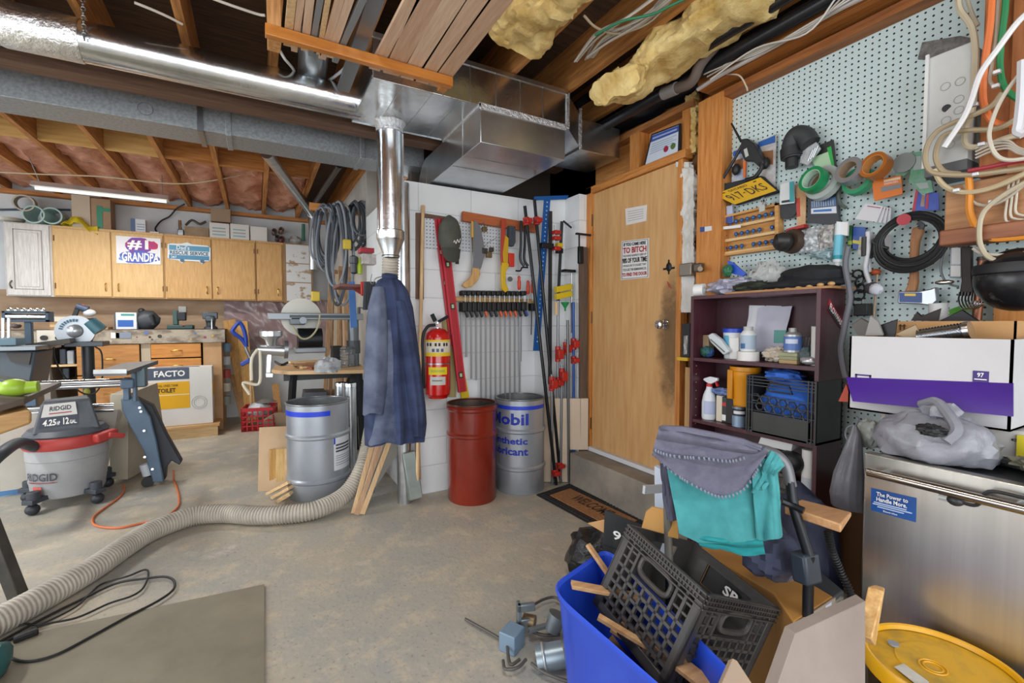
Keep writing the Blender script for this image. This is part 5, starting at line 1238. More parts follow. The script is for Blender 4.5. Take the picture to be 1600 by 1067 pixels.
ts.p('rail_clamp',MB().box(PY(190,600,y).x,PY(212,600,y).x,y - .05,y +.05,PY(205,606,y).z,PY(205,591,y).z),BGY,bev=.01)
ts.p('neck',MB().box(PY(193,600,y).x,PY(203,600,y).x,y - .03,y +.03,PY(195,625,y).z,PY(195,590,y).z).box(PY(208,600,y).x,PY(214,600,y).x,y - .03,y +.03,PY(195,628,y).z,PY(195,582,y).z),BGY,bev=.006)
ts.p('bearing_block',MB().box(PY(204,590,y).x,PY(228,590,y).x,y,y +.08,PY(205,606,y).z,PY(205,575,y).z),M('5d7078',.4,.4),bev=.01)
ts.p('support_plate',MB().prism([PY(146,581,4.1),PY(198,580,4.1),PY(247,563,4.55),PY(192,567,4.75)],(0,0,-.03)),M('74787b',.35,.6)); ts.p('plate_edge',MB().beam(PY(146,581,4.09),PY(198,580,4.09),.012,.028),M('d5d8d9',.3,.6))
ts.p('moulded_leg',MB().prism([PY(u,v,4.38) for u,v in [(190,622),(214,617),(236,650),(246,690),(257,751),(240,752),(226,704),(206,668),(192,640)]],(.0,-.03,0)),BGY,bev=.008)
ts.p('leg_shell',MB().prism([PY(u,v,4.42) for u,v in [(210,620),(238,634),(260,680),(284,722),(280,727),(268,720),(260,730),(258,750),(248,750),(222,648)]],(.0,.09,0)),PBK,bev=.008)
for u,v in ((218,637),(220,643),(225,673),(226,714),(238,733)): ts.p('bolt',MB().cyl(PY(u,v,4.345),PY(u,v,4.33),.008,seg=10),CHROME)
ts.p('foot_roller',MB().cyl(PY(226,725,4.4),PY(232,742,4.4),.035,seg=14),M('b9bec4',.4)); ts.p('roller_wheel',MB().cyl(V((PY(232,744,4.4).x,4.36,.04)),V((PY(232,744,4.4).x,4.42,.04)),.04,seg=18),BLACK)
S('steel_saw_top',MB().box(PY(0,545,4.6).x - .5,PY(56,545,4.6).x,4.6,5.1,PY(30,548,4.6).z,PY(30,541,4.6).z),M('8f979d',.3,.6),'grey steel machine table edge at the far left under the roller stand','machine table',bev=.004)
t=T('jointer_body','dark blue-grey machine body under the steel table edge at the far left','machine')
t.p('housing',MB().prism([PY(-30,549,4.65),PY(56,549,4.65),PY(52,575,4.65),PY(46,604,4.65),PY(-30,606,4.65)],(0,.35,0)),M('4b545e',.45),bev=.01); t.p('dark_panel',MB().prism([PY(10,551,4.64),PY(50,551,4.64),PY(46,570,4.64),PY(18,565,4.64)],(0,-.01,0)),M('3a3734',.5)); t.p('support_foot',MB().prism([PY(40,606,4.66),PY(54,606,4.66),PY(60,700,4.66)*1,PY(40,700,4.66)],(0,.05,0)),M('4a6078',.4))
t=T('miter_clamp','silver threaded hold-down clamp at the far left edge','clamp'); y=4.7
for u in (5,14): t.p('rod',MB().cyl(PY(u,535,y),PY(u,497,y),.01,seg=8),CHROME)
t.p('base_casting',MB().box(PY(-6,540,y).x,PY(31,540,y).x,y - .05,y +.1,PY(0,540,y).z,PY(0,528,y).z),M('5a7480',.4),bev=.006); t.p('knob',MB().blob(PY(25,509,y),(.03,.03,.02),12,8),M('4d3f3c',.5))
# green-handled saw on timbers
t=T('green_saw','lime green handled power saw lying at the left edge','saw'); y=3.2
LG=M('9ec23a',.35)
t.p('handle',MB().cyl(PY(26,607,y),PY(60,604,y),.034,.028,18),LG); t.p('handle_neck',MB().blob(PY(22,606,y),(.06,.05,.045),16,12),LG); t.p('green_body',MB().prism([PY(-20,596,y),PY(16,606,y),PY(18,614,y),PY(8,617,y),PY(-20,612,y)],(0,.08,0)),LG,bev=.008); t.p('trigger_guard',MB().prism([PY(17,606,y),PY(29,608,y),PY(24,622,y),PY(18,618,y)],(0,.03,0)),M('b5b06a',.4),bev=.004)
t.p('black_deck',MB().prism([PY(-20,612,y),PY(10,620,y),PY(34,616,y),PY(34,624,y),PY(-20,634,y)],(0,.12,0)),BLACK,bev=.005); t.p('blade_rail',MB().beam(PY(-10,588,y +.1),PY(42,596,y +.2),.03,.02),M('b9bfc0',.3,.7))
S('dark_timber',MB().prism([PY(-30,652,3.0),PY(38,632,3.1),PY(96,604,3.9),PY(88,604,3.95),PY(-30,630,3.05)],(0,0,.03)),M('5a5148',.6,.1,'6b6056',6),'dark weathered board on edge at the left above the shop vacuum','board',bev=.003)
hb=[PY(-30,655,3.0),PY(50,642,3.0),PY(50,662,3.0),PY(-30,690,3.0)]
S('timber_block',MB().prism(hb,(-.1,.25,0)),wood('a07a48','be955e','x',4),'thick yellow-brown wooden block at the left edge','timber',bev=.012)
# small extras near floor left
S('steel_stand',MB().beam(PZ(32,940,.015),PZ(32,940,.015)+V((-.15,.06,.55)),.05,.05),M('3c3b38',.5,.4,'55524c',8),'dark square steel leg standing at the left edge','leg',bev=.004)

# ================================================================= floor sheet, cables at the bottom left
sh_=[PZ(413,915.5,0),PZ(-120,1020,0),PZ(-400,1500,0)*0+V((-.9,1.2,0)),V((.0,1.2,0))]
c0,c1=PZ(413,915.5),PZ(413,1067); dirx=(c1 - c0); c1=c0 +dirx *2.2
c3=PZ(15,1000); c3=c0 +(c3 - c0)*1.7; c2=c3 +(c1 - c0)
S('floor_sheet',MB().prism([V((p.x,p.y,.001)) for p in (c0,c3,c2,c1)],(0,0,.008)),M('77705f',.6,0,'8a8270',3,(1,1,1),.1),'worn grey-brown hardboard sheet lying flat on the floor','hardboard sheet')
CF=.0135
wirep([PZ(0,985,CF),PZ(40,975,CF),PZ(62,975,CF),PZ(115,950,CF),PZ(140,928,CF),PZ(160,912,CF),PZ(200,900,CF),PZ(226,890,CF),PZ(232,897,CF),PZ(224,918,CF),PZ(206,931,CF),PZ(170,943,CF),PZ(120,965,CF),PZ(62,978,CF),PZ(-10,1012,CF)],.0045,BLACK,'black power cord making the shorter loop beside the grey hose','cord','extension_cable')
wirep([PZ(-10,1008,CF),PZ(60,970,CF),PZ(120,940,CF),PZ(180,912,CF),PZ(225,904,CF),PZ(258,901,CF),PZ(272,908,CF),PZ(270,922,CF),PZ(245,940,CF),PZ(200,963,CF),PZ(140,996,CF),PZ(90,1022,CF),PZ(50,1033,CF),PZ(22,1030,CF),PZ(0,1012,CF)],.0055,BLACK,'black power cord making the longer loop across the hardboard sheet','cord','extension_cable')
S('cord_connector',MB().beam(PZ(20,1000,.02),PZ(60,985,.02),.03,.025),BLACK,'black cord connector block lying beside the grey hose','connector',bev=.006)
S('teal_tool_body',MB().blob(PZ(-16,1040,.06),(.05,.1,.06),18,12,.1,2),M('1f5a5c',.4),'teal green tool body at the bottom left edge','tool')

# ================================================================= stored boards under the joists
sr=T('board_rack_bar','orange wooden crossbar holding up the stored boards under the joists','rack')
zr=2.42
r0,r1=PZ(414,47,zr),PZ(706,130,zr)
OR=M('b06a28',.35,0,'c98238',4,(1,6,6),coat=.3)
sr.p('crossbar',MB().beam(r0,r1,.035,.045),OR,bev=.003)
sr.p('hanger_post',MB().box(r0.x +.01,r0.x +.06,r0.y +.02,r0.y +.11,zr - .02,2.72),wood('b07a44','d09c62','z'),bev=.002)
sr.p('end_block',MB().box(r1.x - .05,r1.x - .01,r1.y +.02,r1.y +.07,zr - .02,zr +.08),OR,bev=.002)
CE=[wood('c7a386','dabb9f','y',4),wood('bd987b','d0ae92','y',4),wood('cfad90','e0c4aa','y',4)]
def stored(i,u0,u1,w_,z,mat,label,y1=None,y0=-.6,dz=0,tilt=0):
    a=PZ(u0,0,z); b_=PZ(u1,47+(u1 - 414)*.283,z)
    d=(b_ - a).normalized(); 
    p0=a - d *.9; p1=b_ +d *(.05 if not y1 else y1)
    S('stored_board',MB().beam(p0,p1,w_,.018),mat,label,'board','boards stored under the joists',bev=.001)
zz=zr +.034
ends=['first','second','third','fourth','fifth']
for k,(u0,u1) in enumerate([(642,590),(668,617),(708,642),(745,664),(780,687)]):
    # wide tongue-and-groove boards
    ua,ub=u0 +18 - 2*k,u1 +6
    stored(k,u0,u1 ,.083 if k else .05,zz,CE[k % 3],ends[k]+' wide cedar board from the left in the overhead stack',.06)
for k,(u0,u1,w_,dz) in enumerate([(456,450,.03,.0),(470,462,.025,.0),(484,477,.03,0),(500,488,.022,0),(512,500,.02,0),(530,508,.03,0),(545,519,.03,0),(566,530,.025,0)]):
    stored(k,u0,u1,w_,zz,[PINE,CE[0],CE[2],M('8e9498',.4,.3)][k % 4] if k != 3 else M('8e9498',.4,.3),['leftmost narrow strip stored above the orange crossbar','second narrow strip from the left above the orange crossbar','third narrow strip from the left above the orange crossbar','grey metal strip among the narrow strips above the orange crossbar','fifth narrow strip from the left above the orange crossbar','sixth narrow strip from the left above the orange crossbar','seventh narrow strip from the left above the orange crossbar','rightmost narrow strip above the orange crossbar'][k],.06+.03*(k % 2))
S('metal_strip_bundle',MB().beam(PZ(585,0,zz +.03)+V((0,-.4,0)),PZ(566,60,zz +.03)+V((.0,.5,0)),.06,.02),M('9ba1a6',.3,.8),'shiny folded metal strip lying between the strips and the cedar boards','metal strip')
wirep([PZ(580,0,2.6),PZ(562,40,2.62),PZ(553,70,2.6),PZ(540,105,2.62),PZ(505,132,2.64)],.008,M('b9bcc2',.5),'pale cables hanging beside the stored strips')
wirep([PZ(438,80,2.66),PZ(445,92,2.62),PZ(458,108,2.62),PZ(463,125,2.66)],.007,M('c9c9c4',.5),'short white cable loop left of the grey ceiling pipe')
# ceiling wires
WH=M('cfc8bb',.5)
for k,(pts,lb_) in enumerate([([(210,4),(235,14),(262,26),(285,38)],'thin white cable stapled along the joists at the upper left'),([(325,-5),(360,8),(402,22),(414,24)],'pair-like white cable above the round duct, left of the stored boards')]):
    wirep([PZ(u,v,2.69) for u,v in pts],.006,WH,lb_)
rr=random.Random(4)
g_='cable bundle between the right-hand joists'
for k in range(14):
    o=rr.uniform(-12,12); p_=[(905+o +k,93 - o *.4),(940+o *1.2,60+rr.uniform(-8,8)),(985+o *1.5+k,32+rr.uniform(-6,6)),(1040+o *1.6,-8)]
    wirep([PZ(u,v,2.66+.003*k) for u,v in p_],.0055,[WH,M('a9a299',.5),M('bdb4a6',.5)][k % 3],'grey-white cable in the loose bundle between the right-hand joists',group=g_)
wirep([PZ(930,55,2.645),PZ(970,34,2.645),PZ(1020,22,2.645),PZ(1050,8,2.645),PZ(1080,-6,2.645)],.006,M('1f7a52',.4),'green ground wire crossing the loose cable bundle overhead','wire')
wirep([PZ(912,24,2.69),PZ(930,42,2.66),PZ(955,52,2.66),PZ(975,52,2.68)],.006,M('a9977c',.5),'single pale cable crossing from the joist to the bundle overhead')
# yellow insulation batts
YB=M('c29c52',.95,0,'efd99a',9,(1,1,1),1,lo=.3,hi=.7,detail=10)
def batt(path,w0,w1,th,label,name='yellow_insulation'):
    pts=spline([V(p) for p in path],10); n=len(pts) - 1; rs=[]
    for i,p in enumerate(pts):
        d=(pts[min(i +1,n)] - pts[max(i - 1,0)]).normalized(); x=d.cross(EZ).normalized(); up=x.cross(d); t_=i /n; w_=w0 +(w1 - w0)*t_; r=[]
        if i in (0,n): w_ *= .8
        for k in range(64):
            g=2*PI *k /64; c_,s_=math.cos(g),math.sin(g)
            q_=p +x *(w_ /2*math.copysign(abs(c_) ** .5,c_))+up *(th /2*math.copysign(abs(s_) ** .7,s_)); nz_=noise.noise(q_ *7)*.05+noise.noise(q_ *20)*.02+noise.noise(q_ *45)*.016
            r.append(q_ +(q_ - p).normalized()*nz_)
        rs.append(r)
    return S(name,MB().rings(rs),YB,label,'insulation')
batt([PZ(1190,-30,2.70),PZ(1110,40,2.68),PZ(1030,90,2.63),PZ(985,125,2.54),PZ(955,138,2.46)],.36,.26,.13,'yellow fibreglass batt drooping out between the joists above the door')
batt([PZ(890,-40,2.74),PZ(860,0,2.72),PZ(828,35,2.70),PZ(805,62,2.68)],.34,.28,.13,'yellow fibreglass batt right of the stored cedar boards')
fn=None
# ================================================================= right wall: things on the door and the framing
XN=V((1,0,0))
def wq(pts,x): return [PX(u,v,x) for u,v in pts]
def pack(name,pts,label,cat,mat,x=2.325,th=.006,group=None):
    t=T(name,label,cat,group); t.q=wq(pts,x); t.p('card',slab(t.q,XN,th),mat); return t
def pp_(t,name,a0,a1,b0,b1,mat,lift=.0012): return t.p(name,patch(t.q,XN,a0,a1,b0,b1,lift),mat)
def tx(t,s_,a0,a1,b0,b1,mat=INKBLACK,lift=.003,bold=.012): return txtq(t.o,t.q,XN,s_,mat,a0,a1,b0,b1,lift,bold)
sg=pack('door_sign',[(971,377),(1014,372),(1014,433.5),(970,437.5)],'white metal sign with red and black words hung on the door','sign',M('e4e4e4',.4),2.286,.003)
INKRED=M('a81c24',.5)
for a0,a1,b0,b1 in ((.03,.97,.02,.03),(.03,.97,.97,.98),(.03,.045,.02,.98),(.955,.97,.02,.98)): pp_(sg,'border_line',a0,a1,b0,b1,INKBLACK)
for s_,b0,b1,m_,a0,a1 in [('IF YOU CAME HERE',.06,.145,INKBLACK,.1,.9),('TO BITCH',.175,.33,INKRED,.08,.92),('YOU HAVE ALREADY USED UP',.365,.42,INKBLACK,.08,.92),('98% OF YOUR TIME',.45,.585,INKBLACK,.06,.94),('I WOULD LIKE TO SUGGEST THAT',.62,.675,INKBLACK,.08,.92),('YOU USE THE REMAINING 2%',.72,.785,INKBLACK,.08,.92),('TO FIND THE DOOR',.83,.925,INKRED,.06,.94)]:
    tx(sg,s_,a0,a1,b0,b1,m_,bold=.03 if b1 - b0 > .08 else .01)
pn=pack('paper_note',[(977,326),(1011,320),(1010,345),(978,352)],'white paper note taped to the upper part of the door','note',M('dcd9d6',.6),2.289,.001)
for k in range(5): pp_(pn,'written_line',.12,.85,.2+.14*k,.23+.14*k,M('9a9896',.6))
t=T('wall_ornament','small black metal skull-like ornament pinned on the door','ornament'); c=PX(1045,417,2.288)
t.p('cross_bar',MB().beam(c +V((0,.045,-.01)),c +V((0,-.045,-.01)),.004,.012),BLACKM); t.p('centre',MB().blob(c,(.006,.022,.028),12,10,.2,4),BLACKM); t.p('point',MB().beam(c +V((0,0,.045)),c +V((0,0,-.045)),.004,.01),BLACKM)
t=T('dirty_smudge','small red paint smear on the door under the black ornament','paint mark')
t.p('smear',MB().prism([PX(u,v,2.2905) for u,v in [(1042,439),(1046,443),(1049,451),(1044,448)]],(.002,0,0)),M('a2463a',.6))
# foam strip and lock at the door edge
def fn(u,v):
    a=PX(1064+20*u - (8 if v < .04 else 0),253+235*v,2.285); return (2.285 - .012*noise.noise(V((u *3,v *16,0))) - .006*noise.noise(V((u *8,v *50,3))),a.y,a.z)
S('foam_strip',MB().sheet(fn,12,90,-.03),M('dad9d5',.8,0,'c9c6c0',8),'wrinkled white insulation strip stuffed beside the door frame','insulation')
S('yellow_foam_strip',MB().sheet(lambda u,v: (2.32 - .02*noise.noise(V((u *5,v *14,1))),PX(1071+16*u,240 - 92*v,2.32).y,PX(1071,243 - 92*v,2.32).z),8,30,.03),YB,'narrow strip of yellow insulation in the header above the door','insulation')
t=T('door_latch_box','grey metal rim lock mounted beside the door edge','lock'); c=PX(1076,421,2.25)
t.p('case',MB().box(2.215,2.265,PX(1086,421,2.25).y,PX(1067,421,2.25).y,c.z - .04,c.z +.035),M('8b857b',.4,.6),bev=.006); t.p('bolt_guard',MB().box(2.21,2.245,PX(1100,421,2.24).y,PX(1088,421,2.24).y,c.z - .025,c.z +.025),M('6e675e',.4,.7),bev=.008); t.p('knob',MB().cyl(PX(1094,420,2.21),PX(1094,420,2.18),.014,seg=12),M('77695a',.35,.8))
bt=pack('battery_card',[(1066,506),(1078,505),(1077,558),(1065,560)],'narrow black card with pale vertical print hanging between door and bookshelf','card',M('24262c',.5),2.24,.02)
tx(bt,'HANDY',.3,.8,.35,.9,INKWHITE); 
S('yellow_ledge',MB().box(2.22,2.30,PX(1080,560,2.25).y,PX(1063,560,2.25).y,PX(1070,563,2.25).z,PX(1070,558,2.25).z),M('d8b22c',.5),'thin yellow ledge under the narrow black card','ledge')
st=pack('small_sticker',[(1094,355),(1112,353),(1112,360),(1094,363)],'small blue and white sticker on the orange stud','sticker',M('d6dae0',.5),2.249,.001); pp_(st,'blue_half',0,.4,0,1,M('3a4a8a',.5))
# framed certificate above the door
ct_=pack('framed_certificate',[(1018,209.5),(1063,192.5),(1062,239),(1005,262.5)],'black-framed certificate with red and green seals leaning above the door','certificate',M('1d2024',.4),2.285,.012)
pp_(ct_,'paper',.05,.95,.05,.95,M('ccd6e4',.4)); pp_(ct_,'blue_header',.05,.95,.06,.26,M('3c55a0',.5),.002)
pp_(ct_,'header_line',.1,.9,.14,.19,M('9fb0dc',.5),.003)
for k in range(5): pp_(ct_,'text_line',.12,.9 - .1*(k % 2),.34+.07*k,.36+.07*k,M('8fa0b8',.5),.002)
for a_,c_ in ((.62,'9c2242'),(.82,'56703a')):
    c=bil(ct_.q,a_,.68); ct_.p('seal',MB().cyl(c - V((.004,0,0)),c - V((.001,0,0)),.019,seg=20),M(c_,.5))

# ================================================================= things hanging on the pegboard
t=T('radio_phone','black mobile radio with a long antenna hanging above the yellow plate','radio')
t.p('antenna',MB().cyl(PX(1143,193,2.27),PX(1158,221,2.27),.005,.007,8),BLACK)
t.p('body',MB().prism(wq([(1158,217),(1167,216),(1178,224),(1193,253),(1187,262),(1176,252),(1163,251),(1156,236)],2.26),(.045,0,0)),M('27292c',.4),bev=.005)
t.p('screen',patch(wq([(1162,234),(1167,231),(1170,243),(1165,246)],2.258),XN,0,1,0,1),M('b9bdb8',.3)); t.p('orange_strip',MB().prism(wq([(1161,251),(1165,251),(1164,277),(1161,277)],2.262),(.01,0,0)),M('cc6a35',.5))
pc=T('black_pouch','black pouch with straps behind the yellow licence plate','pouch')
pc.p('pouch',MB().prism(wq([(1113,303),(1117,284),(1135,286),(1188,274),(1214,299),(1147,320)],2.275),(.04,0,0)),M('2a2c30',.8),bev=.006)
pc.p('strap',MB().tube(wq([(1125,286),(1135,270),(1148,248),(1158,229)],2.27),.008,6,4),BLACK); pc.p('strap',MB().tube(wq([(1165,281),(1180,276),(1190,262),(1188,254)],2.265),.010,6,4),BLACK)
lp=pack('licence_plate',[(1115,304),(1188,277),(1213,297.5),(1148,319.5)],'yellow licence plate reading 917 DKS leaning out from the pegboard','licence plate',M('d9a913',.35),2.262,.003)
tx(lp,'ONTARIO',.28,.68,.08,.22,M('5a4a20',.5),.003); tx(lp,'917',.1,.42,.32,.78,M('23252e',.5),.003,.0); tx(lp,'DKS',.54,.92,.32,.78,M('23252e',.5),.003,.0); tx(lp,'\u00b7',.45,.5,.5,.56,M('23252e',.5),.003)
for a_ in (.15,.82): pp_(lp,'slot',a_,a_ +.06,.1,.15,BLACK,.002)
for k,(pts,c,lb_) in enumerate([([(1145,236),(1163,229),(1165,285),(1143,290)],'8fa0c4','blue blister pack half behind the black radio'),([(1183,222),(1213,209),(1211,291),(1190,275)],'b4a7a0','tall blister pack with a blue top right of the black radio')]):
    pkx=pack('blister_pack',pts,lb_,'blister pack',M(c,.25,0,'c9cdd2',30),2.315)
    pp_(pkx,'blue_header',.05,.95,.02,.16,M('2c5fa8',.4)); pp_(pkx,'picture',.15,.85,.3,.6,M('8a5f3c',.5)); t_=bil(pkx.q,.5,.6); pkx.p('black_fitting',MB().blob(t_ - V((.02,0,0)),(.018,.022,.03),12,8,.2,3),BLACK)
ks=T('key_ring','bunch of keys with a grey tag hanging under the yellow plate','keys'); c=PX(1193,312,2.25)
ks.p('ring',MB().torus(c,.012,.0015,XN,16,5),STEEL); ks.p('tag',MB().prism(wq([(1186,317),(1194,314),(1195,329),(1186,332)],2.25),(.004,0,0)),M('b9bdb8',.4))
for a_ in (-.6,0,.6): ks.p('key',MB().beam(c,c +V((0,-.02*math.sin(a_) - .008,-.03*math.cos(a_))),.003,.007),STEEL)
for k,u in enumerate((1124,1135)):
    b2=pack('blue_tube_pack',[(u,322),(u +9,321),(u +10,347),(u +1,349)],['small blue packet at the left edge of the pegboard, left of two','small blue packet at the left edge of the pegboard, right of two'][k],'packet',M('b7c3dc',.3),2.29); pp_(b2,'blue_end',0,1,.55,1,M('3a55a0',.4))
# router bit rack
rr_=T('router_bit_rack','shallow wooden rack of three shelves of blue router bits','rack')
A_,B2,C_,D_=wq([(1126,341),(1222,318),(1223,389),(1126,402)],2.32)
rr_.p('back',slab([A_,B2,C_,D_],XN,.01),wood('b98244','cf9a58','y')); q_=[A_,B2,C_,D_]
def rb_(nm,a0,a1,b0,b1,d,m_):
    P=[bil(q_,a0,b0),bil(q_,a1,b0),bil(q_,a1,b1),bil(q_,a0,b1)]; return rr_.p(nm,MB().prism([p - XN *d for p in P],XN *d),m_)
RW=wood('c08a4c','d6a465','y')
for a0,a1,b0,b1 in ((0,.05,0,1),(.95,1,0,1),(0,1,0,.05),(0,1,.95,1)): rb_('frame_side',a0,a1,b0,b1,.035,RW)
for k in range(3):
    rb_('shelf',.05,.95,.28+.31*k,.345+.31*k,.03,wood('cda66c','e2c28e','y'))
    for j in range(9):
        if (k,j) in ((0,0),(1,1),(1,7),(2,4)): continue
        c=bil(q_,.12+.095*j,.23+.31*k) - XN *.018
        rr_.p('router_bit',MB().lathe([(.003,-.012),(.003,0),(.009,.004),(.011,.012),(.006,.02)],c,8),M('3c6ca8',.4,.4))
S('white_card_strip',MB().prism(wq([(1130,354),(1157,351),(1157,355.5),(1130,358.5)],2.27),(.003,0,0)),WHITE,'narrow white strip stuck across the router bit rack','strip')
w1=pack('cable_tie_pack',[(1219,288),(1240,283),(1241,317),(1218,320)],'white and teal packet hanging right of the yellow plate','packet',M('dadfe0',.4),2.28); pp_(w1,'teal_strip',.7,1,0,.95,M('3fa0a8',.4)); pp_(w1,'dark_hook_picture',.15,.85,.82,.93,M('2c3034',.4))
S('grinding_disc',MB().lathe([(.01,0),(.045,0),(.045,.008),(.01,.008)],PX(1231,328,2.30),28,(1,0,0)),M('3a3c40',.6),'round dark grinding disc behind the white and teal packet','disc')
pb_=pack('paint_stick_pack',[(1243,291),(1260,288),(1258,353),(1246,355)],'tall brown and red packet between the discs and the drill case','packet',M('b3793f',.5,0,'d1b088',12),2.30); pp_(pb_,'red_band',0,.4,.3,.75,M('c04838',.5))
S('red_tray',MB().prism(wq([(1228,358),(1256,350),(1256,355),(1228,362)],2.27),(.04,0,0)),M('b0302c',.5),'thin red tray edge below the brown packet','tray')
# black elbow
be_=T('hose_elbow','big ribbed black hose elbow hung high on the pegboard','hose fitting')
be_.p('bend',MB().tube(wq([(1237,248),(1237,225),(1245,211),(1258,213),(1266,225)],2.26),.042,16,6),M('333538',.6)); be_.p('socket',MB().cyl(PX(1237,246,2.26),PX(1236,232,2.26),.047,seg=18),M('222427',.5)); be_.p('tip',MB().cyl(PX(1237,262,2.26),PX(1237,246,2.26),.028,seg=16),BLACK)
nz_=T('vacuum_nozzle','round brown-black vacuum fitting facing the room below the rack','hose fitting'); c=PX(1212,376,2.18)
nz_.p('mouth',MB().lathe([(.028,0),(.033,0),(.033,.05),(.028,.05)],c,22,(.7,-.6,-.05),cap=False),M('2d2b2a',.5)); nz_.p('neck',MB().blob(PX(1224,378,2.22),(.05,.045,.045),16,12),M('2a2827',.5)); nz_.p('flange',MB().lathe([(.055,0),(.06,.02),(.055,.04)],PX(1233,377,2.25),24,(.9,-.3,0)),M('4a382f',.5))
# rolls of tape
def roll(c,R_,r_,w_,mat,core,label,ax=(-1,0.15,.25),cat='tape roll'):
    t=T('tape_roll',label,cat,'tape rolls on the pegboard')
    t.p('tape',MB().lathe([(r_,0),(R_,0),(R_,w_),(r_,w_),(r_,0)],c,32,ax,cap=False),mat); t.p('cardboard_core',MB().lathe([(r_ - .003,.001),(r_,.001),(r_,w_ - .001),(r_ - .003,w_ - .001),(r_ - .003,.001)],c,32,ax,cap=False),core); return t
COR=M('9a8268',.8)
roll(PX(1290,288,2.29),.078,.05,.03,M('b4bcba',.3),COR,'wide pale grey tape roll behind the green one')
roll(PX(1276,284,2.25),.058,.043,.04,M('1e8a55',.35),M('b9d6c2',.4),'bright green tape roll, leftmost of the tape rolls')
roll(PX(1345,285,2.29),.060,.042,.03,M('3f9a70',.4),COR,'green tape roll hanging behind the silver one')
roll(PX(1335,271,2.25),.055,.038,.045,M('9a9da3',.3,.4),COR,'silver duct tape roll beside the orange packing tape')
roll(PX(1374,263,2.24),.052,.040,.045,M('b0682c',.25),M('c98a4a',.5),'brown-orange packing tape roll')
dk=pack('drill_index',[(1262,312),(1308,302),(1311,352),(1262,348)],'dark case of drill bits below the green tape','drill case',M('33373c',.4),2.30,.02); pp_(dk,'bit_window',.12,.95,.1,.38,M('4a6a9a',.3)); pp_(dk,'white_band',.12,.95,.4,.62,M('d5dbe2',.4)); pp_(dk,'blue_arrow',.2,.8,.47,.55,M('2f6db5',.4),.002)
for k in range(10): pp_(dk,'bit',.15+.078*k,.18+.078*k,.12,.36,STEEL,.003)
gp=pack('green_pack',[(1256,236),(1302,218),(1307,262),(1283,271),(1258,262)][:4],'black and green packet of bits right of the hose elbow','packet',M('2a2e2c',.4),2.30); pp_(gp,'green_window',.0,.75,.35,.95,M('a9c9a5',.4)); pp_(gp,'green_edge',.75,.9,.2,.9,M('2aa54c',.4))
bp_=T('bit_pouch','small clear pouch of silver bits hanging from the elbow hook','pouch')
bp_.p('pouch',MB().prism(wq([(1252,236),(1275,222),(1282,232),(1262,258),(1250,254)],2.27),(.008,0,0)),M('a9adb0',.15,.2,'d0d3d5',30))
for k in range(3): bp_.p('bit',MB().cyl(PX(1262+4*k,252 - 3*k,2.262),PX(1270+4*k,234 - 3*k,2.262),.003,seg=6),CHROME)
S('grey_strap',MB().tube(wq([(1313,290),(1310,305),(1313,318),(1322,325)],2.30),.008,6,5),M('5b635e',.6),'short grey-green strap between the drill case and the tape rolls','strap')
og=pack('sanding_pack',[(1362,282),(1408,274),(1410,303),(1366,314)],'orange packet of sanding discs below the packing tape','packet',M('d9731f',.4),2.27); pp_(og,'grey_panel',.3,.98,.42,.66,M('7d8186',.5)); pp_(og,'print_bar',.42,.98,.08,.2,M('e3c9a8',.5),.003); tx(og,'SANDING DISCS',.42,.9,.24,.34,INKWHITE)
for k,(pts,lb_) in enumerate([([(1397,250),(1427,236),(1420,268),(1400,285)],'green packet with a round abrasive disc beside the orange packet'),([(1427,238),(1442,236),(1447,283),(1420,285)],'narrow green packet next to the grey electrical box'),([(1422,285),(1455,281),(1458,300),(1440,304)],'crinkled green and white packet under the narrow green one')]):
    g2=pack('green_packet',pts,lb_,'packet',M('1d8a56',.3,0,'8fb3a4',8),2.28 - .01*k); pp_(g2,'clear_window',.2,.8,.15,.6,M('a8b4b2',.2))
c=PX(1412,254,2.265); S('abrasive_disc',MB().cyl(c,c +V((.003,0,0)),.038,seg=24),M('8d9492',.7),'grey round abrasive disc in the green packet','disc')
br_=pack('blue_red_pack',[(1432,292),(1466,302),(1467,328),(1425,330)],'blue and red packet beside the big wooden board','packet',M('2b3f9c',.3,0,'3a5ac0',12),2.27); pp_(br_,'red_edge',.0,.12,.1,1,M('b0304a',.4)); pp_(br_,'red_edge',.5,.6,.0,.9,M('b0304a',.4)); pp_(br_,'silver_tool',.3,.45,.05,.8,CHROME)
for k in range(4):
    wp=pack('paper_packet',[(1352+7*k,318+k),(1380+4*k,322+k),(1370+7*k,347+k),(1336+12*k,342+k)],['front white instruction packet in the fan below the orange packet','second white packet in the fan below the orange packet','third white packet in the fan below the orange packet','rearmost white packet in the fan below the orange packet'][k],'packet',M('d2d2d6',.5),2.27+.008*k,.003,'fanned white packets'); pp_(wp,'red_line',.2,.9,.1,.16,M('a8556a',.5))
# coil of black cable with a red tag, hatchet
ccb=T('cable_coil','round coil of thick black cable with a red tag on the pegboard','cable'); c0=PX(1423,371,2.255)
rr=random.Random(2)
for k in range(8):
    R_=.088+.007*(k % 4); ring=[]
    for i in range(29):
        g=2*PI *i /28; ring.append(V((2.255 - .012*(k // 4)+.006*math.sin(2*g +k),c0.y - R_ *1.06*math.cos(g)+.004*math.sin(k),c0.z +R_ *.98*math.sin(g) - .004*k)))
    ccb.p('turn',MB().tube(ring,.0065,7),BLACK)
ccb.p('red_tag',MB().cyl(PX(1412,343,2.225),PX(1412,343,2.23),.022,seg=20),M('b02c3c',.4)); ccb.p('velcro_tie',MB().tube(wq([(1435,348),(1441,352),(1439,358)],2.235),.009,6,3),M('4a4d52',.6)); ccb.p('loose_end',MB().tube(wq([(1388,388),(1378,385),(1368,381),(1364,376),(1368,373)],2.24),.006,7,4),BLACK)
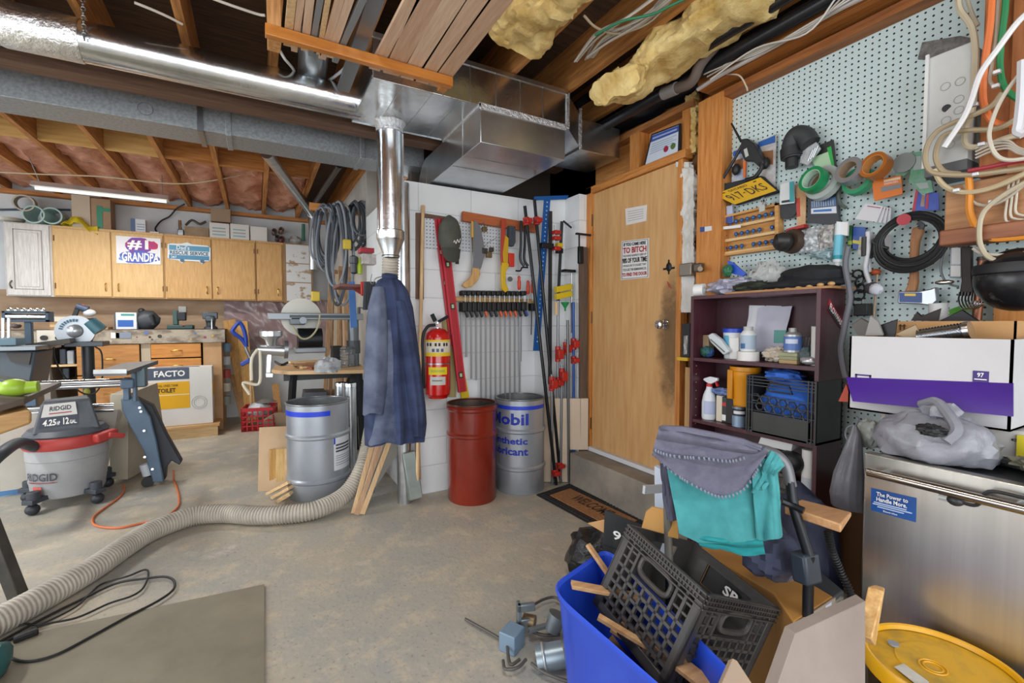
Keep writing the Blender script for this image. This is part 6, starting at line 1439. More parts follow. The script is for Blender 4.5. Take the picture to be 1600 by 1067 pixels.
hx=T('hatchet','hatchet with a wooden handle and a blue-labelled steel head, hanging head down','hatchet')
hx.p('handle',MB().prism(wq([(1424,356),(1432,354),(1443,358),(1436,377),(1434,392),(1433,420),(1434,440),(1431,455),(1412,456),(1417,446),(1420,430),(1420,400),(1421,376)],2.275),(.022,0,0)),wood('9c6a42','b88860','z'),bev=.006)
hx.p('head',MB().prism(wq([(1403,455),(1436,455),(1455,451),(1462,448),(1464,470),(1455,478),(1436,475),(1402,474)],2.27),(.03,0,0)),M('a9adb2',.3,.8),bev=.004)
hx.p('head_label',patch(wq([(1405,457),(1440,457),(1440,473),(1405,472)],2.268),XN,0,1,0,1),M('2b4a8a',.4)); hx.p('blue_sticker',MB().cyl(PX(1425,416,2.273),PX(1425,416,2.275),.012,seg=14),M('2f7ad0',.4))
hx.p('yellow_mark',patch(wq([(1405,457),(1440,457),(1440,473),(1405,472)],2.266),XN,.25,.75,.1,.35),M('e0c040',.4))
# caulk tube and more small goods
ck=T('sealant_tube','white and teal sealant tube hanging nozzle down','tube'); a,b_=PX(1312,349,2.27),PX(1308,410,2.27)
ck.p('tube',MB().cyl(a,b_,.017,seg=18),M('dbe2e6',.35)); ck.p('teal_label',MB().cyl(a.lerp(b_,.3),a.lerp(b_,.9),.0175,seg=18),M('6ec0d6',.4)); ck.p('teal_ring',MB().cyl(a.lerp(b_,.82),a.lerp(b_,.92),.018,seg=18),M('1f98a8',.4)); ck.p('nozzle',MB().cyl(b_,PX(1307,428,2.27),.012,.003,12),WHITE); ck.p('hanging_tab',MB().prism(wq([(1307,346),(1325,347),(1324,368),(1306,366)],2.262),(.012,0,0)),WHITE)
for k,(pts,c,c2,lb_) in enumerate([([(1325,352),(1333,352),(1332,392),(1324,392)],'3a6a3c','9aa84a','narrow green packet right of the sealant tube'),([(1332,354),(1352,355),(1350,392),(1330,388)],'2f55a0','d9c84a','blue and yellow packet behind the brushes'),([(1343,370),(1356,369),(1354,398),(1340,397)],'d5d2c9','b8b4aa','beige card behind the brush handles'),([(1364,366),(1376,366),(1376,396),(1363,396)],'cfcdd0','b83a3a','white card left part of the pair behind the loose cable end'),([(1377,367),(1392,368),(1391,402),(1375,398)],'d5d3d6','a9a9ac','white card right part of the pair behind the loose cable end')]):
    g3=pack('hardware_card',pts,lb_,'card',M(c,.4),2.305,.006); pp_(g3,'print',.1,.9,.6,.75,M(c2,.4))
for k,(pts,lb_) in enumerate([([(1250,362),(1277,352),(1280,392),(1248,396)],'clear bag of grey hooks left of the sealant tube'),([(1278,356),(1304,350),(1304,386),(1280,392)],'clear bag of small screws left of the sealant tube'),([(1262,394),(1302,388),(1300,408),(1266,402)],'clear bag with teal contents below the screw bags')]):
    def fnb(u,v,q_=wq(pts,2.28),k=k): p=bil(q_,u,v); return p - XN *(.02*math.sin(PI *u)*math.sin(PI *v)+.012*noise.noise(V((u *5+k *4,v *6,k))))
    t=T('hardware_bag',lb_,'bag'); t.p('bag_film',MB().sheet(fnb,14,14,-.01),M(['9aa0a4','8d8a88','7f9aa0'][k],.2,.1,['c5c9cc','c9c6c2','a9bfc4'][k],60,lo=.4,hi=.6))
br2=T('dish_brush','grey and white scrub brush with a rubber grip, hanging head down','brush')
br2.p('handle',MB().tube(wq([(1356,362),(1357,385),(1354,405),(1352,420),(1356,435),(1360,445)],2.26),.009,10,5),M('d3d4d8',.35)); br2.p('rubber_grip',MB().tube(wq([(1351,370),(1350,386),(1350,400)],2.255),.011,8,3),M('3c3a3a',.6)); br2.p('brush_head',MB().blob(PX(1363,450,2.26),(.018,.03,.026),14,10),M('4c464c',.6)); br2.p('bristles',MB().blob(PX(1369,452,2.25),(.018,.026,.024),20,14,.25,9),M('cfd3dc',.8))
br3=T('dish_brush','second scrub brush handle, white with black, overlapping the first','brush'); br3.p('handle',MB().tube(wq([(1361,362),(1361,385),(1359,405),(1358,425)],2.285),.008,8,4),M('c8cace',.35)); br3.p('rubber_grip',MB().tube(wq([(1363,380),(1361,392),(1359,404)],2.28),.010,8,3),BLACK)
sdv=T('screwdriver','long screwdriver with an orange ball handle on the pegboard','screwdriver'); sdv.p('handle',MB().blob(PX(1368,425,2.30),(.014,.02,.013),14,10),M('c0562a',.4)); sdv.p('shaft',MB().cyl(PX(1371,428,2.30),PX(1365,500,2.30),.004,seg=8),M('b59a80',.4,.4))
chg=T('charger','black wall charger with a bundled cord beside the bookshelf corner','charger'); a=PX(1348,484,2.27); chg.p('plug_box',MB().box(2.25,2.30,a.y - .026,a.y +.026,a.z - .026,a.z +.026),BLACK,bev=.004)
rr=random.Random(8)
for k in range(5): c=PX(1342+rr.uniform(-3,3),428+11*k,2.27); chg.p('cord_loop',MB().torus(c,.018+.004*(k % 2),.0045,(1,rr.uniform(-.6,.6),rr.uniform(-.6,.6)),18,6),BLACK)
chg.p('prong',MB().box(2.268,2.272,a.y - .003,a.y +.003,a.z +.026,a.z +.05),CHROME)
S('long_grey_strap',MB().tube(wq([(1325,385),(1321,415),(1327,450),(1328,470),(1322,498),(1318,520),(1314,545),(1318,575),(1322,590)],2.14),.011,6,6),M('6c6d74',.7),'long grey webbing strap hanging down beside the bookshelf','strap')
# items right of the hatchet
t=T('grey_adapter','grey power adapter with a label and grey cord under the wooden board','adapter'); t.q=wq([(1484,387),(1501,387),(1501,434),(1483,434)],2.26); t.p('case',slab(t.q,XN,.03),M('9ba0a6',.4),bev=.003); pp_(t,'label',.2,1,0,.55,M('d0d2d4',.5),.002); pp_(t,'white_panel',.15,1,.6,.95,M('dcdcdc',.5),.002)
t.p('cord',MB().tube(wq([(1478,388),(1473,400),(1470,420),(1475,436),(1484,444),(1498,448)],2.25),.004,7,5),M('6d7278',.5)); t.p('cord_clip',MB().blob(PX(1476,441,2.24),(.01,.03,.01),10,6),CHROME)
S('leather_strap',MB().prism(wq([(1501,385),(1518,385),(1518,435),(1521,455),(1512,463),(1498,462),(1502,440)],2.24),(.02,0,0)),M('2b2422',.6),'wide dark leather strap hanging below the wooden board','strap',bev=.003)
hk=T('metal_hooks','cluster of shiny bent metal hooks at the end of the leather strap','hooks')
for k in range(5): hk.p('hook',MB().tube(wq([(1500+5*k,456),(1498+5*k,470),(1504+5*k,482),(1514+5*k,480 - k),(1520+4*k,470)],2.22),.003,6,5),CHROME)
cpp=T('copper_pipe','dull copper pipe with a tee hanging right of the leather strap','pipe')
COP=M('9a6145',.35,.8,'6e4a3a',8); cpp.p('pipe',MB().cyl(PX(1536,402,2.24),PX(1526,500,2.24),.0135,seg=18),COP); cpp.p('top_collar',MB().cyl(PX(1536,401,2.24),PX(1536,407,2.24),.016,seg=18),M('4a3a36',.4,.5)); cpp.p('tee_branch',MB().cyl(PX(1535,422,2.24),PX(1550,423,2.22),.011,seg=14),COP)
hl=T('black_helmet','black spotted round helmet shell at the right edge below the cables','helmet'); c=PX(1592,432,2.12)
hl.p('dome',MB().blob(c - EZ *.01,(.1,.105,.10),28,20),M('1a1b1e',.25,0,'4a4845',14,lo=.6,hi=.68)); hl.p('brim_band',MB().lathe([(.106,0),(.108,.015),(.104,.03)],(c.x,c.y,c.z +.01),28),BLACK)
S('green_scraper',MB().prism(wq([(1482,484),(1522,470),(1524,482),(1484,493)],2.29),(.006,0,0)),M('5aa83a',.4),'bright green strip behind the metal hooks','strip')
S('white_bottle',MB().cyl(PX(1466,500,2.2),PX(1466,474,2.2),.028,seg=20),M('cfd0d0',.4),'white cylinder with a dark cap behind the open brown carton','bottle')
S('wood_block_post',MB().box(2.28,2.335,PX(1570,480,2.3).y - .2,PX(1556,480,2.3).y,1.15,PX(1560,455,2.3).z),STUDZ,'orange stud showing at the right edge under the helmet','stud')
# ================================================================= electrical box, wooden service board and cables
eb=T('electrical_box','tall pale grey electrical box with knockouts on the pegboard','electrical box')
ebm=M('c9cbc9',.4,.1,'b9bbb8',3)
f0=[PX(1451,91,2.16),PX(1519,66,2.16),PX(1518,255,2.16),PX(1447,276,2.16)]
y1,y0=PX(1451,91,2.16).y,PX(1519,66,2.16).y; zt_,zb_=f0[0].z,PX(1450,262,2.16).z
eb.p('case',MB().box(2.16,2.33,y0,y1,zb_,zt_),ebm,bev=.003); eb.p('cover_lip',MB().box(2.15,2.16,y1 - .004,y1 +.006,zb_ - .002,zt_ +.01),M('dadbd9',.4)); eb.q=[V((2.16,y1,zt_)),V((2.16,y0,zt_)),V((2.16,y0,zb_)),V((2.16,y1,zb_))]
eb.p('bottom_strip',MB().box(2.158,2.33,y0,y1,zb_ - .035,zb_),M('5a5c5e',.5))
for u,v in ((1477,135),(1500,127),(1498,155),(1498,172),(1478,188),(1484,226)): eb.p('knockout',MB().torus(PX(u,v,2.158),.013,.0012,XN,24,5),M('a9aba9',.4))
eb.p('open_hole',MB().cyl(PX(1479,169,2.157),PX(1479,169,2.16),.0125,seg=20),BLACK)
S('sealant_smear',MB().prism(wq([(1441,66),(1500,56),(1522,60),(1522,75),(1452,92),(1434,92),(1437,80)],2.325),(.012,0,0)),M('8a8784',.8,0,'5f5c5a',30,bump=.5),'rough grey sealant patch above the electrical box','sealant')
sb_=T('service_board','big wooden board carrying the loose electrical cables at the right edge','board')
ya=PX(1476,330,2.12).y; SBW=wood('9a6a42','b98a60','y',3)
sb_.p('lower_board',MB().box(2.12,2.16,-.4,ya,PX(1476,362,2.12).z,PX(1476,292,2.12).z),SBW,bev=.003); sb_.p('lower_edge',MB().box(2.08,2.17,-.4,ya +.001,PX(1476,386,2.12).z,PX(1476,362,2.12).z),wood('7c4a30','9a6446','y',3),bev=.006)
yb=PX(1528,150,2.16).y; yb2=PX(1574,150,2.16).y
sb_.p('upright_board',MB().box(2.19,2.23,yb2,yb,1.75,2.62),wood('9c5a2c','b8743f','z',3),bev=.003); sb_.p('upper_board',MB().box(2.17,2.20,-.4,yb2 - .002,1.72,2.62),wood('8f5228','ab6c3c','z',3),bev=.003)
def cab_(pts,r,col,label,x=2.1,group=None): return wirep([PX(u,v,x if len(p_) == 2 else p_[2]) for p_ in pts for u,v in [p_[:2]]],r,M(col,.45),label,'cable','electrical_cable',8,group)
cab_([(1497,-10),(1500,15),(1518,42),(1524,80),(1522,130),(1519,170),(1510,200),(1508,222),(1518,230),(1545,226),(1575,215),(1620,205)],.010,'c3b79d','thick cream cable coming down between pegboard and boards, bending right above the service board',2.14)
cab_([(1508,-10),(1518,20),(1528,40)],.006,'a39a86','thin grey cable beside the thick cream one at the top',2.14)
cab_([(1550,-10),(1547,40),(1540,90),(1536,130),(1538,165),(1552,190),(1575,195),(1620,185)],.010,'e0763a','thick orange cable looping down over the boards at the right edge',2.11)
cab_([(1560,-10),(1556,60),(1550,100),(1546,125),(1554,137)],.006,'d0c6b4','white cable ending in a clamp beside the orange one',2.13)
cab_([(1572,-10),(1570,20),(1564,70),(1563,110),(1572,140),(1600,160),(1620,165)],.009,'1f7f4a','green cable curving right beside the orange one',2.12)
cab_([(1620,8),(1590,35),(1560,75),(1532,115),(1518,155),(1505,185),(1475,230)],.009,'dfdfdf','white flat cable running diagonally over the electrical box',2.05)
cab_([(1598,95),(1596,150),(1592,190),(1590,205),(1600,210)],.013,'d5d5da','thick white cable hanging at the far right edge',2.03)
cab_([(1620,90),(1590,120),(1565,155),(1550,190),(1546,215),(1555,240),(1575,250),(1620,245)],.006,'cfc6b6','cream cable making a wide loop at the far right',2.04)
cab_([(1566,145),(1550,165),(1520,180),(1490,192),(1465,205),(1450,225),(1446,250),(1455,268),(1480,273),(1530,272),(1620,260)],.0085,'a8977a','long tan cable looping left over the electrical box, upper loop',2.08)
cab_([(1600,178),(1560,200),(1510,204),(1478,210),(1465,228),(1463,250),(1475,268),(1500,272)],.0085,'a39274','tan cable of the inner loop over the electrical box',2.09)
cab_([(1460,265),(1470,285),(1490,298),(1520,300),(1560,290),(1620,262)],.0085,'bfae8c','tan cable sagging across the top of the service board',2.085)
cab_([(1620,248),(1580,254),(1540,262),(1513,267)],.007,'a02b3a','dark red cable above the service board',2.07)
cab_([(1513,270),(1515,300),(1515,330),(1525,355),(1545,372),(1580,372),(1620,368)],.010,'d98a2c','yellow-orange cable crossing the service board',2.09)
cab_([(1620,275),(1575,300),(1545,322),(1533,340),(1530,365),(1533,385),(1545,402),(1570,410),(1620,420)],.0075,'b5a990','cream flat cable draped over the lower edge of the service board',2.06)
cab_([(1508,288),(1512,305),(1525,318),(1550,320),(1580,305),(1620,270)],.005,'b8b0a0','thin grey cable under a staple on the service board',2.10)
cab_([(1520,388),(1535,396),(1570,398),(1620,392)],.005,'bdb6a8','thin pale cable hanging under the service board',2.07)
for k in range(4): cab_([(1524,247 - 5*k),(1550,236 - 5*k),(1575,232 - 4*k),(1592,240 - 3*k),(1620,246 - 3*k)],.0035,'b9b2a4',['lowest of four thin parallel wires right of the electrical box','second-lowest of four thin parallel wires right of the electrical box','third of four thin parallel wires right of the electrical box','topmost of four thin parallel wires right of the electrical box'][k],2.13,'thin parallel wires')
for k in range(3): cab_([(1577+7*k,280),(1574+7*k,310),(1571+8*k,340 - 5*k),(1580+8*k,348 - 6*k),(1620,350 - 6*k)],.0035,'c9bfae',['outermost thin wire bending on the service board','middle thin wire bending on the service board','innermost thin wire bending on the service board'][k],2.105,'thin bent wires on the service board')
for k,(u,v) in enumerate([(1522,163),(1533,225),(1524,272),(1494,297),(1550,315),(1557,112),(1555,134)]):
    c=PX(u,v,2.075); S('cable_staple',MB().box(c.x - .004,c.x +.012,c.y - .009,c.y +.009,c.z - .006,c.z +.006),M('d5d7da',.35,.5),['metal staple on the thick cream cable beside the box','cable clamp on the bending cream cable','cable clamp on the two tan cables','cable clamp on the sagging tan cable','white cable staple on the service board','small upper cable clamp beside the orange cable','small lower cable clamp beside the orange cable'][k],'cable clamp','cable clamps',bev=.002)
# cables along the top plate
wirep([PX(1090,140,2.16),PX(1130,115,2.16),PX(1210,72,2.16),PX(1300,20,2.16),PX(1360,-10,2.16)],.011,M('b3aaa4',.5),'thick grey cable running along the top plate above the pegboard')
for k in range(4): wirep([PX(1095+5*k,112+4*k,2.14 - .01*k),PX(1180,85 - 3*k,2.14 - .01*k),PX(1260,40+4*k,2.13 - .01*k),PX(1340 - 10*k,-8,2.14 - .01*k)],.004,M(['d0cac2','c4beb6','a9a298','cdc7be'][k],.5),['thin white wire beside the thick grey cable, uppermost','second thin wire beside the thick grey cable','third thin wire beside the thick grey cable','lowest thin wire beside the thick grey cable'][k],group='thin wires along the top plate')
wirep([PX(1135,116,2.2),PX(1155,118,2.2),PX(1166,135,2.22),PX(1168,142,2.22)],.004,M('c9b9a0',.5),'thin loose wire curling at the corner of the pegboard')
# ================================================================= bookshelf
MH=M('44222a',.35,0,'512a33',5,(12,12,1)); MHL=M('5a3038',.4)
sx0,sx1,sy0,sy1,szt=2.05,2.248,1.038,1.69,1.395
bk=T('bookshelf','dark cherry-brown bookshelf standing against the pegboard wall','bookshelf')
bk.p('side_panel',MB().box(sx0,sx1,sy0,sy0 +.018,0.001,szt),MH,bev=.001); bk.p('side_panel',MB().box(sx0,sx1,sy1 - .018,sy1,.001,szt),MH,bev=.001)
bk.p('top_panel',MB().box(sx0,sx1,sy0 +.018,sy1 - .018,szt - .018,szt),MH,bev=.001)
bk.p('back_panel',MB().box(sx1 - .006,sx1,sy0 +.018,sy1 - .018,.03,szt - .018),M('3a1e26',.5,0,'44252e',3,(1,14,1)))
SZ=[1.066,.735,.36,.08]
for z in SZ: bk.p('shelf',MB().box(sx0 +.004,sx1 - .006,sy0 +.018,sy1 - .018,z - .018,z),MH,bev=.001)
for y in (sy0 +.0185,sy1 - .0185):
    pass
for z in [.48+.045*k for k in range(13)]:
    bk.p('peg_hole',MB().cyl((sx0 +.03,sy1 - .0185,z),(sx0 +.03,sy1 - .017,z),.003,seg=8),M('c9b08a',.5))
sk=[PX(1296,468,2.12)*0]*4
yS=sy0 - .0015
st=T('racing_sticker','red and black diagonal sticker on the side of the bookshelf','sticker')
st.q=[PY(u,v,yS) for u,v in [(1296,467),(1323,512),(1318,520),(1293,484)]]
st.p('card',slab(st.q,V((0,1,0)),.001),M('b3262e',.4)); st.p('black_half',patch(st.q,V((0,1,0)),0,1,.55,1,.0012),M('26262a',.4)); txtq(st.o,st.q,V((0,1,0)),'FLOWMASTER',INKWHITE,.05,.98,.2,.8,.003,.02)
# --- on the top
tz_=szt +.001
S('cardboard_sheet',MB().box(sx0 +.02,sx1 +.02,sy0 - .03,1.50,tz_,tz_ +.01),M('a87a50',.8,0,'bd8f62',6),'brown corrugated cardboard sheet on top of the bookshelf','cardboard')
for k in range(7): S('wooden_bead',MB().blob(PX(1197+17*k,455 - 2.0*k,2.09)*1,(.012,.014,.009),12,8),M('c29a66',.6),['first','second','third','fourth','fifth','sixth','seventh'][k]+' small tan knob from the left along the edge under the black hats','knob','tan knobs on the bookshelf top')
def lump(name,c,r,mat,label,cat,amp=.25,freq=3,seed=0,flat=None,seg=28,rng=18):
    return S(name,MB().blob(c,r,seg,rng,amp,freq,flat,seed),mat,label,cat)
BF=M('1e1f22',.95,0,'292a2e',10,bump=.3)
lump('knit_hat',V((2.17,1.14,tz_ +.063)),(.08,.14,.05),BF,'black knitted hat lying on the right of the bookshelf top','hat',.2,2.2,3)
lump('knit_hat',V((2.15,1.18,tz_ +.028)),(.09,.2,.022),M('25262a',.95),'flattened black cloth under the black hat','hat',.2,3,5,-.016)
lump('work_gloves',V((2.12,1.38,tz_ +.03)),(.06,.1,.026),M('23261f',.9,0,'3b3f32',14),'dark green-black gloves in the middle of the bookshelf top','gloves',.4,4,8,-.018)
t=T('paper_roll','white tape roll lying on its side at the left of the bookshelf top','roll'); c=PX(1100,450,2.12)
t.p('roll',MB().lathe([(.015,0),(.034,0),(.034,.05),(.015,.05),(.015,0)],(2.12,1.66,tz_ +.035),28,(-.3,1,0),cap=False),WHITE)
lump('plastic_bag',V((2.16,1.53,tz_ +.045)),(.07,.12,.042),M('9a9ab2',.2,0,'c3c3d2',12,bump=.4),'greyish-blue filled plastic bag at the left of the bookshelf top','bag',.4,3,2,-.04)
lump('clear_bag',V((2.22,1.37,tz_ +.076)),(.03,.09,.08),M('b3bab8',.15,0,'d3d8d6',20,trans=.2,bump=.5),'clear crumpled bag leaning on the pegboard above the bookshelf','bag',.5,4,6,-.075)
S('blue_pack',MB().prism(wq([(1136,407),(1145,410),(1166,428),(1160,432),(1143,427)],2.22),(.01,0,0)),M('2b57c8',.35),'bright blue foil packet sticking up on the bookshelf top','packet')
lump('green_pack',PX(1137,423,2.2),(.02,.025,.03),M('2a6a48',.5),'dark green packet behind the blue foil one','packet',.3)
# --- shelf 1
s1=SZ[0]+.001
def on1(u,v,z,x): p=PX(u,v,x); p.z=z; return p
def lath(t,nm,prof,c,mat,seg=28): return t.p(nm,MB().lathe(prof,c,seg),mat)
c=V((2.175,1.52,s1)); t=T('plastic_tub','white plastic tub with a blue lid on the upper shelf','tub')
c.y=PX(1148,520,2.175).y
lath(t,'tub',[(.048,0),(.055,.14),(.001,.14)],c,M('d5d8da',.4)); lath(t,'blue_lid',[(.058,.135),(.059,.155),(.05,.158),(.001,.158)],c,M('2447b8',.35))
def lab(t,c,r,a0,a1,z0_,z1_,m_,nm='label'):
    fa_=math.atan2(-c[1],-c[0])
    def fn(u,v):
        a=fa_ +math.radians(a0 +(a1 - a0)*u); return (c[0]+r *math.cos(a),c[1]+r *math.sin(a),c[2]+z0_ +(z1_ - z0_)*v)
    return t.p(nm,MB().sheet(fn,16,1,.0008),m_)
lab(t,c,.0545,-70,-30,.05,.12,M('5aa8c8',.5)); lab(t,c,.054,0,45,.04,.08,M('c9a88a',.5))
c=V((2.11,PX(1169,530,2.11).y,s1 +.045)); t=T('supplement_jar','white bottle with a blue-grey label standing on the white roll','bottle')
lath(t,'bottle',[(.032,0),(.036,.01),(.036,.085),(.024,.102),(.001,.102)],c,M('dadcda',.4)); lath(t,'cap',[(.022,.1),(.022,.122),(.001,.122)],c,M('b5b5b2',.4)); lab(t,c,.0368,-70,75,.012,.08,M('a9b9c9',.5)); lab(t,c,.0375,-60,-20,.015,.04,M('3a6a9a',.5),'print')
c=V((2.11,PX(1169,551,2.11).y,s1)); t=T('tape_roll','thick white tape roll lying flat under the white bottle','tape roll'); t.p('roll',MB().lathe([(.02,0),(.05,0),(.05,.044),(.02,.044),(.02,0)],c,36,cap=False),M('e2e0dc',.5))
a=PX(1140,527,2.12); S('white_box',MB().box(2.12,2.15,PX(1154,540,2.12).y,a.y,s1,PX(1140,527,2.12).z),WHITE,'small white box left of the white bottle','box',bev=.002)
t=T('kraft_bag','folded brown kraft packet at the left of the upper shelf','packet'); t.p('fold',MB().prism([PX(u,v,2.13) for u,v in [(1089,524),(1107,523),(1107,556),(1087,552)]],(.05,0,0)),M('9a8468',.7),bev=.006)
t=T('scrub_bottle','white and grey flat bottle leaning diagonally on the upper shelf','bottle'); t.p('body',MB().prism([PX(u,v,2.09) for u,v in [(1105,524),(1112,520),(1125,530),(1139,549),(1130,555),(1110,535)]],(.03,0,0)),M('c9cfd2',.35),bev=.006); t.p('dark_stripe',MB().beam(PX(1110,530,2.087),PX(1132,550,2.087),.003,.004,(1,0,0)),M('4a4f55',.5))
lump('green_sponge',V((2.12,PX(1105,550,2.12).y,s1 +.03)),(.03,.035,.028),M('25584a',.7,0,'2a4f86',6,lo=.45,hi=.5),'dark green and blue bundle under the leaning bottle','bundle')
for k,(pts,lb_,x_) in enumerate([([(1171,477),(1221,478),(1216,541),(1171,541)],'white paper sheet propped at the back of the upper shelf',2.238),([(1186,481),(1238,478),(1228,545),(1180,551)],'bluish crumpled paper sheet in front of the other sheet',2.225)]):
    q_=wq(pts,x_)
    S('paper_sheet',MB().sheet(lambda u,v,q_=q_,k=k: bil(q_,u,v) - XN *(.01*noise.noise(V((u *3,v *3,k)))+.03*v),12,12,.001),M('d4d4da' if k == 0 else 'b9b9c9',.7),lb_,'paper')
c=V((2.12,PX(1239,525,2.12).y,s1 +.052)); t=T('spray_can','blue-labelled metal can standing on the stack of green blocks','can')
lath(t,'can',[(.035,0),(.036,.08),(.02,.092),(.001,.094)],c,M('b9bcb9',.35,.5)); lath(t,'cap',[(.018,.09),(.018,.11),(.001,.11)],c,M('9a9a98',.4,.4)); lab(t,c,.0368,-85,85,.01,.072,M('5a78b8',.4)); lab(t,c,.0375,-50,30,.04,.06,M('c9d2e4',.4),'print')
for k in range(3):
    yy=PX(1237,550,2.13).y; S('sanding_block',MB().box(2.10,2.16,yy - .04,yy +.04,s1 +.017*k,s1 +.016+.017*k),M(['b59a72','9a9a78','a5a888'][k],.8),['lowest tan sanding block under the blue can','middle green-grey sanding block under the blue can','top green-grey sanding block under the blue can'][k],'block','sanding blocks on the upper shelf',bev=.001)
lump('dark_pouch',V((2.14,PX(1258,552,2.14).y,s1 +.04)),(.03,.035,.038),M('4a5a5c',.6),'grey-green pouch right of the sanding blocks','pouch')
lump('shell_bag',V((2.14,PX(1212,550,2.14).y,s1 +.036)),(.035,.055,.034),M('b5a48c',.3,0,'d9d2c8',14,bump=.6),'clear bag of beige bits left of the sanding blocks','bag',.5,5,1,-.034)
S('green_box',MB().box(2.2,2.222,PX(1228,520,2.2).y,PX(1209,520,2.2).y,PX(1215,536,2.2).z,PX(1215,516,2.2).z),M('5a9a92',.5),'pale teal box behind the bag on the upper shelf','box',bev=.002)
t=T('white_tube','tall white caulking tube at the right of the upper shelf','tube'); yy=PX(1276,520,2.12).y; t.p('tube',MB().cyl((2.12,yy,s1),(2.11,yy - .004,s1 +.17),.019,seg=20),M('d2d2ce',.5)); t.p('foil_end',MB().blob((2.10,yy +.02,s1 +.02),(.02,.035,.018),12,8,.3,4),M('c9c9cc',.3,.6))
t=T('wire_bundle','grey and red-tipped wire bits standing beside the blue can','wire')
for k in range(5): t.p('wire',MB().tube([(2.17,PX(1262,540,2.17).y +.006*k,s1),(2.16,PX(1262,540,2.17).y +.012*k - .02,s1 +.08),(2.15,PX(1262,540,2.17).y +.012*k - .03,s1 +.12)],.003,6,4),M('8a8a8c',.4,.5))
t.p('red_cap',MB().cyl((2.14,PX(1262,530,2.14).y,s1 +.03),(2.14,PX(1262,530,2.14).y,s1 +.06),.012,seg=12),M('c0563a',.5))
# --- shelf 2
s2=SZ[1]+.001
c=V((2.12,PX(1108,630,2.12).y,s2)); t=T('spray_bottle','white trigger spray bottle with a red nozzle on the middle shelf','spray bottle')
lath(t,'bottle',[(.034,0),(.037,.01),(.037,.09),(.03,.13),(.016,.165),(.014,.18),(.001,.18)],c,M('dbe1e6',.3)); lab(t,c,.0375,-45,60,.03,.1,M('b3bcd9',.4)); lath(t,'red_collar',[(.016,.175),(.016,.19),(.001,.19)],c,M('c02a30',.4))
t.p('trigger_head',MB().prism([c +V((0,.042,.205)),c +V((0,.038,.215)),c +V((0,.0,.228)),c +V((0,-.045,.225)),c +V((0,-.045,.21)),c +V((0,-.01,.19)),c +V((0,.01,.19))],(.018,0,0)),M('dfe3e6',.35),bev=.003); t.p('trigger',MB().beam(c +V((.01,-.025,.215)),c +V((.01,-.045,.18)),.012,.008),M('c02a30',.4))
for k,(u0,u1,c_,lb_) in enumerate([(1119,1128,'d5cbb8','cream paperback standing beside the spray bottle'),(1128,1135,'3a3c3e','book with a black spine and red mark on the middle shelf'),(1135,1146,'2c2a2a','dark book against the yellow bucket')]):
    ya_,yb_=PX(u1,630,2.11).y,PX(u0,630,2.11).y; t=T('book',lb_,'book','books on the middle shelf'); t.p('cover',MB().box(2.11,2.2,ya_,yb_,s2,s2 +.135 - .004*k),M(c_,.6),bev=.002)
    if k == 1: t.p('spine_print',MB().box(2.1085,2.11,ya_ +.002,yb_ - .002,s2 +.085,s2 +.105),M('b33a3a',.5)); t.p('price_label',MB().box(2.1085,2.11,ya_ +.002,yb_ - .002,s2 +.01,s2 +.04),WHITE)
lump('blue_rag',V((2.14,PX(1130,605,2.14).y,s2 +.155)),(.04,.07,.018),M('6a7fb5',.9,0,'7f93c5',9),'pale blue rag lying on the books','rag',.4,4,2)
c=V((2.165,PX(1164,600,2.165).y,s2)); t=T('yellow_bucket','tall orange-yellow plastic bucket on the middle shelf','bucket')
lath(t,'pail',[(.055,0),(.066,.24),(.068,.245),(.068,.27),(.072,.275),(.072,.295),(.06,.295),(.001,.293)],c,M('d98f14',.4)); t.p('front_rib',MB().box(c.x - .075,c.x - .06,c.y +.02,c.y +.05,s2 +.13,s2 +.28),M('c9820f',.4),bev=.005)
c=V((2.10,PX(1155,645,2.1).y,s2)); t=T('paint_can','small can with black and blue print in front of the yellow bucket','can'); lath(t,'can',[(.032,0),(.032,.095),(.001,.097)],c,M('8aa0b8',.35,.3)); lab(t,c,.0325,-85,80,.055,.09,M('22242c',.4)); lab(t,c,.033,-50,50,.065,.08,M('d5d8dd',.4),'print'); lath(t,'rim',[(.033,.094),(.0335,.1),(.028,.1)],c,STEEL)
# black crate with honeycomb front and blue towels
yc0,yc1=PX(1275,630,2.03).y,PX(1165,620,2.03).y
hcr=T('storage_crate','black crate with a honeycomb front filled with blue things on the middle shelf','crate')
CKB=M('2f3030',.4,0,'3a3a39',8); cz_t=s2 +.27; fx0=2.035
hcr.p('base',MB().box(fx0,2.24,yc0,yc1,s2,s2 +.01),CKB)
hcr.p('lower_front_panel',MB().box(fx0,fx0 +.008,yc0 +.03,yc1 - .03,s2,s2 +.10),CKB,bev=.002)
hcr.p('rear_wall',MB().box(2.232,2.24,yc0,yc1,s2,cz_t),CKB); hcr.p('end_wall',MB().box(fx0,2.24,yc1 - .008,yc1,s2,cz_t),CKB); hcr.p('end_wall',MB().box(fx0,2.24,yc0,yc0 +.008,s2,cz_t),CKB)
g=MB()
for k in range(4): g.box(fx0 - .002,fx0 +.006,yc0,yc1,cz_t - .006 - .014*k,cz_t - .002 - .014*k)
hcr.p('rim_bars',g,CKB); g=MB()
for yy in (yc0,yc0 +.015,yc0 +.03,yc1 - .034,yc1 - .019,yc1 - .006): g.box(fx0 - .003,fx0 +.006,yy,yy +.005,s2,cz_t)
for z in (s2 +.02,s2 +.105,s2 +.14,s2 +.175): g.box(fx0 - .001,fx0 +.004,yc0,yc1,z,z +.003)
hcr.p('corner_bars',g,CKB)
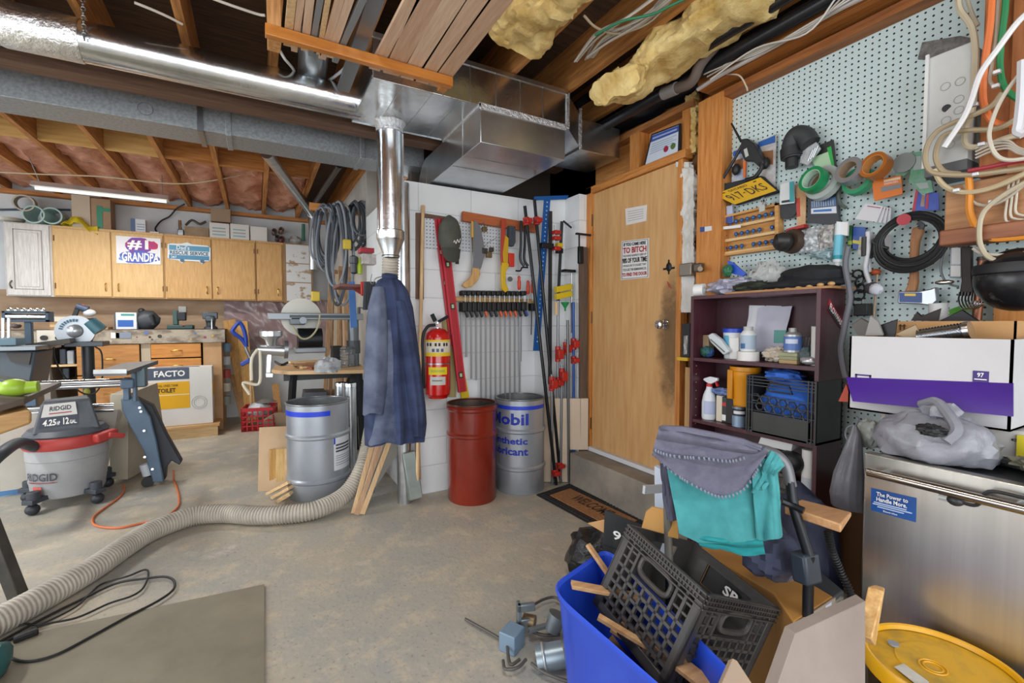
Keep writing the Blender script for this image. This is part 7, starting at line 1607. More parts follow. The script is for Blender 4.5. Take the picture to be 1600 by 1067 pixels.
for r_ in range(2):
    for k in range(7):
        c=V((fx0 +.003,yc1 - .045 - .042*k +(.0 if r_ else -.021),s2 +.13+.038*r_ - .004*k))
        if c.y > yc0 +.03: hcr.p('honeycomb_ring',MB().torus(c,.019,.0035,XN,6,5),CKB)
hcr.p('handle_frame',MB().tube([(fx0,yc1 - .10,s2 +.215),(fx0,yc1 - .115,s2 +.245),(fx0,yc1 - .2,s2 +.24),(fx0,yc1 - .215,s2 +.205),(fx0,yc1 - .11,s2 +.205),(fx0,yc1 - .1,s2 +.215)],.004,6,0),CKB)
lump('blue_towel',V((2.14,(yc0 +yc1)/2,s2 +.15)),(.082,.135,.12),M('2a5fc0',.8,0,'3a76d8',6),'bright blue cloth inside the honeycomb crate','towel',.12,3,4)
lump('blue_towel',V((2.14,(yc0 +yc1)/2+.04,s2 +.27)),(.07,.08,.03),M('3b6fd0',.8),'blue cloth heaped over the rim of the honeycomb crate','towel',.3,3,7)
# --- shelf 3
s3=SZ[2]+.001
S('blue_bottle',MB().cyl((2.12,PX(1148,682,2.12).y,s3 +.23),(2.12,PX(1170,685,2.12).y,s3 +.23),.024,seg=18),M('2a55b5',.3),'blue bottle lying on its side on the lower shelf','bottle')
S('lower_shelf_clutter',MB().blob((2.15,1.42,s3 +.1),(.07,.22,.11),24,16,.4,3,-.098,4),M('55514d',.8,0,'8a8680',14),'heap of grey rags on the lower shelf behind the blanket','rags')
t=T('document_box','white printed carton tilted on the lower shelf','box'); P=[PX(u,v,2.06) for u,v in [(1190,679),(1239,690),(1236,706),(1184,694)]]; t.p('carton',MB().prism(P,(.12,0,.03)),M('c9c9ca',.6),bev=.002)
t=T('oil_bottle','black plastic oil bottle lying beside the white canister','bottle'); a,b_=PX(1213,704,2.07),PX(1243,728,2.06); t.p('body',MB().blob((a +b_)/2+V((0,-.02,-.01)),(.05,.06,.05),20,14),BLACK); t.p('neck',MB().cyl(a +V((0,.0,.0)),(a +b_)/2,.014,.03,14),BLACK)
c=PX(1259,742,2.07); t=T('white_canister','tall white canister with fine print on the lower shelf','canister'); t.p('can',MB().cyl((2.09,c.y,s3 +.1),(2.09,c.y,PX(1259,703,2.07).z),.026,seg=24),M('d5d3cf',.5)); lab(t,(2.09,c.y,s3 +.1),.0265,-60,60,.03,.12,M('b9bcc4',.5))
wbk=T('wire_basket','black slatted basket under the white canister on the lower shelf','basket'); g=MB()
for k in range(6): g.box(2.04,2.046,1.06,1.36,s3 +.02+.024*k,s3 +.03+.024*k)
wbk.p('front_slats',g,CKB); wbk.p('tray',MB().box(2.04,2.235,1.06,1.36,s3,s3 +.008),CKB); wbk.p('side',MB().box(2.04,2.235,1.06,1.066,s3,s3 +.16),CKB)

# ================================================================= dishwasher and what stands on it
SSM=M('c4c1bb',.32,1,'cfccc6',40,(1,1,.02),.02)
dw=T('dishwasher','stainless steel dishwasher with a long bar handle standing on the right','dishwasher')
dX=1.62; dy1=.685; dy0=.07; dzt=.855
dw.p('body',MB().box(dX +.03,2.22,dy0 +.01,dy1 - .01,.10,dzt - .01),M('55585c',.4,.5),bev=.002)
dw.p('door_panel',MB().box(dX,dX +.035,dy0,dy1,.12,dzt - .055),SSM,bev=.006)
dw.p('control_strip',MB().box(dX,dX +.035,dy0,dy1,dzt - .053,dzt),SSM,bev=.004); dw.p('kick_plate',MB().box(dX +.05,dX +.06,dy0,dy1,.0,.12),BLACKM)
ha,hb=PX(1356,737,dX - .04),PX(1592,790,dX - .04); hb.z=ha.z
hd_=dw.p('bar_handle',MB().cyl(ha,V((ha.x,dy0 +.02,ha.z)),.0125,seg=20),M('a9a39a',.22,1))
for y in (ha.y - .03,PX(1588,785,dX - .04).y): dw.p('handle_mount',MB().cyl((dX - .04,y,ha.z),(dX,y,ha.z),.009,seg=12),STEEL,hd_)
ds=[PX(u,v,dX - .001) for u,v in [(1361,762),(1432,778),(1431,816),(1361,797)]]
dz_=T('slogan_sticker','blue advertising sticker on the dishwasher door','sticker'); dz_.p('card',slab([p - XN *.0005 for p in ds],XN,.001),M('1f4f96',.4))
txtq(dz_.o,ds,XN,'The Power to',INKWHITE,.14,.84,.10,.28,.004,.02); txtq(dz_.o,ds,XN,'Handle More.',INKWHITE,.14,.82,.32,.50,.004,.02)
[dz_.p('fine_print',patch(ds,XN,a,b_,c,c +.04,.004),M('b9cbe8',.5)) for a,b_,c in ((.08,.8,.56),(.05,.92,.64),(.16,.75,.73))]; txtq(dz_.o,ds,XN,'Electrolux',INKWHITE,.3,.62,.84,.91,.004)
pl_=T('power_plug','black power plug on a cord hanging in front of the dishwasher door','plug'); c=PX(1493,782,dX - .03)
pl_.p('plug_body',MB().blob(c,(.014,.018,.014),14,10),M('2c2c2e',.4)); pl_.p('prong',MB().box(c.x - .002,c.x +.002,c.y +.012,c.y +.034,c.z +.002,c.z +.006).box(c.x - .002,c.x +.002,c.y +.012,c.y +.034,c.z - .009,c.z - .005),STEEL)
pl_.p('cord',MB().tube([c,c +V((0,-.04,.002)),PX(1545,768,dX - .03),PX(1600,778,dX - .02),PX(1650,790,dX - .02)],.0045,8,6),BLACK)
wtop=T('black_rack_tray','dark cluttered tray and cords on the back of the dishwasher top','tray'); wtop.p('tray',MB().box(1.80,2.2,.08,.66,dzt +.0005,dzt +.012),M('2a2a2c',.5)); 
for k in range(3): wtop.p('cord',MB().tube([(1.68+.03*k,.10,dzt +.012),(1.70+.03*k,.25,dzt +.014),(1.76+.02*k,.4,dzt +.012),(1.8,.5,dzt +.018)],.005,6,5),BLACK)
# lower white carton with text, big white and purple carton above
c1=T('printed_carton','white carton with black French print under the purple and white box','box')
lz0,lz1=dzt +.013,.95
cy1=PX(1376,660,1.86).y
c1.p('carton',MB().box(1.86,2.2,.12,cy1,lz0,lz1 - .002),M('cfccc8',.7,0,'d6d3cf',3),bev=.002)
c1.q=[V((1.86,cy1,lz1)),V((1.86,.12,lz1)),V((1.86,.12,lz0)),V((1.86,cy1,lz0))]
[c1.p('print_bar',patch(c1.q,XN,.04,a,b_,b_ +.06,.001),M('3a3a3a',.6)) for a,b_ in ((.18,.1),(.2,.24),(.16,.38),(.19,.52))]; txtq(c1.o,c1.q,XN,'enfichables et',INKBLACK,.5,.78,.25,.4,.002); txtq(c1.o,c1.q,XN,'permanentes',INKBLACK,.52,.7,.6,.74,.002)
yn=PX(1590,670,1.855); S('yellow_note',MB().box(1.852,1.858,yn.y - .08,yn.y,lz0 +.01,lz1 - .012),M('e2d22a',.5),'bright yellow note on the white carton at the right edge','note')
bxX=1.80; by1_,by0_=PX(1327,560,bxX).y,PX(1583,560,bxX).y
bz0_=.952; bz1_=PX(1327,525,bxX).z
pc_=T('purple_carton','open white carton with a purple folded flap standing on the boxes','box')
WC=M('c3c1c2',.6,0,'cbc9ca',3)
pc_.p('front_wall',MB().box(bxX,bxX +.006,by0_,by1_,bz0_,bz1_),WC); pc_.p('rear_wall',MB().box(2.19,2.196,by0_,by1_,bz0_,bz1_ +.02),CARD); pc_.p('end_wall',MB().box(bxX,2.196,by1_ - .006,by1_,bz0_,bz1_),CARD); pc_.p('end_wall',MB().box(bxX,2.196,by0_,by0_ +.006,bz0_,bz1_),WC); pc_.p('floor_panel',MB().box(bxX,2.196,by0_,by1_,bz0_,bz0_ +.006),CARD)
fl_=[PX(1322,590,bxX - .004),PX(1583,600,bxX - .004),PX(1583,651,bxX - .05),PX(1332,627,bxX - .05)]
pc_.p('purple_flap',MB().prism(fl_,(.004,0,.002)),M('3c1a78',.45,0,'452089',3))
fq=[V((bxX,by1_,bz1_)),V((bxX,by0_,bz1_)),V((bxX,by0_,bz0_)),V((bxX,by1_,bz0_))]; PUR=M('3c2470',.5)
pc_.p('badge',patch(fq,XN,.80,.885,.36,.50,.0012),PUR); txtq(pc_.o,fq,XN,'97',INKWHITE,.825,.86,.38,.43,.003,.02); pc_.p('badge_line',patch(fq,XN,.81,.875,.45,.46,.003),INKWHITE); pc_.p('green_badge',patch(fq,XN,.80,.88,.52,.57,.0012),M('2a8a5a',.5)); txtq(pc_.o,fq,XN,'5000',INKWHITE,.815,.865,.53,.56,.003)
pc_.p('logo_box',patch(fq,XN,.05,.17,.51,.53,.0012),PUR); pc_.p('logo_box',patch(fq,XN,.05,.065,.51,.61,.0012),PUR); pc_.p('logo_box',patch(fq,XN,.155,.17,.51,.62,.0012),PUR); txtq(pc_.o,fq,XN,'T',PUR,.19,.26,.55,.63,.003,.02); txtq(pc_.o,fq,XN,'P l',PUR,.38,.52,.59,.66,.003,.02)
S('orange_bag',MB().prism([PX(1322,600,1.84),PX(1330,628,1.84),PX(1310,627,1.84)],(.03,0,0)),M('b5452c',.5),'red-orange edge of a bag behind the left end of the purple carton','bag')
# contents of the carton
kb_=T('brown_carton','open brown cardboard carton standing inside the white one','box')
ky1,ky0=PX(1395,510,1.97).y,PX(1588,510,1.97).y; kz1=PX(1395,502,1.97).z
kb_.p('front_wall',MB().box(1.97,1.975,ky0,ky1,bz0_ +.01,kz1),CARD); kb_.p('end_wall',MB().box(1.97,2.18,ky1 - .005,ky1,bz0_ +.01,kz1),CARD); kb_.p('end_wall',MB().box(1.97,2.18,ky0,ky0 +.005,bz0_ +.01,kz1),CARD); kb_.p('rear_wall',MB().box(2.175,2.18,ky0,ky1,bz0_ +.01,kz1),CARD)
for u in (1407,1413):
    a=PX(u,506,1.968); kb_.p('arrow_mark',MB().prism([a,a +V((0,.006,-.008)),a +V((0,.002,-.008)),a +V((0,.002,-.022)),a +V((0,-.002,-.022)),a +V((0,-.002,-.008)),a +V((0,-.006,-.008))],(-.0008,0,0)),M('4a3420',.7))
fd=T('foil_duct','piece of shiny ribbed foil duct lying in the white carton','duct'); a,b_=PX(1436,527,1.88),PX(1508,517,1.88); n_=60
fd.p('ribbed_tube',MB().tube([a.lerp(b_,i /n_) for i in range(n_ +1)],.03,20,0,lambda t_: .024+.003*math.sin(t_ *n_ *PI /2)),M('c9ccd0',.2,1)); fd.p('end_collar',MB().cyl(b_,b_ +(b_ - a)*.12,.028,seg=24),M('c9ccd0',.25,1))
for k,(pts,c,lb_,x_) in enumerate([([(1330,508),(1345,498),(1372,512),(1388,525),(1340,524)],'57524e','grey metal flashing scrap at the left of the white carton',1.90),([(1360,494),(1372,503),(1380,524),(1352,524)],'8a8683','pale bent metal scrap at the left of the white carton',1.86),([(1372,510),(1402,500),(1398,527),(1385,527)],'2a2a2c','black metal angle sticking up beside the brown carton',1.88),([(1400,522),(1430,508),(1440,526),(1420,530)],'a08a6c','bent tan metal strip in the white carton',1.87),([(1423,501),(1432,488),(1440,495),(1470,483),(1466,502)],'2c2420','jagged black scrap behind the brown carton',2.1),([(1466,503),(1503,485),(1530,503)],'232326','black peaked sheet behind the brown carton',2.12)]):
    S('metal_scrap',MB().prism(wq(pts,x_),(.006,0,.004)),M(c,.45,.3,None),lb_,'metal scrap')
# grey carrier bag on the dishwasher
BAG=M('7b7c84',.3,0,'8b8c94',8,bump=.4)
def bagfn(c,rx,ry,rz,seed,top=1.0):
    rs=[]
    for j in range(25):
        th=PI *j /24; row=[]
        for i in range(60):
            a=2*PI *i /60; d=V((math.sin(th)*math.cos(a),math.sin(th)*math.sin(a),-math.cos(th)))
            k=1+.16*noise.noise(d *2.2+V((seed,0,0)))+.13*abs(noise.noise(V((a *2.2+2*d.z,d.z *1.1,seed))))+.10*abs(noise.noise(d *4.5+V((0,seed,0))))+.05*noise.noise(d *11)
            p=V((d.x *rx,d.y *ry,d.z *rz))*k
            if p.z < -rz *.55: p.z=-rz *.55
            row.append(V(c)+p)
        rs.append(row)
    return MB().rings(rs)
gb=T('grey_carrier_bag','crumpled grey plastic carrier bag lying on top of the dishwasher','bag')
gc=V((1.73,.56,dzt +.047)); gb.p('bag_body',bagfn(gc,.10,.135,.083,3),BAG)
gb.p('bag_handle',MB().tube([PX(1440,632,1.74),PX(1462,628,1.72),PX(1480,645,1.69),PX(1495,672,1.66),PX(1478,690,1.64)],.014,8,6),BAG); gb.p('bag_knot',MB().blob(PX(1470,645,1.72),(.03,.04,.028),18,12,.5,3),BAG)
lump('black_glove',PX(1456,672,1.64),(.02,.035,.016),BLACK,'black rubber piece poking out of the grey carrier bag','glove',.4,4)
lump('edge_clutter',V((1.75,.33,dzt +.03)),(.06,.07,.026),M('35332f',.6,0,'6d6a55',14),'dark clutter beside the carrier bag at the right edge','clutter',.4,4,2,-.017)
hg=T('hanging_carrier_bag','grey plastic carrier bag hanging between the bookshelf and the dishwasher','bag')
rs=[]
for k,(v,ul,ur,ry) in enumerate([(664,1333,1339,.006),(675,1329,1345,.015),(700,1319,1348,.03),(735,1304,1350,.04),(765,1298,1350,.045),(785,1300,1352,.04)]):
    X_=1.9; a,b_=PX(ul,v,X_),PX(ur,v,X_); cy_=(a.y +b_.y)/2; r_=(a.y - b_.y)/2; row=[]
    for i in range(48):
        g_=2*PI *i /48; m2=1+.22*noise.noise(V((math.cos(g_)*4,math.sin(g_)*4,k *.25))); row.append(V((X_ +ry *math.sin(g_)*m2,cy_ +r_ *math.cos(g_)*(.9+.1*m2),a.z)))
    rs.append(row)
hg.p('bag_body',MB().rings(rs),BAG); hg.p('bag_handle',MB().tube(wq([(1334,664),(1324,668),(1321,680),(1326,690)],1.9),.003,6,5),BAG); hg.p('bag_handle',MB().tube(wq([(1338,664),(1342,655),(1338,650)],1.9),.003,6,5),BAG)
lump('green_white_bag',PX(1357,678,1.95),(.03,.04,.05),M('c5cbc6',.3,0,'3a8a58',8,lo=.55,hi=.6),'white and green plastic bag behind the carrier bags','bag',.3,3)

# ================================================================= folded chair with blanket and towel
pn_=V((1.16,.88,.7)); nn_=V((-.80,-.58,.12)).normalized(); e0=V((0,0,EYE))
def PP(u,v,off=0.0):
    d=ray(u,v); t_=((pn_ +nn_ *off) - e0).dot(nn_)/d.dot(nn_); return e0 +d *t_
GB=M('5c5b6c',.95,0,'696878',30,bump=.15); TL=M('3c888c',.95,0,'4c9ea0',10,bump=.2); TLD=M('3a3f52',.95)
wk=T('walking_frame','folded black metal walking frame standing behind the black crate','walking frame')
FRM=M('23262a',.35,.5)
wk.p('seat_back_bar',MB().tube([PP(1040,705,-.06),PP(1045,690,-.05),PP(1100,690,-.05),PP(1190,702,-.05),PP(1225,722,-.05),PP(1236,760,-.05)],.016,10,6),M('6f7073',.4,.4))
wk.p('side_tube',MB().tube([PP(1234,745,-.05),PP(1240,790,-.04),PP(1252,830,-.04),PP(1264,868,-.04)],.014,10,4),FRM)
wk.p('brake_lever',MB().tube([PP(1222,783,-.03),PP(1238,790,-.03),PP(1256,798,-.02)],.010,8,4),FRM)
wk.p('lower_bracket',MB().beam(PP(1256,862,-.05),PP(1262,910,-.05),.06,.05),M('2c3540',.4),bev=.008)
wk.p('left_tube',MB().tube([PP(1043,745,-.05),PP(1043,790,-.08),PP(1044,835,-.1),PP(1046,900,-.12)],.013,10,3),M('8b8880',.4,.5))
wk.p('lower_tube',MB().tube([PP(1264,868,-.04),PP(1262,960,-.06),PP(1262,1060,-.06)],.014,10,3),FRM)
wk.p('left_leg',MB().tube([PP(1046,900,-.12),PP(1046,1000,-.14),PP(1046,1080,-.14)],.013,10,3),FRM)
def drape(outl_top,outl_bot,off,amp,fold,th=.006,nu=60,nv=36,seed=0):   # top and bottom edges as pixel polylines on the hanging plane
    def ev(pl,t_):
        x=t_ *(len(pl) - 1); i=min(int(x),len(pl) - 2); f_=x - i
        return pl[i][0]*(1 - f_)+pl[i +1][0]*f_,pl[i][1]*(1 - f_)+pl[i +1][1]*f_
    def fn(u,v):
        a=ev(outl_top,u); b_=ev(outl_bot,u); x=a[0]*(1 - v)+b_[0]*v; y=a[1]*(1 - v)+b_[1]*v
        o=off +amp *math.sin(fold *u *PI +seed +v)*(.2+.8*v)+.010*noise.noise(V((u *5,v *3,seed)))+.022*math.sin(PI *min(1,v *2.2)) 
        return PP(x,y,o)
    return MB().sheet(fn,nu,nv,th)
tw=T('teal_towel','folded teal towel hanging below the grey blanket on the frame','towel')
tw.p('front_panel',drape([(1044,735),(1070,728),(1110,725),(1150,722),(1175,718)],[(1062,832),(1088,846),(1125,848),(1160,846),(1182,842)],.010,.004,3),TL)
tw.p('right_fold',drape([(1172,722),(1190,716),(1206,722),(1212,735)],[(1182,842),(1195,845),(1212,842),(1223,836)],.022,.010,3,seed=1),TL)
tw.p('lower_layer',drape([(1085,835),(1120,840),(1160,842),(1190,840)],[(1092,850),(1125,858),(1162,868),(1196,866)],-.012,.003,3,seed=2),M('258f92',.95))
tw.p('hanging_edge',drape([(1205,706),(1214,712),(1224,730)],[(1176,770),(1184,768),(1190,764)],.04,.004,2,nu=16),TL)
bl=T('grey_blanket','grey fleece blanket with whip-stitched edges folded over the frame','blanket')
bl.p('lower_layer',drape([(1026,698),(1060,690),(1110,690),(1160,694),(1198,700)],[(1020,708),(1052,738),(1095,764),(1128,776),(1162,764),(1196,712)],.07,.006,2,seed=.5),GB)
bl.p('upper_fold',drape([(1030,668),(1060,670),(1110,682),(1150,690),(1188,700)],[(1020,704),(1050,712),(1100,716),(1140,720),(1168,714)],.095,.005,3,seed=1.5,nv=20),GB)
bl.p('top_roll',drape([(1034,667),(1070,669),(1115,678),(1160,688),(1190,700)],[(1028,676),(1064,680),(1110,690),(1150,697),(1190,703)],.098,.004,3,seed=2,nv=8),GB)
bl.p('left_drop',drape([(1028,700),(1038,705),(1050,712)],[(1042,810),(1050,814),(1056,812)],-.01,.004,2,nu=14,seed=3),M('4a4a5a',.95))
def stitches(name,pl,off,par):
    pts=spline([V((a,b_,0)) for a,b_ in pl],12); mb=MB(); d_=0
    for p,q_ in zip(pts,pts[1:]):
        d_ += (q_ - p).length
        if d_ > 4.4:
            d_=0; c=PP(p.x,p.y - 1.2,off); e=PP(p.x +.8,p.y +2.2,off); mb.tube([c,(c +e)/2+nn_ *.003,e],.0028,6,3)
    par.p(name,mb,M('7d8494',.9))
stitches('edge_stitching',[(1020,708),(1052,738),(1095,764),(1128,776),(1162,764),(1190,722)],.078,bl)
stitches('edge_stitching',[(1022,703),(1050,712),(1100,716),(1140,720),(1166,714)],.104,bl)
stitches('edge_stitching',[(1036,674),(1070,680),(1110,690),(1150,697)],.106,bl)

# ================================================================= clutter between frame and dishwasher
def PD(u,v,d): return e0 +ray(u,v)*d
S('wooden_plank',MB().hexa([PD(1226,803,1.35),PD(1314,833,1.20),PD(1330,808,1.33),PD(1252,788,1.52),PD(1226,789,1.35),PD(1314,819,1.20),PD(1331,800,1.33),PD(1252,780,1.52)]),wood('b8875a','d0a274','x',4),'thick light-brown plank lying on the clutter beside the dishwasher','plank',bev=.004)
lump('navy_bag',V((1.72,.92,.36)),(.12,.13,.30),M('1b2033',.7,0,'242a40',6),'dark navy bag slumped between the frame and the dishwasher','bag',.18,2,3)
S('grey_bin',MB().hexa([V((1.46,.70,.05)),V((1.62,.72,.05)),V((1.80,1.0,.05)),V((1.60,1.05,.05)),V((1.46,.70,.42)),V((1.58,.71,.42)),V((1.72,.95,.42)),V((1.55,1.0,.42))]),M('3f4144',.6,0,'8b8378',5,(1,1,9),lo=.6,hi=.62),'dark grey bin with pale slats beside the dishwasher foot','bin',bev=.006)
cc_=T('corrugated_hose','narrow black corrugated hose hanging beside the dishwasher','hose'); pts=[PD(1294,830,1.3),PD(1300,860,1.3),PD(1312,890,1.3),PD(1328,925,1.28),PD(1335,960,1.27)]
ps=spline(pts,30); cc_.p('hose_wall',MB().tube(ps,.01,12,0,lambda t_: .009+.003*math.sin(t_ *len(ps)*PI /2)),BLACK)
lump('cloth_bundle',PD(1206,865,1.42),(.10,.08,.07),M('3b4056',.8,0,'8a7a6c',4,lo=.5,hi=.75),'dusty dark blue cloth bundle under the towel','bundle',.25,3)
# open cardboard carton behind the crate
kz=.43
kc=T('cardboard_carton','glossy tan cardboard carton lying behind the black crate','box'); TAN=M('b5813f',.35,0,'c08d4c',3)
Kq=[V((1.39,1.12,kz)),PZ(1185,862,kz),PZ(1302,932,kz),PZ(1240,972,kz),V((1.36,.80,kz))]
kc.p('body',MB().prism([V((p.x,p.y,.02)) for p in Kq],(0,0,kz - .02)),TAN,bev=.004)
e1,e2=PZ(1302,932,kz),PZ(1240,972,kz); dn=V((0,0,-.12)); of=(e1 - e2).cross(EZ).normalized()*-.003
if (of.dot(ray(1260,960))) > 0: of=-of
kc.p('grey_end_flap',MB().prism([e2 +of,e1 +of,e1 +dn +of,e2 +dn +of],of),M('a39382',.6)); kc.p('white_label',MB().prism([e1.lerp(e2,.12)+of *2.2+V((0,0,-.004)),e1.lerp(e2,.28)+of *2.2+V((0,0,-.004)),e1.lerp(e2,.28)+of *2.2+V((0,0,-.06)),e1.lerp(e2,.12)+of *2.2+V((0,0,-.06))],of *.3),M('cdd2e0',.5))
# black flat carton with 9
bkc=T('black_carton_flap','black cardboard carton flap printed with white digits beside the blue bin','cardboard')
bq_=[PD(945,797,1.75),PD(1040,835,1.68),PD(1010,920,1.66),PD(940,900,1.73)]
bn=(bq_[1] - bq_[0]).cross(bq_[3] - bq_[0]).normalized(); bn=bn if bn.dot(ray(990,850)) > 0 else -bn
bkc.p('flap',slab(bq_,bn,.005),M('1f2023',.6)); txtq(bkc.o,bq_,bn,'91',INKWHITE,.17,.42,.24,.38,.004,.02); bkc.p('crease',patch(bq_,bn,0,1,.52,.53,.001),M('0f0f11',.7))
bkc.p('lower_side',MB().prism([bq_[3],bq_[3].lerp(bq_[2],.4),V((bq_[3].x *.6+bq_[2].x *.4,bq_[3].y *.6+bq_[2].y *.4,.002)),V((bq_[3].x,bq_[3].y,.002))],(.005,.005,0)),M('1f2023',.6))
S('cardboard_scrap',MB().prism([PD(919,818,1.78),PD(948,812,1.76),PD(946,834,1.755)],(0,.006,0)),CARD,'pointed tan cardboard flap over the doormat, left of the black carton','cardboard')
S('cardboard_scrap',MB().prism([PD(1003,826,1.62),PD(1010,800,1.62),PD(1020,792,1.6),PD(1038,796,1.58),PD(1042,836,1.55)],(.004,.006,0)),M('c2914f',.7),'upright torn tan cardboard flap left of the teal towel','cardboard')
S('cardboard_scrap',MB().prism([PD(1044,795,1.5),PD(1058,800,1.48),PD(1060,842,1.45),PD(1044,838,1.47)],(.004,.006,0)),M('b5853f',.7),'narrow tan cardboard strip right of the grey tube','cardboard')
S('plastic_sign',MB().prism([PD(1022,728,1.9),PD(1040,738,1.88),PD(1040,960,1.88),PD(1024,960,1.9)],(.03,.01,0)),M('c3ccdc',.4),'pale blue-white plastic panel behind the blanket edge','panel',bev=.003)
S('plastic_offcut',MB().beam(PD(1006,765,1.7),PD(1036,763,1.75),.012,.03),M('c9ccd0',.3,.3),'pale plastic blade sticking out left of the frame','scrap')
lump('garbage_bag',V((1.40,1.68,.13)),(.13,.15,.13),M('16171a',.25,bump=.8,col2='1e1f22',scale=12),'black garbage bag on the floor behind the blue bin','bag',.3,3,2,-.128)
# blue bin
bb_=T('recycling_bin','blue plastic bin full of scrap in the right foreground','bin')
BLU=M('2147c4',.35,0,'2a52d2',4)
rim=[V((.79,1.175,.41)),V((1.13,1.29,.41)),V((.95,.56,.41)),V((.80,.50,.41))]
cen=sum(rim,V())/4
def rr_ring(scale,z,rad=.18,out=0):
    P=[cen +(p - cen)*scale for p in rim]; pts=[]
    for i in range(4):
        a,b_,c=P[i - 1],P[i],P[(i +1) % 4]; u_=(a - b_); v_=(c - b_)
        s0,s1=b_ +u_ *rad,b_ +v_ *rad
        for k in range(7):
            t_=k /6; pts.append((1 - t_) ** 2*s0 +2*t_ *(1 - t_)*b_ +t_ *t_ *s1)
    for p in pts: p.z=z
    return pts
bb_.p('shell',MB().rings([rr_ring(.80,.004),rr_ring(.82,.02),rr_ring(.97,.39),rr_ring(1.0,.395),rr_ring(1.02,.41),rr_ring(1.0,.418),rr_ring(.965,.41),rr_ring(.95,.38),rr_ring(.80,.03)],True),BLU)
SCRAPS=[((.86,1.15,.42),(1.08,1.03,.37),.035,'pale wooden stick resting on the left rim of the blue bin'),((1.02,1.27,.46),(1.06,1.1,.32),.018,'thin brown splinter standing up at the back of the blue bin'),((.86,1.02,.39),(1.02,.80,.30),.02,'thin curved wood strip along the inside of the blue bin'),((.94,1.04,.33),(1.1,.74,.22),.07,'brown board scrap low in the blue bin'),((.95,.82,.36),(1.02,.62,.30),.05,'tan board end at the near side of the blue bin')]
for a,b_,w_,lb_ in SCRAPS: S('wood_scrap',MB().beam(a,b_,w_,.012),wood('b3875a','cfa678','x',4),lb_,'wood scrap',bev=.001)
S('brown_liner',MB().prism([(.88,1.10,.12),(1.05,1.17,.12),(.93,.68,.12),(.86,.66,.12)],(0,0,.06)),M('8a6a48',.8,0,'a58258',5),'brown cardboard layer filling the bottom of the blue bin','cardboard')
# ================================================================= big black milk crate, tilted
mR=Matrix(((-.09972,.92174,.37476),(-.98289,-.03264,-.18126),(-.15484,-.38643,.90923))).to_4x4()
mT=Matrix.Translation((1.037,1.084,.603)) @ mR
MC=M('343332',.42,0,'4a4643',9,bump=.1)
mc=T('black_milk_crate','large black milk crate tilted on top of the blue bin','crate'); a_=.33; hC=.28; th=.011
def face(name,O,U,Vv,Nn,handle=True,lattice=True,logo=None):
    O,U,Vv,Nn=V(O),V(U),V(Vv),V(Nn); g=MB()
    def bar(p,q_,w_,d=th):
        g.beam(O +U *p[0]+Vv *p[1]+Nn *d /2,O +U *q_[0]+Vv *q_[1]+Nn *d /2,w_,d,Nn)
    L_=a_; H_=hC
    bar((0,-.014),(L_,-.014),.028); bar((0,-H_ +.014),(L_,-H_ +.014),.028); bar((.014,0),(.014,-H_),.028); bar((L_ - .014,0),(L_ - .014,-H_),.028)
    fr_=mc.p(name +'_frame',g.xf(mT),MC,bev=.002)
    g2=MB()
    def bar2(p,q_,w_,d=.006):
        g2.beam(O +U *p[0]+Vv *p[1]+Nn *.006,O +U *q_[0]+Vv *q_[1]+Nn *.006,w_,d,Nn)
    for k in range(1,9):
        x=.02+(L_ - .04)*k /9; top_=-.115 if .085 < x < .245 else -.025; bar2((x,top_),(x,-H_ +.02),.009,.010)
    for k in range(1,8):
        y=-.03 - (H_ - .05)*k /8
        if y > -.11: bar2((.02,y),(.085,y),.006); bar2((.245,y),(L_ - .02,y),.006)
        else: bar2((.02,y),(L_ - .02,y),.009,.010)
    mc.p(name +'_lattice',g2.xf(mT),MC,fr_)
    hg_=[O +U *(.165+.062*math.copysign(abs(math.cos(t_)) ** .6,math.cos(t_)))+Vv *(-.067+.028*math.copysign(abs(math.sin(t_)) ** .6,math.sin(t_)))+Nn *.004 for t_ in [2*PI *i /28 for i in range(29)]]
    mc.p('hand_hole_rim',MB().tube(hg_,.008,8).xf(mT),MC,fr_)
    g3=MB()
    for k in range(26):
        x=.01+(L_ - .02)*k /26; g3.beam(O +U *x +Vv *-.003+Nn *-.002,O +U *x +Vv *-.026+Nn *-.002,.004,.004,Nn)
    for yy in (-.003,-.016,-.029,-.042): g3.beam(O +Vv *yy - Nn *.003,O +U *L_ +Vv *yy - Nn *.003,.004,.005,Nn)
    mc.p('rim_ribs',g3.xf(mT),MC,fr_)
    return fr_
face('left_wall',(0,0,0),(1,0,0),(0,0,1),(0,1,0))
face('near_wall',(a_,0,0),(0,1,0),(0,0,1),(-1,0,0))
# solid inner faces of the two far walls with a hand hole and emblem
def solid(name,O,U,Nn):
    O,U,Nn=V(O),V(U),V(Nn); Z_=EZ; P=[]
    def b4(x0,x1,z0_,z1_): 
        q_=[O +U *x0 +Z_ *z0_,O +U *x1 +Z_ *z0_,O +U *x1 +Z_ *z1_,O +U *x0 +Z_ *z1_]; g.prism(q_,Nn *.006)
    g=MB(); b4(0,.08,-hC,0); b4(.25,a_,-hC,0); b4(.08,.25,-.03,0); b4(.08,.25,-hC,-.10)
    f_=mc.p(name,g.xf(mT),MC); return f_
solid('far_wall',(0,a_,0),(1,0,0),(0,-1,0)); solid('back_wall',(0,0,0),(0,1,0),(1,0,0))
mc.p('crate_floor',MB().box(0,a_,0,a_,-hC,-hC +.006).xf(mT),MC)
lo_=V((.10,a_ - .012,-.145)); ex_=(mT.to_3x3() @ V((1,0,0))); ey_=(mT.to_3x3() @ V((0,0,1)))
mkflat('emblem',text_mb('SR',mT @ V((.165,a_ - .008,-.075)),ex_,ey_,.06,.03,bold=.03),INKWHITE,mc.o)
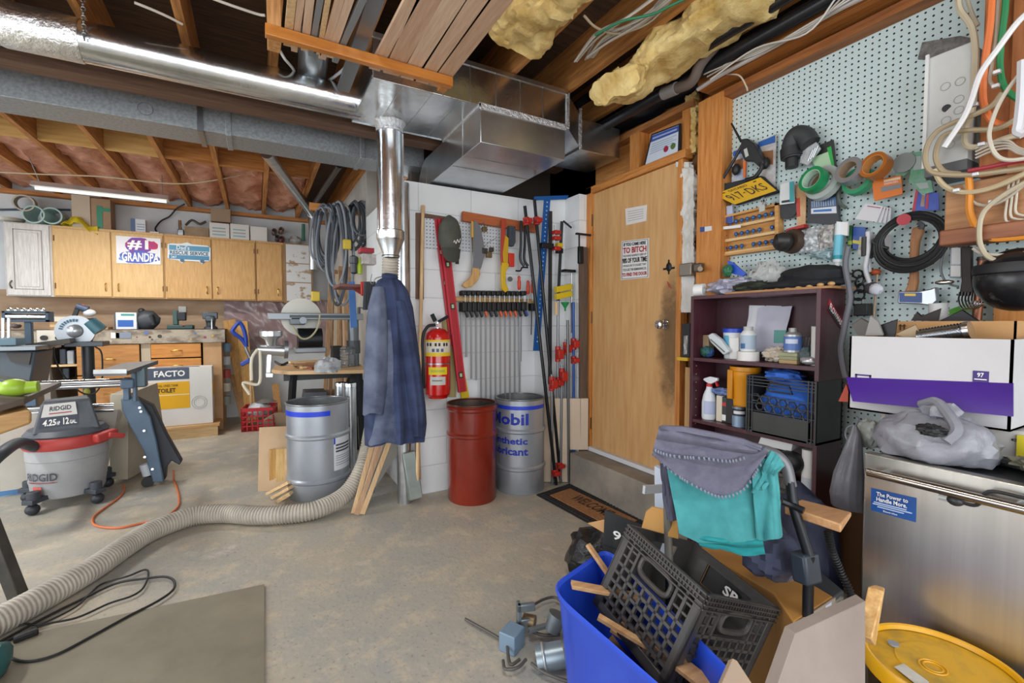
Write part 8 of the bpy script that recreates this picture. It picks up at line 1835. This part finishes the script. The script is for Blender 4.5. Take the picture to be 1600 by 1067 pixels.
mc.p('hand_hole_back',MB().prism([mT @ V(p) for p in [(.08,a_ +.004,-.1),(.25,a_ +.004,-.1),(.25,a_ +.004,-.03),(.08,a_ +.004,-.03)]],mT.to_3x3() @ V((0,.004,0))),BLACK)
# MDF offcuts in the near corner
t=T('mdf_panel','thick grey-brown fibreboard panel tilted in the right foreground','panel')
A0,B0,C0,D0=PD(1243,990,.80),PD(1352,939,.93),PD(1352,1150,.80),PD(1180,1170,.70)
nb=(B0 - A0).cross(D0 - A0).normalized(); nb=nb if nb.dot(ray(1280,1000)) > 0 else -nb
t.p('board',MB().hexa([D0,C0,PD(1345,1150,.83),PD(1160,1165,.73),A0,B0,PD(1337,928,.955),PD(1226,978,.825)]),M('8d8078',.6,0,'9b8e85',4),bev=.001)
A1,B1=PD(1335,985,.90),PD(1350,925,.935)
S('split_timber',MB().hexa([PD(1340,990,.92),PD(1362,1000,.90),PD(1368,1010,.96),PD(1346,1000,.97),PD(1356,916,.98),PD(1382,924,.96),PD(1383,918,1.0),PD(1366,913,1.01)]),wood('c08f52','dcb478','z',8),'short split timber with raw orange wood behind the fibreboard panel','timber',bev=.003)
A0,B0,C0=PD(1145,1028,.62),PD(1180,1075,.60),PD(1125,1100,.58)
nb=(B0 - A0).cross(C0 - A0).normalized(); nb=nb if nb.dot(ray(1150,1050)) > 0 else -nb
S('pointed_offcut',MB().prism([A0,PD(1152,1032,.62),B0,PD(1190,1120,.58),PD(1100,1130,.57)],nb *.012),M('8a7a6c',.6,0,'a58a6c',5),'small pointed wood offcut at the bottom edge in front of the crate','wood scrap',bev=.001)
# yellow pail with dirty lid
yp=T('yellow_pail','black pail with a dirty yellow lid in the bottom right corner','pail'); pcx=(1.43,.43); pz=.43
yp.p('pail_body',MB().lathe([(.125,.001),(.142,pz - .03)],(pcx[0],pcx[1],0),44),M('1c1d1f',.4))
YL=M('e0a50c',.35,0,'d09a12',5); YD=M('d3a01c',.5,0,'9b8038',9,bump=.15,lo=.45,hi=.7)
yp.p('lid_rim',MB().lathe([(.146,pz - .045),(.153,pz - .04),(.155,pz - .008),(.150,pz),(.144,pz - .002),(.141,pz - .012)],(pcx[0],pcx[1],0),56,cap=False),YL)
yp.p('lid_top',MB().lathe([(.143,pz - .014),(.09,pz - .012),(.088,pz - .009),(.002,pz - .009)],(pcx[0],pcx[1],0),56),YD)
c=PZ(1396,1007,pz - .01); yp.p('grey_plug',MB().cyl(c,c +V((0,0,.005)),.012,seg=18),M('8d8f92',.5))
for R_ in (.018,.026): yp.p('moulded_ring',MB().torus(PZ(1458,1042,pz - .008),R_,.002,EZ,28,6),YL)
L0=[PZ(u,v,pz - .0075) for u,v in [(1397,1042),(1412,1037),(1452,1066),(1440,1076)]]; yp.p('paper_label',MB().prism(L0,(0,0,.001)),M('c9c6bd',.7,0,'a8a498',12))
# carburettor on the floor
cb=T('carburettor','greasy metal carburettor and cables on the floor beside the blue bin','machine part'); CBM=M('7c8588',.4,.6,'8f989a',10)
fz=lambda u,v,z=0.0: PZ(u,v,z)
cb.p('filter_housing',MB().cyl(fz(838,1030,.035),fz(880,1022,.05),.045,seg=24),M('8d9aa0',.35,.5)); cb.p('rim_ring',MB().torus(fz(850,1028,.04),.046,.005,(fz(880,1022,.05) - fz(838,1030,.035)),28,8),M('c3c8ca',.3,.7))
cb.p('square_block',MB().box(-.04,.04,-.035,.035,0,.075).xf(Matrix.Translation(fz(800,1012,0)) @ Matrix.Rotation(.5,4,'Z')),M('7d94a8',.5,.2),bev=.004)
cb.p('bracket',MB().box(-.035,.035,-.01,.01,0,.05).box(-.035,-.02,-.01,.03,0,.11).box(-.035,.035,-.01,.01,.08,.11).xf(Matrix.Translation(fz(822,985,.03)) @ Matrix.Rotation(-.3,4,'Z')),CBM,bev=.003)
cb.p('brass_barrel',MB().cyl(fz(818,968,.06),fz(836,972,.06),.025,seg=18),M('8a7658',.4,.6)); cb.p('venturi',MB().cyl(fz(862,985,.04),fz(872,960,.10),.03,.038,20),CBM); cb.p('arm_link',MB().beam(fz(826,985,.05),fz(862,975,.06),.02,.012),CBM)
for k,pts in enumerate([[(727,967),(745,977),(765,988),(785,1000)],[(800,975),(793,1000),(795,1030),(800,1038),(812,1030)],[(833,945),(850,936),(866,933),(878,940)],[(800,978),(825,985),(850,992),(875,992)],[(786,1032),(790,1045),(810,1042),(822,1030)],[(830,1036),(850,1050),(880,1062),(900,1066)]]): cb.p('cable',MB().tube([fz(u,v,.03 if k != 0 else .015) for u,v in pts],.006,7,5),M('56524e',.5,.2))
# doormat
dm=T('doormat','brown doormat with an ornate black border in front of the step','doormat')
DA,DB,DC,DD=PZ(838,770),PZ(905,749),PZ(1030,812) ,PZ(965,842)
DA,DB=V((1.755,2.775,0)),V((2.095,2.84,0)); DD=V((1.80,1.95,0)); DC=DD +(DB - DA)
dq=[DA,DB,DC,DD]
dm.p('rubber_base',MB().prism([p +EZ *.001 for p in dq],(0,0,.007)),BLACK)
inner=[bil(dq,a,b_) for a,b_ in ((.2,.1),(.8,.1),(.8,.9),(.2,.9))]
dm.p('coir_panel',MB().prism([p +EZ *.008 for p in inner],(0,0,.006)),M('9a6a42',.95,0,'b07c50',60,bump=.6))
for s_ in range(2):
    for k in range(26):
        b_=.04+.92*k /25; a=.05 if False else (.09 if s_ == 0 else .91)
        c=bil(dq,a,b_)+EZ *.009; dm.p('scroll',MB().torus(c,.016,.0035,EZ,10,5),M('2a2b2d',.5)) if (k % 1 == 0) else None
for k in range(9):
    for b_ in (.05,.95): dm.p('scroll',MB().torus(bil(dq,.14+.09*k,b_)+EZ *.009,.015,.0035,EZ,10,5),M('2a2b2d',.5))
ex_=(bil(dq,.5,1) - bil(dq,.5,0)).normalized(); ey_=EZ.cross(ex_)
mkflat('lettering',text_mb('WELCOME',bil(dq,.42,.26)+EZ *.0145 ,ex_,ey_,.36,.10,bold=.02),M('4a3424',.9),dm.o)
recentre()
